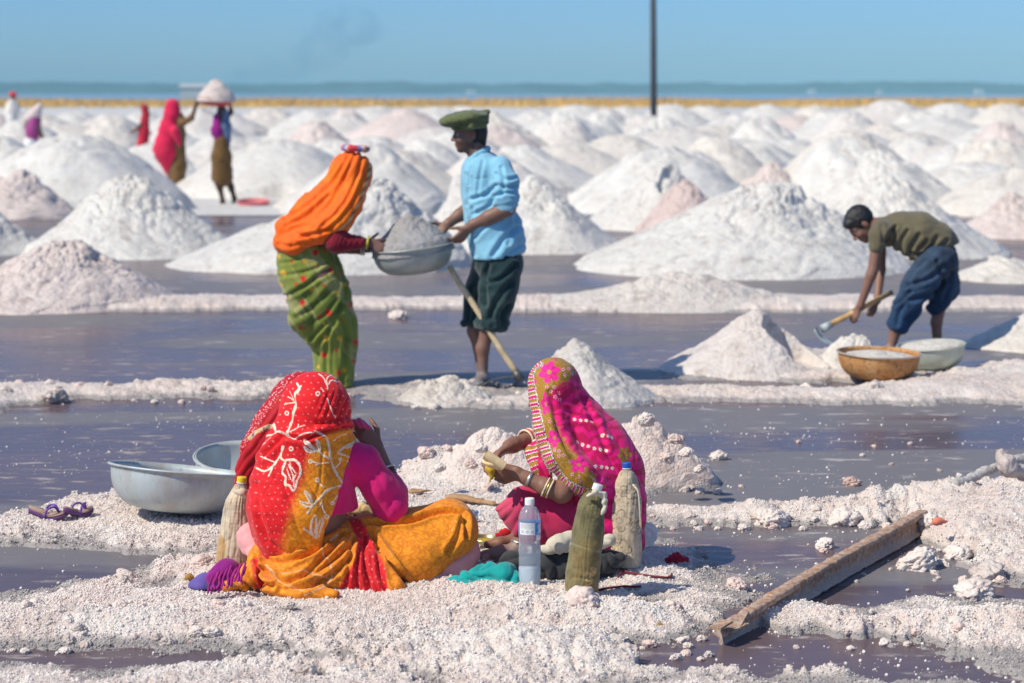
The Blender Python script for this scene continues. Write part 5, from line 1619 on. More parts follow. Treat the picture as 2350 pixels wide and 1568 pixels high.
# ------------------------------------------------------------------ the man in the blue shirt
def man():
    f = Fig(13.95)
    root = thing('person', 'standing man in light blue shirt, rolled dark green trousers and green beret-like cap', 'person', (f.p(1120, 880)[0], 13.95, 0.07))
    SK = np.array((0.225, 0.120, 0.087))
    B = Blend()
    hd = head(B, f.p(1078, 306, 0.0), (-1, -0.20, -0.10), (-0.05, 0, 1), 1.0, f.p(1102, 362))
    B.chain(f.pts([(1102, 362), (1120, 430), (1140, 560)]), f.rad([24, 46, 44]), 0.05)
    # near arm
    B.chain(f.pts([(1150, 392, -0.15), (1166, 470, -0.20), (1164, 478, -0.205), (1120, 500, -0.17), (1084, 516, -0.14), (1076, 522, -0.135)]), f.rad([22, 18, 18.5, 17, 11.5, 11]), 0.015)
    grip(B, f.p(1076, 522, -0.135), f.p(1050, 553, -0.13) - f.p(1076, 522, -0.135), (-0.55, 0.75, -0.1), 1, 1.02)
    # far arm
    B.chain(f.pts([(1095, 395, 0.16), (1090, 465, 0.20), (1055, 494, 0.16), (1030, 512, 0.13), (1025, 516, 0.125)]), f.rad([20, 17, 15, 11, 10.5]), 0.015)
    grip(B, f.p(1027, 515, 0.125), (-0.6, -0.2, -0.55), (-0.5, -0.75, 0), -1, 1.02)
    # legs
    for hx, kx, ax, dy, fx in ((1150, 1120, 1109, -0.09, -1), (1110, 1090, 1103, 0.08, -1)):
        B.chain(f.pts([(hx, 600, dy), (kx, 720, dy), (kx - 2, 760, dy), (ax - 2, 800, dy), (ax, 858, dy)]), f.rad([26, 17, 16, 15, 10]), 0.02)
        B.chain(f.pts([(ax + 2, 868, dy), (ax - 2, 872, dy - 0.03), (ax - 10, 877, dy - 0.09), (ax - 14, 880, dy - 0.14)]), f.rad([12.5, 12, 10, 8]), 0.02)
        for k in range(5):
            B.cap(f.p(ax - 22 + 5.0 * k, 878, dy - 0.13 - 0.004 * k), f.p(ax - 26 + 5.2 * k, 882, dy - 0.175 + 0.006 * abs(k - 3)), 0.0105, 0.0090, 0.004)
    V, F = B.mesh(0.0066, 1)
    x, y = proj(V)
    col = np.tile(SK, (len(V), 1))
    col = lerpc(col, (0.20, 0.21, 0.23), smooth01(y, 815, 870) * (0.55 + 0.35 * smooth01(fbm(V * 14, 3, 3), -0.2, 0.3)))
    paint_face(V, col, hd, 0.65, lambda a, b, e: ((a < 0.012) & (e > -0.062) & (b < 0.073) & (a < -0.005 + 0.35 * np.clip(e, 0, 1))).astype(float))
    finish('body', V, F, M_SKIN, root, col)
    # hair at the back and sides under the cap
    B = Blend()
    B.ell(f.p(1094, 300, 0.0), (f.m(25), 0.080, f.m(31)), None, 0.02)
    B.cap(f.p(1108, 308, -0.03), f.p(1110, 330, -0.02), f.m(9), f.m(6), 0.02)
    B.cap(f.p(1106, 305, 0.0), f.p(1108, 332, 0.02), f.m(9), f.m(6), 0.02)
    B.ell(f.p(1082, 312, -0.085), (f.m(13), 0.03, f.m(14)), None, 0.015, True)
    V, F = B.mesh(0.006, 1)
    mk('hair', V, F, M_HAIR, root)
    # shirt
    B = Blend()
    B.loft(f.st([(350, 1090, 1122, 0.07), (360, 1071, 1146, 0.13), (378, 1058, 1166, 0.18), (424, 1055, 1176, 0.19), (471, 1060, 1182, 0.185), (514, 1066, 1196, 0.185), (545, 1071, 1205, 0.19), (580, 1079, 1206, 0.195), (594, 1084, 1201, 0.195)]), 0.03)
    B.chain(f.pts([(1148, 384, -0.13), (1160, 420, -0.18), (1163, 470, -0.20)]), f.rad([26, 27, 25]), 0.035)
    B.chain(f.pts([(1098, 384, 0.13), (1094, 420, 0.18), (1090, 468, 0.20)]), f.rad([26, 27, 25]), 0.035)
    hemcut = half((1080, 597), (1208, 580), f.D, False)
    B.cut(lambda P: hemcut(P))
    V, F = B.mesh(0.0078, 2)
    x, y = proj(V)
    sl = smooth01(18 - np.abs(x - 1162), -10, 8) * smooth01(y, 385, 410) * (V[:, 1] < 13.85)
    nearside = (V[:, 1] < 13.95)
    dd = fold_lines(x, y, [([(1136, 428), (1112, 448), (1080, 458)], 0.012, 4.5), ([(1140, 450), (1120, 475), (1088, 492)], 0.011, 4.5), ([(1146, 500), (1118, 515), (1090, 545)], 0.010, 5), ([(1190, 520), (1160, 545), (1130, 588)], 0.012, 6),
                           ([(1200, 560), (1178, 572), (1160, 590)], 0.010, 5), ([(1108, 372), (1100, 410), (1096, 450)], 0.007, 4), ([(1084, 480), (1080, 530), (1092, 585)], 0.007, 4), ([(1185, 480), (1180, 520), (1165, 560)], 0.009, 5),
                           ([(1070, 400), (1076, 430), (1072, 470)], 0.006, 4)])
    dd += fold_lines(x, y, [([(1140, 400), (1160, 412), (1180, 410)], 0.010, 4), ([(1142, 425), (1162, 432), (1184, 424)], 0.011, 4), ([(1146, 446), (1165, 442), (1184, 446)], 0.010, 3.5), ([(1150, 385), (1156, 420), (1150, 450)], 0.008, 4)]) * nearside
    dd += 0.003 * fbm(V * 10, 3, 9)
    dd += 0.010 * smooth01(13 - np.abs(y - 458 + 0.15 * (x - 1160)), 0, 6) * (np.abs(x - 1162) < 34) * (V[:, 1] < 13.83)   # rolled cuff
    dd += -0.006 * np.exp(-(stroke_dist(x, y, [(1080, 385), (1072, 440), (1078, 520), (1090, 590)]) / 2.2) ** 2)               # button placket
    pk = np.abs(in_poly(x, y, [(1085, 412), (1120, 408), (1122, 450), (1088, 452)]))
    dd += -0.004 * np.exp(-(pk / 2.0) ** 2)
    col = np.tile(np.array((0.235, 0.515, 0.680)), (len(V), 1)) * (1 + 0.10 * fbm(V * 9, 3, 7))[:, None]
    shirt = finish('shirt', V, F, M_CLOTH, root, col, dd, 0.5)
    mb = mat_plain('shirt_button', (0.6, 0.62, 0.62), 0.4, bumps=0)
    for bx_, by_ in ((1076, 398), (1071, 432), (1073, 468), (1077, 505), (1083, 545)):
        hit = V[(np.abs(x - bx_) < 5) & (np.abs(y - by_) < 5)]
        if len(hit):
            c_ = hit[hit[:, 1].argmin()]
            mk('button', *lathe([(0, 0), (0.006, 0), (0.006, 0.003), (0, 0.003)], 10, Matrix.Translation(c_ + np.array((0, -0.006, 0))) @ rot_to_y()), mb, shirt)
    # collar
    B = Blend()
    B.chain(f.pts([(1076, 372, -0.09), (1092, 358, -0.085), (1112, 346, -0.05), (1118, 342, 0.02), (1104, 352, 0.08), (1074, 366, 0.05)]), f.rad([5.5, 7, 7, 7, 6, 5]), 0.012)
    B.cap(f.p(1078, 380, -0.10), f.p(1100, 366, -0.105), f.m(4), f.m(6), 0.012)
    V, F = B.mesh(0.005, 1)
    finish('collar', V, F, M_CLOTH, shirt, np.tile(np.array((0.235, 0.515, 0.680)), (len(V), 1)))
    # trousers
    B = Blend()
    B.ell(f.p(1142, 600, 0.0), (f.m(57), 0.17, f.m(45)), None, 0.04)
    B.chain(f.pts([(1158, 610, -0.08), (1142, 670, -0.09), (1128, 738, -0.09)]), f.rad([41, 42, 36]), 0.03)
    B.chain(f.pts([(1122, 615, 0.07), (1105, 670, 0.08), (1092, 738, 0.08)]), f.rad([40, 38, 33]), 0.03)
    low = half((1050, 745), (1165, 752), f.D, False)
    B.cut(lambda P: low(P))
    V, F = B.mesh(0.0085, 2)
    x, y = proj(V)
    dd = 0.011 * pleat((0.8 * x + 0.62 * y) / 30 + 0.9 * fbm(V * 4, 2, 6), 0.9) * (0.35 + 0.65 * smooth01(fbm(V * 4, 2, 16), -0.3, 0.3)) + 0.004 * fbm(V * 13, 2, 8)
    dd = dd * 0.5 + fold_lines(x, y, [([(1180, 610), (1150, 640), (1120, 650)], 0.014, 5), ([(1170, 650), (1140, 690), (1120, 735)], 0.014, 6), ([(1120, 610), (1112, 650), (1116, 700)], 0.016, 5), ([(1165, 700), (1150, 720), (1150, 745)], 0.012, 5), ([(1085, 660), (1078, 700), (1075, 740)], 0.010, 5), ([(1135, 700), (1128, 720), (1130, 745)], 0.010, 4)])
    dd += 0.010 * smooth01(y, 733, 738) + 0.006 * fbm(V * 30, 2, 9) * smooth01(y, 730, 740)
    col = lerpc((0.010, 0.034, 0.038), (0.030, 0.060, 0.060), smooth01(fbm(V * 9, 4, 11), 0.0, 0.6))
    finish('trousers', V, F, M_CLOTH, root, col, dd)
    # cap
    B = Blend()
    B.ell(f.p(1064, 274, -0.01), (f.m(58), 0.15, f.m(19)), np.stack([_unit((1, 0, 0.13)), np.array((0, 1.0, 0)), _unit((-0.13, 0, 1))]), 0.03)
    B.ell(f.p(1084, 281, 0.0), (f.m(37), 0.115, f.m(21)), None, 0.03)
    B.cap(f.p(1102, 262, 0.0), f.p(1120, 257, 0.0), f.m(7), f.m(6), 0.015)
    B.chain(f.pts([(1042, 294, -0.09), (1082, 290, -0.125), (1112, 286, -0.06)]), f.rad([7, 8, 7]), 0.015)
    V, F = B.mesh(0.0060, 2)
    x, y = proj(V)
    dd = 0.0035 * pleat(np.hypot((x - 1100) * 0.55, (y - 255) * 1.2) / 12 + 0.5 * fbm(V * 6, 2, 3)) + 0.002 * fbm(V * 25, 3, 5)
    finish('cap', V, F, M_CLOTH, root, lerpc((0.115, 0.135, 0.052), (0.070, 0.088, 0.034), smooth01(fbm(V * 18, 3, 8), -0.2, 0.4)), dd, 0.3)
man()

# ------------------------------------------------------------------ the bending boy
def boy():
    f = Fig(15.9)
    root = thing('person', 'boy in olive shirt and rolled blue trousers bending over to pull a hoe', 'person', (f.p(2100, 800)[0], 15.9, 0.03))
    SK = np.array((0.25, 0.130, 0.092))
    B = Blend()
    hd = head(B, f.p(1976, 515, 0.0), (-0.62, -0.12, -0.78), (-0.80, 0, 0.60), 1.0, f.p(2014, 522))
    B.chain(f.pts([(2012, 522), (2065, 532), (2120, 545), (2155, 590)]), f.rad([18, 28, 28, 24]), 0.05)
    B.chain(f.pts([(2016, 532, -0.14), (2002, 622, -0.16), (1998, 632, -0.16), (1974, 700, -0.13), (1970, 708, -0.12)]), f.rad([14, 12, 12, 8.5, 8]), 0.012)
    grip(B, f.p(1971, 706, -0.12), f.p(1955, 736, -0.12) - f.p(1971, 706, -0.12), (0.5, 0.8, -0.2), 1, 0.86)
    B.chain(f.pts([(2020, 535, 0.14), (2020, 620, 0.17), (2012, 690, 0.05), (2008, 696, 0.02)]), f.rad([14, 12, 8.5, 8]), 0.012)
    grip(B, f.p(2008, 694, 0.02), (-0.3, -0.6, -0.5), (-0.6, 0.2, -0.4), -1, 0.86)
    B.chain(f.pts([(2140, 600, -0.10), (2085, 690, -0.12), (2056, 755, -0.12), (2044, 796, -0.12)]), f.rad([24, 18, 14, 10]), 0.02)
    B.chain(f.pts([(2044, 800, -0.12), (2028, 806, -0.13), (2014, 808, -0.14)]), f.rad([11, 9, 7]), 0.02)
    B.chain(f.pts([(2165, 605, 0.10), (2158, 690, 0.10), (2148, 740, 0.10), (2150, 790, 0.10)]), f.rad([22, 17, 13, 10]), 0.02)
    B.chain(f.pts([(2150, 794, 0.10), (2136, 800, 0.08), (2122, 802, 0.07)]), f.rad([11, 9, 7]), 0.02)
    V, F = B.mesh(0.0070, 1)
    col = np.tile(SK, (len(V), 1))
    x, y = proj(V)
    col = lerpc(col, (0.26, 0.18, 0.15), smooth01(y, 765, 800) * 0.6 * (x > 2000))
    paint_face(V, col, hd)
    finish('body', V, F, M_SKIN, root, col)
    # hair
    B = Blend()
    A = np.stack([hd['f'], hd['r'], hd['u']])
    L = lambda a, b, e: hd['c'] + hd['f'] * a + hd['r'] * b + hd['u'] * e
    B.ell(L(-0.016, 0, 0.036), (0.106, 0.086, 0.100), A, 0.02)
    B.cap(L(0.062, -0.03, 0.076), L(0.062, 0.03, 0.076), 0.028, 0.028, 0.02)
    B.ell(L(0.098, 0, -0.035), (0.075, 0.11, 0.092), A, 0.012, True)
    for s in (-1, 1):
        B.ell(L(0.0, 0.092 * s, -0.022), (0.030, 0.028, 0.040), A, 0.012, True)
    B.ell(L(-0.03, 0, -0.12), (0.09, 0.10, 0.07), A, 0.015, True)
    V, F = B.mesh(0.006, 1)
    Nn = 0.004 * fbm(V * 45, 2, 3)
    finish('hair', V, F, M_HAIR, root, (0.01, 0.009, 0.01), Nn)
    # shirt
    B = Blend()
    B.chain(f.pts([(2022, 527), (2068, 530), (2108, 537), (2148, 556), (2166, 568)]), f.rad([29, 42, 49, 45, 34]), 0.04)
    for s in (-1, 1):
        B.chain(f.pts([(2024, 526, 0.10 * s), (2014, 540, 0.145 * s), (2010, 566, 0.155 * s)]), f.rad([22, 20, 17]), 0.03)
    B.chain(f.pts([(2070, 560, -0.08), (2096, 580, -0.08)]), f.rad([18, 14]), 0.04)
    h1 = half((2085, 596), (2200, 556), f.D, False)
    B.cut(lambda P: np.minimum(h1(P), (f.p(2070, 0)[0] - P[..., 0]) * -1 + 0.0) * 1.0 if False else np.where(P[..., 0] > f.p(2082, 560)[0], h1(P), -1))
    V, F = B.mesh(0.0080, 2)
    x, y = proj(V)
    dd = fold_lines(x, y, [([(2032, 556), (2040, 535), (2056, 520)], 0.014, 4), ([(2046, 566), (2052, 545), (2050, 525)], 0.014, 4), ([(2066, 574), (2070, 550), (2082, 530)], 0.014, 4.5), ([(2086, 586), (2092, 565), (2108, 540)], 0.016, 5),
                           ([(2096, 590), (2108, 570), (2126, 552)], 0.016, 4), ([(2112, 588), (2130, 572), (2150, 545)], 0.013, 5), ([(2130, 582), (2150, 570), (2172, 552)], 0.012, 4), ([(2090, 580), (2104, 584), (2116, 580)], 0.016, 4), ([(2022, 520), (2026, 540), (2024, 556)], 0.008, 4)])
    dd += 0.004 * fbm(V * 10, 3, 6)
    col = np.tile(np.array((0.130, 0.112, 0.066)), (len(V), 1)) * (1 + 0.12 * fbm(V * 8, 3, 7))[:, None]
    finish('shirt', V, F, M_CLOTH, root, col, dd, 0.6)
    # trousers
    B = Blend()
    B.ell(f.p(2160, 590, 0.0), (f.m(36), 0.165, f.m(38)), None, 0.04)
    B.chain(f.pts([(2148, 594, -0.09), (2108, 655, -0.11), (2080, 705, -0.12), (2062, 742, -0.12)]), f.rad([37, 35, 30, 25]), 0.03)
    B.chain(f.pts([(2166, 600, 0.08), (2168, 660, 0.10), (2148, 704, 0.10)]), f.rad([32, 32, 22]), 0.03)
    V, F = B.mesh(0.0088, 2)
    x, y = proj(V)
    dd = 0.017 * pleat((0.80 * x + 0.60 * y) / 26 + 0.9 * fbm(V * 4, 2, 6), 0.85) * (0.35 + 0.65 * smooth01(fbm(V * 4, 2, 12), -0.3, 0.3)) + 0.005 * fbm(V * 13, 2, 8)
    dd = dd * 0.45 + fold_lines(x, y, [([(2165, 610), (2130, 640), (2085, 655)], 0.016, 5), ([(2175, 640), (2140, 672), (2085, 690)], 0.016, 5), ([(2120, 600), (2095, 625), (2078, 660)], 0.012, 5), ([(2130, 690), (2105, 710), (2080, 735)], 0.014, 5),
                           ([(2075, 700), (2062, 720), (2058, 745)], 0.012, 4), ([(2150, 600), (2160, 640), (2150, 680)], 0.012, 5), ([(2180, 620), (2178, 650), (2165, 690)], 0.012, 5), ([(2090, 668), (2070, 690), (2052, 700)], 0.012, 4)])
    dd += 0.010 * np.exp(-(stroke_dist(x, y, [(2030, 742), (2075, 760)]) / 9) ** 2)
    col = lerpc((0.036, 0.062, 0.105), (0.018, 0.055, 0.125), smooth01(y, 600, 740)) * (1 + 0.35 * fbm(V * 10, 4, 9))[:, None]
    finish('trousers', V, F, M_DENIM, root, col, dd)
boy()

# ------------------------------------------------------------------ people among the far mounds
def far_person(D, label, prims, loc):
    f = Fig(D)
    root = thing('person', label, 'person', (f.p(*loc)[0], D, 0.0), None)
    for name, mat, col, parts, cut, h in prims:
        B = Blend()
        for pts, rad in parts:
            B.chain(f.pts(pts), f.rad(rad), 0.05)
        if cut: B.cut(lambda P, z=cut: z - P[..., 2])
        V, F = B.mesh(h, 2)
        x, y = proj(V)
        dd = 0.022 * pleat((x + 0.12 * y) / 7.0 + 0.6 * fbm(V * 3, 2, 5), 0.9) if mat is M_CLOTH else None
        c = np.tile(np.array(col, float), (len(V), 1)) * (1 + 0.2 * fbm(V * 6, 3, 7))[:, None]
        finish(name, V, F, mat, root, c, dd)
    return root
DS = (0.10, 0.05, 0.03)
far_person(40.0, 'woman in a crimson veil steadying the load on the head of the porter', [
    ('body', M_SKIN, (0.13, 0.07, 0.045), [([(398, 248), (402, 275), (400, 330), (400, 420)], [11, 13, 18, 16]), ([(415, 290, -0.1), (440, 270, -0.1), (452, 236, -0.1), (458, 226, -0.1)], [6, 5.5, 5, 3.5])], None, 0.020),
    ('skirt', M_CLOTH, (0.16, 0.09, 0.03), [([(408, 335), (408, 380), (404, 430)], [16, 19, 18])], None, 0.022),
    ('blouse', M_CLOTH, (0.18, 0.10, 0.04), [([(410, 270), (412, 320)], [13, 15]), ([(415, 285, -0.1), (438, 272, -0.1)], [8, 8])], None, 0.022),
    ('veil', M_CLOTH, (0.62, 0.012, 0.07), [([(396, 244), (394, 265), (388, 300), (382, 350), (392, 405)], [17, 19, 24, 28, 8]), ([(360, 340), (375, 320)], [10, 16]), ([(402, 300, -0.2), (412, 335, -0.2)], [10, 4])], None, 0.022)], (400, 440))
far_person(36.5, 'barefoot porter in purple top and brown skirt carrying salt on the head', [
    ('body', M_SKIN, (0.06, 0.03, 0.02), [([(508, 248), (506, 270), (510, 330)], [10, 9, 14]), ([(496, 400, -0.05), (504, 430, -0.05), (511, 462, -0.05), (508, 470, -0.08)], [10, 7, 5, 4]), ([(520, 400, 0.08), (530, 430, 0.08), (538, 456, 0.08), (535, 466, 0.05)], [10, 7, 5, 4]), ([(518, 275, 0.1), (530, 258, 0.1), (528, 240, 0.1)], [6, 5, 4])], None, 0.018),
    ('skirt', M_CLOTH, (0.16, 0.085, 0.025), [([(508, 325), (508, 360), (510, 405)], [17, 22, 25])], None, 0.022),
    ('blouse', M_CLOTH, (0.30, 0.01, 0.22), [([(500, 268), (498, 300), (504, 318)], [10, 14, 13])], None, 0.020),
    ('shawl', M_CLOTH, (0.10, 0.16, 0.28), [([(514, 258), (518, 290), (520, 335)], [10, 11, 9])], None, 0.020)], (510, 468))
far_person(55.0, 'small girl in red standing behind the white mounds, arm held out', [
    ('body', M_SKIN, (0.18, 0.09, 0.06), [([(331, 252), (332, 270), (330, 340)], [7, 6, 9]), ([(324, 285, -0.1), (312, 298, -0.1), (298, 305, -0.1)], [4.5, 4, 3]), ([(330, 330), (330, 385)], [8, 6])], None, 0.022),
    ('dress', M_CLOTH, (0.50, 0.012, 0.04), [([(332, 272), (331, 300), (326, 345), (328, 370)], [9, 12, 13, 14])], None, 0.026),
    ('headscarf', M_CLOTH, (0.40, 0.02, 0.04), [([(331, 248), (335, 262), (337, 280)], [9, 8, 5])], None, 0.024)], (330, 383))
far_person(60.0, 'far worker in purple shirt and white trousers bending forward by the left edge', [
    ('body', M_SKIN, DS, [([(88, 262), (80, 285)], [7, 9]), ([(88, 290, -0.1), (98, 320, -0.1)], [5, 4]), ([(75, 330), (74, 374)], [9, 6])], None, 0.022),
    ('shirt', M_CLOTH, (0.30, 0.05, 0.20), [([(80, 275), (76, 300), (74, 318)], [14, 17, 15])], None, 0.028),
    ('headcloth', M_CLOTH, (0.62, 0.52, 0.50), [([(90, 246), (80, 262), (62, 275), (55, 290)], [9, 14, 10, 5])], None, 0.026),
    ('trousers', M_CLOTH, (0.70, 0.70, 0.68), [([(72, 325), (70, 345)], [16, 16]), ([(64, 340), (63, 372)], [10, 8]), ([(80, 340), (81, 372)], [10, 8])], None, 0.028)], (72, 372))
far_person(75.0, 'far person in white clothes and red turban at the left edge', [
    ('body', M_SKIN, DS, [([(30, 226), (29, 240)], [5.5, 6]), ([(24, 290), (24, 340)], [6, 5]), ([(34, 290), (34, 340)], [6, 5])], None, 0.026),
    ('robe', M_CLOTH, (0.70, 0.68, 0.64), [([(28, 236), (27, 255), (28, 300)], [9, 13, 14]), ([(18, 240), (14, 262)], [5, 4]), ([(38, 240), (44, 258)], [5, 4])], None, 0.030),
    ('turban', M_CLOTH, (0.60, 0.06, 0.08), [([(26, 217), (33, 217)], [6.5, 6.5])], None, 0.026)], (28, 340))
# ------------------------------------------------------------------ pans
def mat_pan(name, col, dirt, rough=0.45, metal=0.35, streak=0.5, rust=None):
    m, nt, b = new_mat(name)
    co = coords(nt)
    mp = nnode(nt, 'ShaderNodeMapping'); mp.inputs['Scale'].default_value = (1, 1, 0.35)
    nt.links.new(co, mp.inputs['Vector'])
    n1 = noise(nt, mp.outputs[0], 9.0, 6, 0.65)
    n2 = noise(nt, co, 45.0, 4, 0.7)
    c = mixc(nt, ramp(nt, n1, [(0.42, 0.0), (0.68, streak)]), col, dirt)
    c = mixc(nt, ramp(nt, n2, [(0.55, 0.0), (0.75, 0.45)]), c, tuple(v * 0.6 for v in dirt))
    if rust:
        c = mixc(nt, ramp(nt, n1, [(0.40, 0.0), (0.58, 1.0)]), c, rust)
        c = mixc(nt, ramp(nt, n2, [(0.5, 0.0), (0.62, 0.8)]), c, tuple(v * 0.35 for v in rust))
    nt.links.new(c, b.inputs['Base Color'])
    b.inputs['Metallic'].default_value = metal
    b.inputs['Roughness'].default_value = rough
    bump(nt, n2, 0.12, 0.004, b)
    return m
M_ALU = mat_pan('dull_aluminium', (0.50, 0.56, 0.57), (0.40, 0.37, 0.33), 0.55, 0.25, 0.8)
M_ENAMEL = mat_pan('grey_pan_metal', (0.42, 0.46, 0.44), (0.34, 0.34, 0.30), 0.42, 0.35)
M_RUST = mat_pan('rusty_iron', (0.52, 0.29, 0.12), (0.36, 0.16, 0.06), 0.75, 0.0, 0.8, (0.50, 0.23, 0.07))
M_REDPAN = mat_pan('red_plastic', (0.45, 0.06, 0.07), (0.35, 0.06, 0.07), 0.5, 0.0)
M_GREENPAN = mat_pan('pale_green_pan', (0.48, 0.52, 0.44), (0.36, 0.36, 0.30), 0.5, 0.25)

def rot_to(nrm, spin=0.0):
    return Vector(nrm).to_track_quat('Z', 'Y').to_matrix().to_4x4() @ Matrix.Rotation(spin, 4, 'Z')

def pan(label, rim_c, R, depth, nrm, mat, rimmat=None, flat=0.45, group=None, wall=0.004, inner=None, name='metal_pan', dent=0.012):
    """round pan: bowl, rolled rim; rim_c = middle of the rim, nrm = up axis of the pan"""
    M = Matrix.Translation(rim_c) @ rot_to(nrm)
    out = []
    for t in np.linspace(0, 1, 16):
        a = t * math.pi / 2
        out.append((R * 0.955 * (math.sin(a) ** 0.62) if t > 0 else 0.0, -depth + depth * (1 - math.cos(a)) ** 1.25))
    r0 = R * flat
    out = [(0, -depth)] + [(r0 * 0.6, -depth)] + [p for p in out if p[0] > r0 * 0.85]
    prof = out + [(R * 0.965, 0.0)]
    inn = [(max(r - wall, 0), z + wall) for r, z in out[::-1]]
    bowl = prof + [(R * 0.955, 0.001)] + inn
    V, F = lathe(bowl, 72)
    a = np.arctan2(V[:, 1], V[:, 0])
    V[:, :2] *= (1 + dent * np.cos(2 * a + 0.7) + dent * 0.5 * np.cos(3 * a))[:, None]
    root_loc = np.array(M @ Vector((0, 0, -depth)))
    root = thing(name, label, 'pan', root_loc, group)
    bowl_ = mk('bowl', xf(V, M), F, mat, root)
    Vr, Fr = torus((0, 0, 0), (0, 0, 1), R * 0.985, R * 0.022, 72, 10, 0.75)
    a = np.arctan2(Vr[:, 1], Vr[:, 0])
    Vr[:, :2] *= (1 + dent * np.cos(2 * a + 0.7) + dent * 0.5 * np.cos(3 * a))[:, None]
    mk('rim', xf(Vr, M), Fr, rimmat or mat, bowl_)
    return root

def heap(label, c, R, h, nrm, tint, seed=3, rough=0.02, name='salt_heap', rx=1.0, mat=None):
    V, F = mound_mesh(R, h, 40, 110, seed, rough, None, 1.0, 0.75, 1.0, 0.15, 0.03, 0.03)
    V = V[:, :] * np.array((0.93, 0.93, 1.0))
    V = V[:, :] * np.array((rx, 1, 1))
    M = Matrix.Translation(c) @ rot_to(nrm)
    o = mk(name, xf(V, M), F, mat or M_SALTM, loc=c)
    o.color = tuple(tint) + (1,)
    return tag(o, label, 'salt')

# the two empty pans at the left
pan('dull aluminium pan lying tilted on the salt beside the sandals', Q(407, 1076, 9.45), 0.292, 0.175, (0.095, 0.125, 1.0), M_ALU, dent=0.02)
pan('second aluminium pan showing its inside, behind the tilted pan', Q(562, 1048, 10.0), 0.225, 0.16, (0.03, -0.16, 1), M_ALU, dent=0.02)
# the pan passed from hand to hand, heaped with salt
hp = pan('white metal pan heaped with salt tinted as shade, held between woman and man', Q(946, 566, 13.9), 0.262, 0.165, (-0.115, -0.03, 1), M_ENAMEL, flat=0.5)
heap('heap of salt tinted grey as shade in the pan held between woman and man', Q(946, 569, 13.9), 0.250, 0.185, (-0.115, -0.03, 1), (0.50, 0.50, 0.53), 5, 0.022)  # grey tint stands in for the woman's shadow on this heap
# pans beside the boy
pan('rust-brown iron pan full of salt in front of the boy', Q(2017, 809, 14.05), 0.262, 0.165, (0.03, -0.03, 1), M_RUST, mat_pan('worn_rim', (0.55, 0.50, 0.45), (0.4, 0.35, 0.3)), flat=0.5)
heap('flat fill of pale salt in the rust-brown iron pan', Q(2017, 819, 14.05), 0.235, 0.03, (0.03, -0.03, 1), WARM, 8, 0.012)
pan('pale green metal pan behind the rust-brown pan', Q(2136, 792, 14.6), 0.225, 0.15, (-0.08, -0.04, 1), M_GREENPAN, flat=0.5)
heap('low salt fill in the pale green pan', Q(2136, 794, 14.6), 0.205, 0.025, (-0.08, -0.04, 1), WARM, 9, 0.01)
# far pans
pan('flat pink pan on the ground beside the porter', Q(581, 461, 36.0), 0.26, 0.13, (0, -0.10, 1), mat_pan('pink_plastic', (0.62, 0.17, 0.19), (0.5, 0.12, 0.14), 0.5, 0.0), flat=0.8)
pan('red pan on the head of the porter, loaded with salt', Q(497, 226, 36.5), 0.30, 0.13, (0.03, 0, 1), M_REDPAN, flat=0.6)
heap('pink white salt heap in the head pan of the porter', Q(497, 229, 36.5), 0.31, 0.33, (0.03, 0, 1), PINK, 11, 0.02)

# ------------------------------------------------------------------ hoes
M_WOOD = mat_plain('worn_handle_wood', (0.52, 0.33, 0.14), 0.6, var=0.3, vscale=20, bumps=0.3, bscale=90)
M_PALEWOOD = mat_plain('pale_handle_wood', (0.55, 0.43, 0.26), 0.65, var=0.25, vscale=20, bumps=0.3, bscale=90)
M_BLADE = mat_plain('steel_blade', (0.11, 0.11, 0.115), 0.5, 0.5, 0.3, 18, 0.2)
M_SALTYSTEEL = mat_plain('salty_steel', (0.42, 0.48, 0.47), 0.65, 0.2, 0.3, 25, 0.3)

def hoe(label, a, b, r, blade_pts, thick, collar, hm, bm):
    root = thing('hoe', label, 'hoe', blade_pts[0])
    n = 14
    P = np.linspace(a, b, n) + 0.004 * np.stack([vnoise(np.stack([np.arange(n) * 0.5, np.full(n, k * 3.0)], -1), 9) for k in range(3)], -1)
    mk('handle', *tube(P, np.linspace(r * 0.92, r * 1.08, n), 12), hm, root)
    bp = np.asarray(blade_pts, float)       # four corners, curved plate
    u = np.linspace(0, 1, 8); v = np.linspace(0, 1, 6)
    U, W = np.meshgrid(u, v, indexing='ij')
    S = ((1 - U) * (1 - W))[..., None] * bp[0] + (U * (1 - W))[..., None] * bp[1] + (U * W)[..., None] * bp[2] + ((1 - U) * W)[..., None] * bp[3]
    nrm = _unit(np.cross(bp[1] - bp[0], bp[3] - bp[0]))
    S = S + nrm * (0.02 * np.sin(W * math.pi) * 1.0)[..., None]
    top = (S + nrm * thick / 2).reshape(-1, 3); bot = (S - nrm * thick / 2).reshape(-1, 3)
    F = grid_faces(8, 6)
    ring = [i * 6 for i in range(8)] + [7 * 6 + j for j in range(1, 6)] + [i * 6 + 5 for i in range(6, -1, -1)] + [j for j in range(4, 0, -1)]
    side = np.array([(ring[k], ring[(k + 1) % len(ring)], ring[(k + 1) % len(ring)] + 48, ring[k] + 48) for k in range(len(ring))])
    mk('blade', np.concatenate([top, bot]), np.concatenate([F, F[:, ::-1] + 48, side]), bm, root)
    d = _unit(b - a)
    mk('socket', *tube([b - d * collar * 0.8, b + d * 0.035], (r * 1.35, r * 1.6), 12), bm, root)
    return root
D = 13.75
hoe('hoe with pale wooden handle propped against the man, blade on the salt', Q(1030, 611, D + 0.1), Q(1188, 862, D), 0.0195,
    [Q(1198, 868, D - 0.02), Q(1196, 866, D + 0.13), Q(1108, 880, D + 0.06), Q(1102, 884, D - 0.08)], 0.006, 0.04, M_PALEWOOD, M_BLADE)
D = 15.75
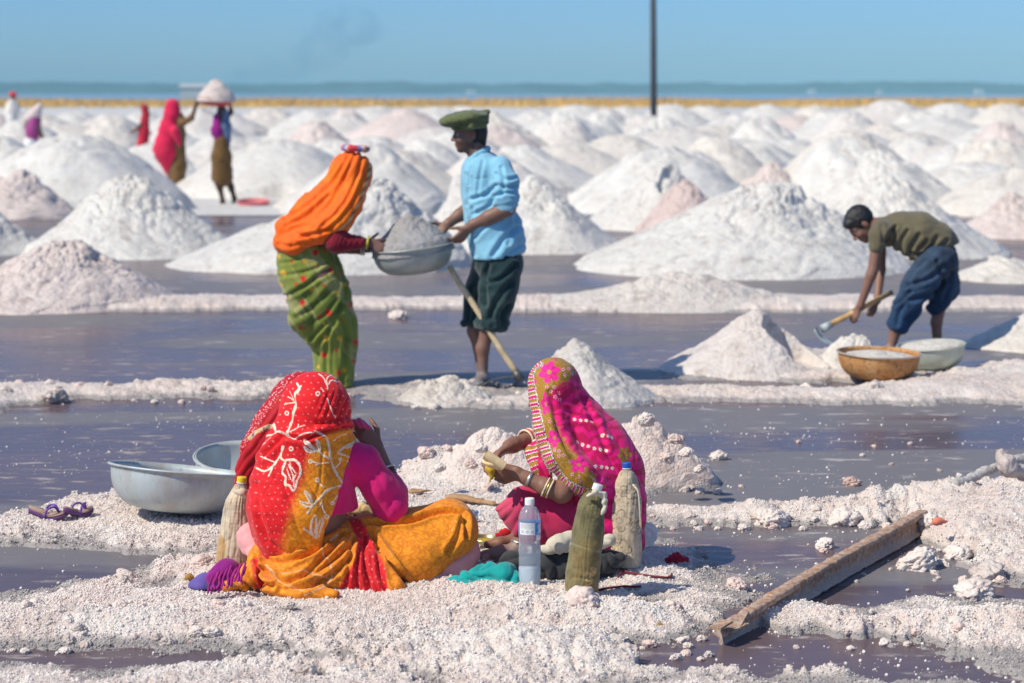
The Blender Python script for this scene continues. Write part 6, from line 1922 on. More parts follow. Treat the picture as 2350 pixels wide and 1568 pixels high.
hoe('hoe with yellow wooden handle gripped by the bending boy', Q(2046, 671, D + 0.12), Q(1896, 750, D), 0.0195,
    [Q(1868, 756, D - 0.08), Q(1872, 752, D + 0.10), Q(1912, 786, D + 0.06), Q(1906, 790, D - 0.10)], 0.008, 0.05, M_WOOD, M_SALTYSTEEL)

# ------------------------------------------------------------------ bottles
def wrapped(label, axis_pts, radii, col, cap_col, cap_r, D, seed, paint=None, folds=0.003, name='wrapped_bottle'):
    """cloth-covered water bottle: cover, neck, cap; axis from base to neck in photo coordinates"""
    P = np.array([Q(x, y, D) for x, y in axis_pts])
    m = 150
    t = np.linspace(0, 1, len(P)); tt = np.linspace(0, 1, m)
    Pm = spline(P, m); R = np.interp(tt, t, np.array(radii) * D / FPX)
    R = np.convolve(np.pad(R, 3, mode='edge'), np.ones(7) / 7, 'valid')
    R[0] = R[1] * 0.8
    V, F = tube(Pm, R, 130)
    root = thing(name, label, 'bottle', P[0])
    x, y = proj(V)
    a = np.arctan2(V[:, 1] - D, V[:, 0] - np.interp(V[:, 2], P[:, 2], P[:, 0]))
    q = np.stack([np.cos(a) * 2, np.sin(a) * 2, V[:, 2] * 5], -1)
    dd = folds * pleat(a * 3.2 + 1.2 * fbm(q, 2, seed), 0.8) + 0.0025 * fbm(V * 22, 3, seed + 2)
    c = np.tile(np.array(col, float), (len(V), 1)) * (1 + 0.18 * fbm(V * 9, 4, seed + 4))[:, None]
    if paint is not None:
        c, e = paint(x, y, V, c); dd = dd + e
    dd = dd + 0.0004 * np.sin(V[:, 2] * 520 + 2 * fbm(V * 30, 2, seed)) * (0.5 + 0.5 * vnoise(V * 20, seed)) + crease(V, 8.0, 0.0035, seed + 9, (1, 1, 0.6))
    c = c * (1 + 0.22 * fbm(V * 40, 3, seed + 6))[:, None]
    finish('cover', V, F, M_CLOTH, root, c, dd)
    up = _unit(Pm[-1] - Pm[-4])
    M = Matrix.Translation(Pm[-1] - up * 0.004) @ rot_to(up)
    cr = cap_r * D / FPX
    neck_ = mk('neck', *lathe([(0, 0), (cr * 0.86, 0), (cr * 0.86, 0.012), (cr * 1.05, 0.013), (cr * 1.05, 0.016), (0, 0.016)], 28, M), mat_plain('bottle_neck', (0.75, 0.74, 0.72), 0.4, bumps=0), root)
    n = 56
    Vc, Fc = lathe([(0, 0.0165), (cr, 0.0165), (cr, 0.033), (cr * 0.93, 0.036), (0, 0.036)], n)
    aa = np.arctan2(Vc[:, 1], Vc[:, 0])
    Vc[:, :2] *= (1 + 0.018 * np.sign(np.sin(aa * n / 2 + 0.3)) * (np.hypot(Vc[:, 0], Vc[:, 1]) > cr * 0.95))[:, None]
    mk('cap', xf(Vc, M), Fc, mat_plain('cap_plastic', cap_col, 0.4, var=0.04, bumps=0), neck_, False)
    return root

def paint_yellow(x, y, V, c):
    st = smooth01(fbm(V * np.array((12, 12, 7)), 4, 71) + (y - 1215) / 120, 0.3, 0.9)
    c = lerpc(c, (0.42, 0.22, 0.05), st * 0.75)
    e = np.zeros(len(V))
    for xo in (-24, -11, 2, 15):
        s = np.exp(-((x - (540 + xo + (1200 - y) * 0.04)) / 1.3) ** 2) * (y > 1150)
        c = lerpc(c, np.asarray(c) * 0.6, s * 0.6); e -= 0.0015 * s
    return c, e
r = wrapped('tall cloth-covered bottle with a yellow cap behind the red veiled woman', [(534, 1312), (536, 1260), (541, 1200), (546, 1155), (551, 1130), (553, 1114)], [38, 36, 32, 27, 19, 12], (0.56, 0.47, 0.34), (0.75, 0.56, 0.02), 11, 8.40, 3, paint_yellow)
B = Blend(); D = 8.36
B.chain([Q(540, 1128, D - 0.03), Q(556, 1130, D - 0.045), Q(572, 1136, D - 0.02), Q(578, 1150, D)], [0.008, 0.012, 0.013, 0.009], 0.008)
V, F = B.mesh(0.004, 2); finish('knot', V, F, M_CLOTH, r, np.array((0.56, 0.47, 0.34)), 0.002 * fbm(V * 60, 2, 4))

def paint_olive(x, y, V, c):
    st = smooth01(fbm(V * 9, 4, 81) + (y - 1230) / 160, 0.1, 0.8)
    c = lerpc(c, (0.25, 0.17, 0.06), st * 0.6)
    e = np.zeros(len(V))
    s = np.exp(-(stroke_dist(x, y, [(1305, 1245), (1345, 1258), (1385, 1270)]) / 1.4) ** 2); e -= 0.0025 * s; c = lerpc(c, (0.42, 0.38, 0.24), s * 0.5)
    zz = lambda L: [((1240 + a / 5.226) * 0.853, (1320 + b / 5.226) * 0.853) for a, b in L]
    for pl in ([(1850,1085),(1885,1100),(1875,1130),(1850,1150),(1880,1160)], [(1815,1080),(1840,1120),(1870,1165),(1885,1150)], [(1800,1165),(1835,1175),(1850,1200)], [(1820,1160),(1815,1230),(1850,1255)],
               [(1770,1235),(1760,1262),(1790,1275),(1830,1270),(1835,1300),(1800,1315),(1770,1330)], [(1745,1330),(1780,1360),(1770,1390),(1735,1395)], [(1730,1390),(1760,1350),(1800,1345),(1805,1390)]):
        s = smooth01(1.9 - stroke_dist(x, y, zz(pl)), 0, 1.0)
        c = lerpc(c, (0.62, 0.37, 0.15), s * 0.9)
    return c, e
r = wrapped('olive canvas-covered bottle standing tilted beside the clear bottle', [(1334, 1366), (1336, 1320), (1344, 1260), (1352, 1200), (1358, 1160), (1363, 1140), (1366, 1131)], [36, 37, 37, 34, 29, 22, 13], (0.170, 0.150, 0.072), (0.78, 0.77, 0.74), 11, 7.98, 13, paint_olive, 0.0018)
D = 7.93
# frayed cream binding at the mouth and a stitched seam
B = Blend()
B.chain([Q(1348, 1138, D), Q(1366, 1130, D - 0.02), Q(1384, 1136, D), Q(1388, 1150, D - 0.01), Q(1386, 1172, D - 0.015), Q(1380, 1180, D - 0.015)], [0.005, 0.008, 0.009, 0.008, 0.006, 0.003], 0.008)
V, F = B.mesh(0.0035, 1); finish('binding', V, F, M_CLOTH, r, np.array((0.60, 0.55, 0.42)), 0.003 * fbm(V * 70, 2, 4))
for k in range(13):
    y0 = 1160 + k * 15.0; x0 = np.interp(y0, [1150, 1200, 1260, 1350], [1331, 1321, 1309, 1300])
    mk('stitch', *tube([Q(x0 + 4, y0 - 5, D + 0.035), Q(x0 - 1, y0, D + 0.045), Q(x0 + 2, y0 + 5, D + 0.035)], 0.0022, 6), mat_plain('thread', (0.6, 0.55, 0.42), 0.9, bumps=0) if k == 0 else bpy.data.materials['thread'], r)

def paint_beige(x, y, V, c):
    e = np.zeros(len(V))
    for (cx, cy, R) in ((1420, 1195, 26), (1425, 1262, 24), (1440, 1128, 18), (1400, 1140, 14), (1462, 1210, 16), (1462, 1150, 12)):
        rr, th = np.hypot(x - cx, y - cy), np.arctan2(y - cy, x - cx)
        s = smooth01(1.9 - np.abs(rr - R * (0.55 + 0.45 * np.abs(np.cos(2.5 * th)))), 0, 1.2)
        s = np.maximum(s, smooth01(1.1 - np.abs(rr - R * 0.25), 0, 1))
        c = lerpc(c, (0.09, 0.06, 0.045), s * 0.9)
    tr = np.abs(fbm(np.stack([x, y], -1) / 18.0, 2, 91)); s = smooth01(0.03 - tr, 0, 0.03)
    c = lerpc(c, (0.14, 0.10, 0.07), s * 0.7)
    c = lerpc(c, (0.66, 0.58, 0.46), smooth01(np.sin(x * 1.2 + y * 3.0), 0.7, 1.0) * 0.5)
    return c, e
r = wrapped('beige embroidered cloth-covered bottle with a blue cap behind the pink veiled woman', [(1432, 1298), (1434, 1250), (1435, 1190), (1436, 1140), (1436, 1110), (1437, 1090), (1437, 1081)], [37, 37, 36, 34, 28, 19, 13], (0.52, 0.42, 0.29), (0.01, 0.10, 0.50), 11, 8.42, 23, paint_beige, 0.0016)
D = 8.36
mk('strap', *tube(spline([Q(1452, 1112, D - 0.02), Q(1464, 1130, D - 0.03), Q(1468, 1170, D - 0.02), Q(1470, 1210, D)], 24), 0.0038, 8), M_CREAMB, r)

# clear bottle with label, cap and cloudy water
def clear_bottle():
    D = 8.12
    base = Q(1215, 1346, D)
    k = D / FPX
    root = thing('plastic_bottle', 'clear plastic bottle with white cap and blue label, cloudy water inside', 'bottle', base)
    H = [(0, 0), (19, 0), (24, 3), (25.2, 9), (25.2, 20), (24.6, 24), (25.2, 28), (25.2, 44), (24.4, 48), (25.2, 52), (25.2, 68), (24.4, 72), (25.2, 76), (25.6, 88), (24.8, 94), (23.6, 100), (23.8, 106), (25.0, 112),
         (25.2, 118), (25.0, 122), (25.0, 150), (25.4, 154), (24.8, 160), (22.0, 170), (16.5, 180), (11.2, 185), (10.0, 187), (10.0, 190), (0, 190)]
    prof = [(r * k, z * k) for r, z in H]
    m, nt, b = new_mat('clear_plastic')
    b.inputs['Base Color'].default_value = (0.78, 0.89, 1.0, 1)
    b.inputs['Transmission Weight'].default_value = 0.80
    b.inputs['Roughness'].default_value = 0.16
    b.inputs['IOR'].default_value = 1.18
    bump(nt, noise(nt, coords(nt), 60, 3, 0.6), 0.25, 0.003, b)
    mk('shell', *lathe(prof, 48, Matrix.Translation(base)), m, root)
    m2, nt, b = new_mat('cloudy_water')
    b.inputs['Base Color'].default_value = (0.72, 0.76, 0.76, 1)
    b.inputs['Roughness'].default_value = 0.3
    liq = [(0, 0.5), (18.5, 0.6), (23.2, 4), (24.0, 10), (24.0, 40), (23.4, 44), (23.4, 46), (0, 46)]
    mk('cloudy_water', *lathe([(r * k, z * k) for r, z in liq], 40, Matrix.Translation(base)), m2, root)
    # label: white print panel, blue panel with white brush letters
    nu, nv = 240, 90
    a = np.linspace(-math.pi, math.pi, nu); z = np.linspace(122.6, 149.6, nv)
    A, Z = np.meshgrid(a, z, indexing='ij')
    V = np.stack([25.7 * k * np.sin(A), -25.7 * k * np.cos(A), Z * k], -1).reshape(-1, 3) + base
    A, Z = A.ravel(), Z.ravel()
    v = (Z - 122.6) / 27.0; u = np.degrees(A)
    col = np.tile(np.array((0.02, 0.28, 0.72)), (len(V), 1))
    panel = (u > -62) & (u < 28)
    col[panel] = (0.72, 0.75, 0.76)
    for vv, s0, s1 in ((0.90, -52, 20), (0.84, -52, 14), (0.78, -52, 22), (0.72, -52, 4), (0.64, -52, 22), (0.58, -52, 16), (0.50, -52, 10)):
        txt = (np.abs(v - vv) < 0.016) & (u > s0) & (u < s1) & (vnoise(np.stack([u * 0.9, np.full(len(u), vv * 40)], -1), 5) > -0.35)
        col[txt] = (0.34, 0.36, 0.38)
    for cu in (-40, -12, 14):
        rr = np.hypot((u - cu) / 6.5, (v - 0.26) / 0.11)
        col[(np.abs(rr - 0.8) < 0.24) & (np.abs(np.sin(1.5 * np.arctan2((v - 0.26) / 0.11, (u - cu) / 6.5))) > 0.25)] = (0.12, 0.14, 0.15)
    for pl in ([(46,0.62),(52,0.85),(56,0.62)], [(58,0.60),(62,0.88),(66,0.62),(70,0.9),(76,0.66)], [(50,0.48),(60,0.56),(66,0.44),(56,0.34),(52,0.26),(74,0.30)], [(46,0.12),(58,0.20),(74,0.14)], [(78,0.8),(84,0.5),(78,0.3)]):
        d = stroke_dist(u / 90, v * 0.33, [(p / 90, q * 0.33) for p, q in pl])
        col[d < 0.022] = (0.86, 0.88, 0.90)
    ml, nt, b = new_mat('bottle_label')
    at = nnode(nt, 'ShaderNodeAttribute', attribute_name='Col')
    nt.links.new(mixc(nt, ramp(nt, noise(nt, coords(nt), 40, 3, 0.6), [(0.3, 0.0), (0.8, 0.18)]), at.outputs['Color'], (0.6, 0.6, 0.6)), b.inputs['Base Color'])
    b.inputs['Roughness'].default_value = 0.35
    mk('label', V, grid_faces(nu, nv), ml, root, True, col)
    n = 64
    Vc, Fc = lathe([(0, 188 * k), (10.8 * k, 188 * k), (10.8 * k, 201 * k), (9.8 * k, 203 * k), (0, 203 * k)], n)
    aa = np.arctan2(Vc[:, 1], Vc[:, 0])
    Vc[:, :2] *= (1 + 0.02 * np.sign(np.sin(aa * n / 2 + 0.3)))[:, None]
    mk('cap', Vc + base, Fc, mat_plain('white_cap', (0.82, 0.82, 0.80), 0.35, var=0.03, bumps=0), root, False)
clear_bottle()

# ------------------------------------------------------------------ cloths, bags and small things on the salt
def rag(name, label, cat, D, pts, rad, col, seed, amp=0.010, freq=13.0, h=0.005, mat=None, zmin=0.03, k=0.03, extra=None, dirv=(0.7, 0.2, 0.6)):
    B = Blend()
    B.chain([Q(x, y, D + d) for x, y, d in pts], [r * D / FPX for r in rad], k)
    if extra:
        for ps, rs in extra:
            B.chain([Q(x, y, D + d) for x, y, d in ps], [r * D / FPX for r in rs], k)
    if zmin is not None: B.cut(lambda P: zmin - P[..., 2])
    V, F = B.mesh(h, 2)
    dd = amp * pleat(V @ np.array(dirv) * freq * 2 + 1.6 * fbm(V * 9, 2, seed), 0.7) + amp * 0.4 * fbm(V * 25, 3, seed + 1)
    c = np.tile(np.array(col, float), (len(V), 1)) * (1 + 0.15 * fbm(V * 16, 3, seed + 2))[:, None]
    V = V + normals(V, F) * dd[:, None]
    o = mk(name, V, F, mat or M_CLOTH, None, True, np.clip(c, 0, 1), loc=V.mean(0) * np.array((1, 1, 0)) + np.array((0, 0, max(V[:, 2].min(), 0))))
    return tag(o, label, cat) if label else o

rag('teal_cloth', 'crumpled teal cloth lying left of the clear bottle', 'cloth', 8.15, [(1022, 1338, -0.02), (1070, 1332, 0.0), (1120, 1322, 0.02), (1160, 1322, 0.0), (1182, 1332, -0.02)], [8, 18, 26, 26, 14], (0.005, 0.30, 0.29), 3, 0.012, 12,
    extra=[([(1060, 1342, -0.06), (1180, 1342, -0.08)], [8, 9])])
bag = rag('black_bag', 'black cloth bag lying behind the clear and olive bottles', 'bag', 8.30, [(1130, 1300, 0.02), (1180, 1290, 0.02), (1250, 1300, 0.0), (1330, 1305, 0.0), (1390, 1290, 0.02), (1422, 1280, 0.0)], [8, 22, 30, 28, 26, 12], (0.035, 0.036, 0.040), 5, 0.012, 8,
          extra=[([(1250, 1270, 0.0), (1310, 1280, -0.03)], [16, 16])])
o = mk('strap', *tube(spline([Q(1085, 1312, 8.2), Q(1092, 1303, 8.22), Q(1106, 1305, 8.22), Q(1118, 1312, 8.2)], 16), 0.004, 8), mat_plain('black_strap', (0.015, 0.015, 0.017), 0.7, bumps=0), bag)
o.location = tuple(-wloc(bag)) if False else o.location
rag('cream_cloth', 'cream printed cloth bundle on the black bag', 'cloth', 8.25, [(1250, 1262, 0), (1280, 1250, 0), (1305, 1240, 0.02), (1318, 1232, 0.04)], [12, 17, 17, 12], (0.62, 0.56, 0.44), 7, 0.007, 11,
    extra=[([(1375, 1246, 0.05), (1398, 1240, 0.05)], [10, 14]), ([(1318, 1240, 0.05), (1375, 1248, 0.05)], [10, 9])])
rag('purple_pouch', 'blue-purple felt pouch with a small pink motif at the left of the orange skirt', 'pouch', 8.12, [(442, 1344, 0), (470, 1342, 0), (505, 1345, 0.0), (530, 1345, 0.02)], [12, 22, 22, 20], (0.12, 0.085, 0.32), 9, 0.004, 6)
fr = rag('fringed_scarf', 'magenta purple fringed scarf end draped over the pouch', 'scarf', 8.10, [(492, 1325, 0.0), (520, 1308, 0.01), (552, 1306, 0.03)], [20, 22, 14], (0.26, 0.008, 0.20), 11, 0.006, 9)
mt = mat_plain('fringe_yarn', (0.32, 0.008, 0.19), 0.85, bumps=0.2)
for k in range(16):
    x0, y0 = 482 + 5.2 * k + 4 * math.sin(k * 3.3), 1338 - 1.9 * k + 6 * math.sin(k * 1.9)
    P = spline([Q(x0 + 6, y0 - 16, 8.02), Q(x0 + 2 * math.sin(k), y0 - 2, 7.985), Q(x0 - 3 + 3 * math.sin(k * 1.7), y0 + 10, 7.98), Q(x0 - 5 + 4 * math.sin(k * 2.3), min(y0 + 24, 1362), 7.97)], 14)
    mk('fringe', *tube(P, 0.0034 + 0.0016 * abs(math.sin(k * 2.7)), 6), mt, fr)
rag('red_rag', 'crimson rag scrap on the salt edge right of the bottles', 'rag', 8.55, [(1530, 1286, 0), (1552, 1280, 0), (1576, 1284, 0)], [5, 8, 6], (0.34, 0.006, 0.03), 13, 0.006, 30, 0.004, zmin=None)
rag('red_scrap', 'small bright red scrap behind the feet of the pink veiled woman', 'rag', 8.75, [(1140, 1228, 0), (1158, 1222, 0), (1172, 1220, 0)], [4, 6, 4], (0.55, 0.01, 0.02), 15, 0.005, 30, 0.004, zmin=None)
rag('pink_wrapper', 'crumpled pink wrapper at the bottom edge of the salt', 'wrapper', 7.0, [(393, 1552, 0), (405, 1549, 0), (417, 1552, 0)], [3, 5, 3], (0.70, 0.05, 0.14), 17, 0.004, 40, 0.0035, zmin=None)
rag('orange_wrapper', 'small orange wrapper on the salt hump right of the rail', 'wrapper', 8.9, [(2137, 1202, 0), (2152, 1196, 0), (2172, 1197, 0)], [3, 6, 3], (0.72, 0.22, 0.14), 19, 0.004, 40, 0.004, zmin=None)
rag('black_rag', 'tangled black plastic by the near end of the rail', 'rag', 7.55, [(1560, 1478, 0), (1585, 1472, 0), (1612, 1474, 0)], [5, 9, 6], (0.012, 0.016, 0.018), 21, 0.010, 30, 0.004, mat=mat_cloth('black_plastic', 0.3, 200, 0.1, 0.0), zmin=None)
rag('red_thread_scrap', 'red ribbon scrap lying in the brine near the rail', 'ribbon', 7.35, [(1543, 1512, 0), (1556, 1507, 0), (1580, 1507, 0)], [2.5, 3, 2], (0.55, 0.02, 0.06), 23, 0.003, 40, 0.003, zmin=None)
for lab, D, pl in (('dark red string curling over the salt right of the blue-capped bottle', 8.30, [(1418, 1320), (1430, 1312), (1455, 1316), (1500, 1322), (1535, 1319), (1541, 1311)]),
                   ('short dark red string beside the olive bottle', 8.12, [(1370, 1343), (1390, 1340), (1430, 1336), (1455, 1338), (1470, 1337)])):
    P = np.array([G(x, y, 0.05) for x, y in pl])
    P[:, 2] = ground_h(P[:, 0], P[:, 1]) + 0.008
    o = mk('string', *tube(spline(P, 40), 0.0045, 7), mat_plain('red_string', (0.16, 0.02, 0.03), 0.9, bumps=0.2), None, loc=P[0])
    tag(o, lab, 'string')
for lab, D, pl in (('dry brown leaf bits left of the purple pouch', 8.25, [(426, 1328, 0), (434, 1324, 0), (442, 1327, 0)]), ('single yellow-brown leaf on the crust below the red skirt', 7.55, [(732, 1446, 0), (738, 1441, 0), (744, 1440, 0)]), ('dry leaf curl on the crust near the rail end', 7.55, [(1500, 1440, 0), (1512, 1437, 0), (1520, 1440, 0)])):
    rag('dry_leaf', lab, 'leaf', D, pl, [2.5, 4, 2], (0.36, 0.20, 0.05), int(D * 10), 0.003, 50, 0.003, zmin=None)
# plastic bag
m, nt, b = new_mat('thin_plastic_bag')
b.inputs['Base Color'].default_value = (0.80, 0.84, 0.86, 1); b.inputs['Transmission Weight'].default_value = 0.45; b.inputs['Roughness'].default_value = 0.3; b.inputs['IOR'].default_value = 1.1
rag('plastic_bag', 'small white plastic bag on the salt behind the blue-capped bottle', 'bag', 8.85, [(1486, 1238, 0), (1490, 1222, 0), (1482, 1208, 0)], [17, 15, 7], (0.8, 0.8, 0.8), 25, 0.008, 20, 0.005, mat=m)
# brass lid with curry
p = G(1112, 1246, 0.05)
r = thing('brass_dish', 'shallow brass dish smeared with yellow curry beside the bare feet', 'dish', p)
k = p[1] / FPX
Mx = Matrix.Translation(p + np.array((0, 0, 0.004))) @ rot_to((0.04, -0.10, 1))
mk('dish', *lathe([(0, 0), (25 * k, 0), (27 * k, 5 * k), (27.5 * k, 10 * k), (26.5 * k, 10 * k), (25.5 * k, 6 * k), (23 * k, 2.5 * k), (0, 2.5 * k)], 48, Mx), mat_plain('brass', (0.50, 0.42, 0.20), 0.35, 0.8, 0.2), r)
V, F = lathe([(0, 3.6 * k), (10 * k, 3.9 * k), (19 * k, 3.2 * k), (21 * k, 2.2 * k)], 40, Mx)
mk('curry', V + 0.002 * fbm(V * 90, 3, 4)[:, None] * np.array((0, 0, 1)), F, mat_plain('curry', (0.55, 0.33, 0.02), 0.35, var=0.3, vscale=90), r)
# steel tin
p = G(1092, 1196, 0.05); k = p[1] / FPX
r = thing('steel_tin', 'small open steel tin behind the knee of the red veiled woman', 'tin', p)
mk('tin', *lathe([(0, 0), (11 * k, 0), (11 * k, 24 * k), (10.3 * k, 24 * k), (10.3 * k, 1 * k), (0, 1 * k)], 32, Matrix.Translation(p + np.array((-0.01, 0, 0.0)))), mat_plain('tin_steel', (0.45, 0.48, 0.50), 0.3, 0.8), r)
mk('handle', *tube(spline([p + np.array((0.006, -0.02, 0.03)), p + np.array((0.03, -0.02, 0.028)), p + np.array((0.03, -0.02, 0.008)), p + np.array((0.006, -0.02, 0.006))], 16), 0.002, 6), M_SILVER, r)
# wood splinters
M_DRIFT = mat_plain('dry_wood', (0.36, 0.21, 0.10), 0.8, var=0.35, vscale=30, bumps=0.5, bscale=120)
def splinter(label, pl, w, t, seed):
    P = np.array([G(x, y, 0.06) for x, y in pl]); P[:, 2] = ground_h(P[:, 0], P[:, 1], False) + 0.02
    n = 26
    C0 = spline(P, n); s = np.linspace(0, 1, n)
    W = w * np.interp(s, [0, 0.15, 0.5, 1], [0.35, 1.0, 0.85, 0.15]); T = t * np.interp(s, [0, 0.2, 1], [0.6, 1, 0.3])
    rows = []
    for a in np.arange(14) * 2 * math.pi / 14:
        ca, sa = math.copysign(abs(math.cos(a)) ** 0.6, math.cos(a)), math.copysign(abs(math.sin(a)) ** 0.6, math.sin(a))
        rows.append(C0 + np.stack([np.zeros(n), W * ca, T * sa], -1))
    V = np.stack(rows, 0).reshape(-1, 3)
    V += 0.004 * vnoise(V * np.array((14, 90, 90)), seed)[:, None]
    o = mk('driftwood', V, grid_faces(14, n, True), M_DRIFT, None, True, loc=P[0])
    return tag(o, label, 'wood')
splinter('long splintered piece of brown wood on the salt between the seated women', [(1022, 1135), (1060, 1138), (1100, 1144), (1146, 1152)], 0.035, 0.014, 3)
splinter('short flat dark wood chip on the salt near the magenta sleeve', [(938, 1122), (960, 1122), (992, 1120)], 0.022, 0.009, 5)
# sandals
def sandal(label, x, y, length, ang, roll):
    p = G(x, y, 0.06); p[2] = ground_h(p[0], p[1], False) + 0.018
    root = thing('sandal', label, 'sandal', p, 'pair of sandals left on the salt')
    L = length * p[1] / FPX
    n = 36; a = np.arange(n) * 2 * math.pi / n
    out = np.stack([np.cos(a) * L / 2, np.sin(a) * L * 0.19 * (1 + 0.18 * np.cos(a) - 0.10 * np.cos(2 * a))], -1)
    bend = lambda X: 0.016 * (2 * X / L) ** 2 + 0.012 * (X / L < -0.1)
    Mx = Matrix.Translation(p) @ Matrix.Rotation(ang, 4, 'Z') @ Matrix.Rotation(roll, 4, 'X')
    def slab(z0, z1, sc, thick_heel):
        rings = []
        for zz, s in ((z0, 0.0), (z0, sc), (z1, sc), (z1, 0.0)):
            X, Y = out[:, 0] * s, out[:, 1] * s
            rings.append(np.stack([X, Y, zz + (thick_heel * np.clip(-2 * out[:, 0] * sc / L, 0, 1) if zz == z1 else 0) + bend(X)], -1))
        return np.stack(rings, 1).reshape(-1, 3), grid_faces(n, 4, True)
    V, F = slab(0, 0.012, 1.0, 0.010); sole_ = mk('sole', xf(V, Mx), F, mat_plain('purple_rubber', (0.13, 0.05, 0.17), 0.7, var=0.25) if 'purple_rubber' not in bpy.data.materials else bpy.data.materials['purple_rubber'], root)
    V, F = slab(0.0125, 0.017, 0.96, 0.010); mk('footbed', xf(V + np.array((0, 0, 0.003)), Mx), F, mat_plain('worn_footbed', (0.42, 0.28, 0.22), 0.8, var=0.25) if 'worn_footbed' not in bpy.data.materials else bpy.data.materials['worn_footbed'], root)
    ms = bpy.data.materials.get('violet_strap') or mat_plain('violet_strap', (0.12, 0.04, 0.30), 0.5, var=0.2)
    for s in (-1, 1):
        P = spline([(L * 0.26, 0, 0.022), (L * 0.15, 0.25 * s * L * 0.38, 0.052), (-L * 0.02, 0.46 * s * L * 0.38, 0.045), (-L * 0.08, 0.5 * s * L * 0.38, 0.016)], 20)
        V, F = tube(P, 0.0045, 8); mk('strap', xf(V, Mx), F, ms, sole_)
    V, F = tube([(L * 0.26, 0, 0.012), (L * 0.26, 0, 0.03)], 0.005, 8); mk('toe_post', xf(V, Mx), F, ms, sole_)
sandal('purple rubber sandal lying left of its mate on the salt', 112, 1182, 92, 0.12, 0.10)
sandal('purple rubber sandal lying closer to the aluminium pan', 180, 1178, 86, 0.9, -0.05)

# ------------------------------------------------------------------ iron rail across the pans
def mat_rail():
    m, nt, b = new_mat('rusty_rail')
    pos = position(nt)
    n1 = noise(nt, pos, 9.0, 6, 0.7); n2 = noise(nt, pos, 50.0, 5, 0.7)
    c = mixc(nt, ramp(nt, n1, [(0.38, 0.0), (0.62, 1.0)]), (0.36, 0.165, 0.07), (0.30, 0.19, 0.13))
    c = mixc(nt, ramp(nt, n2, [(0.42, 0.0), (0.62, 0.85)]), c, (0.55, 0.44, 0.36))
    sx = nt.nodes.new('ShaderNodeSeparateXYZ'); nt.links.new(pos, sx.inputs[0])
    c = mixc(nt, ramp(nt, sx.outputs['Z'], [(0.0, 0.85), (0.045, 0.0)]), c, (0.55, 0.46, 0.40))
    nt.links.new(c, b.inputs['Base Color']); b.inputs['Roughness'].default_value = 0.85
    bump(nt, n2, 0.5, 0.008, b)
    return m
M_RAIL = mat_rail()
A0 = np.array(((1648 - CX) * 7.42 / FPX, 7.42, -0.026)); A1 = np.array(((2122 - CX) * 9.28 / FPX, 9.28, 0.024))
rail = thing('iron_rail', 'long rusty iron rail laid across the brine pans at right', 'rail', A0)
e = _unit(A1 - A0); sd = _unit(np.cross(e, (0, 0, 1))); upv = np.cross(sd, e)
_sc = 0.70
sec = [(-0.040, 0.0), (0.040, 0.0), (0.040, 0.009), (0.011, 0.020), (0.009, 0.082), (0.034, 0.092), (0.035, 0.112), (0.028, 0.119), (-0.028, 0.119), (-0.035, 0.112), (-0.034, 0.092), (-0.009, 0.082), (-0.011, 0.020), (-0.040, 0.009)]
sec = [(a * _sc, h_ * _sc) for a, h_ in sec]
nL = 150
rows = []
for t in np.linspace(0, 1, nL):
    c = A0 + (A1 - A0) * t + upv * (0.012 * math.sin(t * 5.0)) + sd * 0.012 * math.sin(t * 4 + 1)
    rows.append([c + sd * a + upv * (h_ * (1.0 - 0.12 * (t < 0.04))) for a, h_ in sec])
V = np.array(rows).transpose(1, 0, 2).reshape(-1, 3)
V = V + 0.0035 * fbm(V * 40, 3, 5)[:, None] * upv + 0.002 * fbm(V * 60, 2, 8)[:, None] * sd
F = grid_faces(len(sec), nL, True)
mk('beam', V, F, M_RAIL, rail)
n0 = len(sec)
end = np.array([r_ for r_ in rows[0]]); 
mk('end_face', np.concatenate([end - e * 0.001, [end.mean(0) - e * 0.001]]), [(i, (i + 1) % n0, n0) for i in range(n0)], M_RAIL, rail, False)
def plate(a, b, w, t):
    d = _unit(np.asarray(b) - a); s_ = _unit(np.cross(d, (0.2, 0.3, 1))); u_ = np.cross(s_, d)
    M = Matrix(((d[0], s_[0], u_[0], 0), (d[1], s_[1], u_[1], 0), (d[2], s_[2], u_[2], 0), (0, 0, 0, 1)))
    return box((np.asarray(a) + b) / 2, (np.linalg.norm(np.asarray(b) - a), w, t), M)
mk('bent_strip', *plate(Q(1668, 1452, 7.42), Q(1712, 1432, 7.48), 0.03, 0.008), M_RAIL, rail, False)
mk('bracket', *plate(Q(1690, 1442, 7.44), Q(1712, 1402, 7.56), 0.02, 0.008), M_RAIL, rail, False)
mk('bent_strip', *plate(Q(1640, 1442, 7.36), Q(1668, 1425, 7.42), 0.045, 0.007), M_RAIL, rail, False)

# salted pipe at the right edge
r = thing('salted_pipe', 'salt-crusted pipe lying on the hump at the right edge', 'pipe', Q(2210, 1108, 9.6))
D = 9.7
M_CRUSTED = mat_plain('crusted_pipe', (0.48, 0.45, 0.43), 0.8, var=0.25, vscale=40, bumps=0.8, bscale=120, bdist=0.008)
V, F = tube(spline([Q(2190, 1112, D - 0.1), Q(2235, 1094, D), Q(2292, 1070, D + 0.1), Q(2420, 1030, D + 0.3)], 60), 0.020, 16)
mk('pipe', V + normals(V, F) * (0.006 * fbm(V * 40, 3, 3))[:, None], F, M_CRUSTED, r)
B = Blend(); B.chain([Q(2296, 1045, D), Q(2308, 1062, D), Q(2318, 1082, D)], [0.022, 0.034, 0.03], 0.02); B.cap(Q(2318, 1075, D), Q(2352, 1084, D + 0.1), 0.03, 0.035, 0.02)
V, F = B.mesh(0.006, 1); o = mk('salt_cake', V + normals(V, F) * (0.012 * fbm(V * 22, 4, 3))[:, None], F, M_SALTM, r); o.color = PINK + (1,)

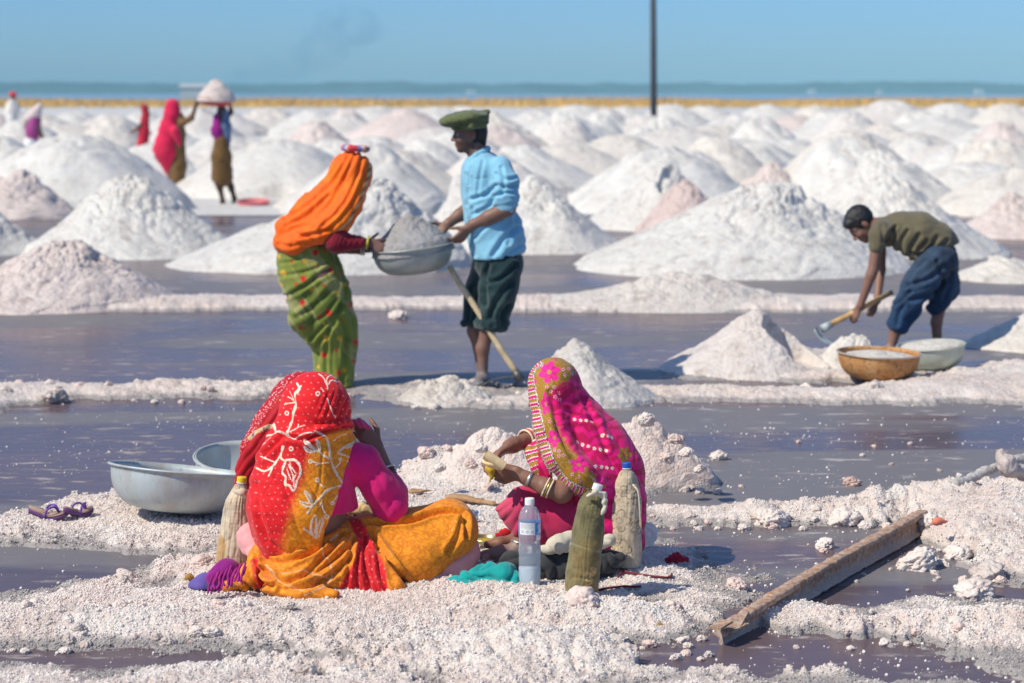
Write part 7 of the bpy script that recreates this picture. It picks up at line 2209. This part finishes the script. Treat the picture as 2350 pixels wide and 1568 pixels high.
# bread and yellow cloth in the hands of the pink veiled woman
D = 8.36
r = thing('bread_roll', 'rolled pale flat bread held in the hands of the pink veiled woman', 'bread', Q(1140, 1058, D))
M_BREAD = mat_plain('flat_bread', (0.84, 0.63, 0.34), 0.75, var=0.12, vscale=40, bumps=0.2)
a0, a1 = Q(1113, 1042, D - 0.03), Q(1156, 1070, D - 0.02)
ax = _unit(a1 - a0)
n, mm = 40, 8
th = np.linspace(0, 4.6 * math.pi, n * 2)
A_ = _unit(np.cross(ax, (0, 0, 1))); B_ = np.cross(ax, A_)
ps = []
for s in np.linspace(0, 1, mm):
    rr = 0.010 + 0.0095 * th / th[-1]
    ps.append(a0 + (a1 - a0) * s + rr[:, None] * (np.cos(th)[:, None] * A_ + np.sin(th)[:, None] * B_))
V = np.stack(ps, 1).reshape(-1, 3)
mk('roll', V, grid_faces(len(th), mm), M_BREAD, r)
V, F = tube([Q(1108, 1058, D - 0.02), Q(1125, 1066, D - 0.03), Q(1144, 1074, D - 0.02)], (0.008, 0.012, 0.009), 12)
mk('torn_piece', V + 0.003 * fbm(V * 60, 2, 3)[:, None], F, M_BREAD, r)
rag('yellow_cloth', 'knotted yellow cloth hanging from the hands of the pink veiled woman', 'cloth', 8.40, [(1118, 1074, -0.02), (1126, 1078, -0.02), (1128, 1092, -0.02), (1124, 1104, -0.02)], [6, 8, 5, 2.5], (0.52, 0.33, 0.02), 27, 0.004, 40, 0.0032, zmin=None, k=0.01)
rag('pink_cloth', 'folded pink cloth at the mouth of the red veiled woman', 'cloth', 8.36, [(808, 968, 0), (826, 972, 0), (845, 982, 0)], [6, 8, 5], (0.66, 0.08, 0.22), 29, 0.004, 40, 0.0035, zmin=None, k=0.01)
rag('food_parcel', 'open food parcel with bread behind the magenta sleeve', 'food', 8.62, [(800, 1172, 0), (830, 1168, 0), (858, 1176, 0)], [9, 10, 7], (0.62, 0.44, 0.22), 31, 0.004, 20, 0.004, zmin=None)
# sticks among the far mounds
for x0, y0, x1, y1, lab in ((945, 440, 950, 398, 'shorter orange stick standing among the mounds'), (984, 432, 988, 374, 'taller orange stick standing among the mounds')):
    a_, b_ = Q(x0, y0 + 6, 38), Q(x1, y1, 38)
    o = mk('wooden_stick', *tube([a_, (a_ + b_) / 2 + 0.005, b_], (0.028, 0.026, 0.022), 10), M_WOOD, None, loc=a_)
    tag(o, lab, 'stick')

# ------------------------------------------------------------------ loose salt clods
def clod_mesh(seed):
    iv, jf = ico()
    V, F = iv.copy(), jf.copy()
    for _ in range(4):
        e = {}; nV = V.tolist(); nF = []
        def mid(a, b):
            k = (min(a, b), max(a, b))
            if k not in e:
                p = (V[a] + V[b]) / 2; e[k] = len(nV); nV.append((p / np.linalg.norm(p)).tolist())
            return e[k]
        for a, b, c in F:
            ab, bc, ca = mid(a, b), mid(b, c), mid(c, a)
            nF += [(a, ab, ca), (b, bc, ab), (c, ca, bc), (ab, bc, ca)]
        V, F = np.array(nV), np.array(nF)
    d = 1 + 0.30 * fbm(V * 1.3 + seed * 9, 3, seed) + 0.22 * (pebble(V * 2.6 + seed, seed + 5) - 0.4) + 0.13 * (pebble(V * 6.0, seed + 6) - 0.5) + 0.09 * (pebble(V * 12.0, seed + 7) - 0.5)
    return V * d[:, None] * np.array((1.15, 0.95, 0.72)), F
M_CLOD = mat_salt('salt_lump', 80.0, 0.5, False, (0.72, 0.65, 0.60), (0.77, 0.72, 0.68), (0.62, 0.50, 0.45), 0.5)
_cl = []
for k in range(7):
    me = mesh_data('clod', *clod_mesh(k + 1)); me.materials.append(M_CLOD); _cl.append(me)
def clod(x, y, r, label, group, k, tint, z=None):
    p = G(x, y, 0.03)
    zz = float(ground_h(p[0], p[1], False)) if z is None else z
    o = bpy.data.objects.new('salt_clod', _cl[k % 7])
    s = r * p[1] / FPX
    o.location = (p[0], p[1], max(zz, 0.0) + s * 0.30)
    o.scale = (s, s, s)
    o.rotation_euler = (0.4 * math.sin(k * 1.7), 0.3 * math.cos(k * 2.1), k * 2.4)
    o.color = tint + (1,)
    link(o)
    return tag(o, label, 'salt clod', group)
TP, TW, TG = (0.98, 0.86, 0.83), (1.0, 0.97, 0.95), (0.80, 0.77, 0.75)
BIG = [(292, 1318, 24, 'large grey-white salt clod at the edge of the left pool', TW), (286, 1333, 17, 'grey salt clod leaning on the large clod by the left pool', TG), (470, 1300, 25, 'pink salt clod left of the yellow-capped bottle', TP),
       (145, 1360, 13, 'small salt clod on the far bank of the left pool corner', TW), (552, 1395, 19, 'white salt clod on the crust under the orange skirt', TW), (1348, 1372, 19, 'pink salt clod at the foot of the olive bottle', TP),
       (1125, 1130, 19, 'salt clod shaded on one side, below the yellow cloth', TP), (1770, 1190, 36, 'largest salt lump on the berm left of the rail', TW), (1940, 1188, 30, 'salt lump with a greenish tip on the berm beside the rail', TW),
       (1650, 1040, 17, 'flat salt clod floating alone behind the berm', TW), (1952, 1098, 16, 'reddish salt clod alone in the middle of the brine', (0.80, 0.62, 0.58)), (1893, 1240, 20, 'salt clod in the pool left of the rail', TW),
       (2105, 1285, 40, 'broad salt lump in the pool right of the rail', TW), (2232, 1352, 36, 'white salt lump near the right berm', TW), (2262, 1310, 34, 'low grey salt lump at the right edge pool', TG), (2125, 1212, 24, 'rounded salt lump at the far end of the rail', TW),
       (2195, 1262, 24, 'salt lump below the orange wrapper', TW), (1340, 1418, 34, 'flat pinkish salt cake in front of the olive bottle', TP), (1545, 1412, 20, 'pink salt clod halfway to the rail end', TP), (1690, 1338, 22, 'pinkish salt clod at the tip of the middle bank', TP),
       (705, 1540, 20, 'grey salt clod in the bottom left brine strip', TG), (862, 1548, 18, 'rounded grey salt clod at the end of the bottom strip', TG), (1440, 1500, 22, 'grey salt clod beside the black plastic tangle', TG), (1310, 1455, 20, 'salt clod in the middle of the foreground crust', TW),
       (1850, 890, 15, 'single salt clod on the berm below the scooped cone', TW), (2010, 900, 13, 'dark-shaded clod on the berm below the rusty pan', TG), (915, 722, 18, 'white salt cake on the brine behind the lifted pan', TW), (130, 912, 30, 'grey salt lump on the left end of the middle berm', TG)]
for k, (x, y, r, lab, t) in enumerate(BIG):
    clod(x, y, r, lab, None, k, t)
# lumps lying on the heap behind the pink veiled woman
for k, (x, y, r) in enumerate(((1484, 964, 22), (1552, 1008, 18), (1575, 1038, 16), (1606, 1076, 15), (1530, 1050, 18), (1105, 1030, 14), (1010, 1074, 14), (1080, 1066, 15))):
    o = clod(x, 1100, r, 'salt lump on the heaps behind the pink veiled woman', 'salt lumps on the heaps behind the pink veiled woman', k + 3, (TW, TP, TW)[k % 3])
    D_ = 10.05 - 0.1 * (y > 1030)
    o.location = tuple(Q(x, y, D_)); o.scale = tuple(v * 0.8 for v in o.scale)
# more small clods nobody could tell apart
zones = [(0, 520, 1395, 1480 , 40, 'on the rough crust at bottom left', (7, 17)), (560, 1280, 1392, 1470, 20, 'on the crust below the seated women', (5, 12)), (930, 1650, 1085, 1130, 34, 'on the heap behind the pink veiled woman', (8, 20)),
         (1480, 2100, 1175, 1205, 24, 'along the berm left of the rail', (6, 15)), (1780, 2340, 1400, 1475, 20, 'along the right foreground berm', (6, 15)), (0, 840, 880, 915, 24, 'along the left middle berm', (5, 11)),
         (930, 1500, 895, 938, 22, 'round the pile at the hoe blade', (7, 16)), (1820, 2330, 1225, 1350, 22, 'in the pool right of the rail', (4, 11)), (1700, 2340, 1000, 1110, 14, 'floating in the wide brine behind the berm', (4, 9)),
         (1350, 1640, 1440, 1500, 18, 'near the rail end in the foreground', (6, 15)), (0, 960, 1535, 1560, 18, 'along the bottom brine strip', (5, 12)), (2120, 2349, 1230, 1330, 14, 'on the right hump', (7, 16))]
rnd = random.Random(5)
for zi, (x0, x1, y0, y1, n, where, rr) in enumerate(zones):
    for k in range(n):
        t = (TP, TW, TG, TW)[rnd.randrange(4)]
        clod(rnd.uniform(x0, x1), rnd.uniform(y0, y1), rnd.uniform(rr[0], rr[1]) * (0.6 + 0.5 * rnd.random()), 'small loose salt clod ' + where, 'small salt clods ' + where, rnd.randrange(100), t)
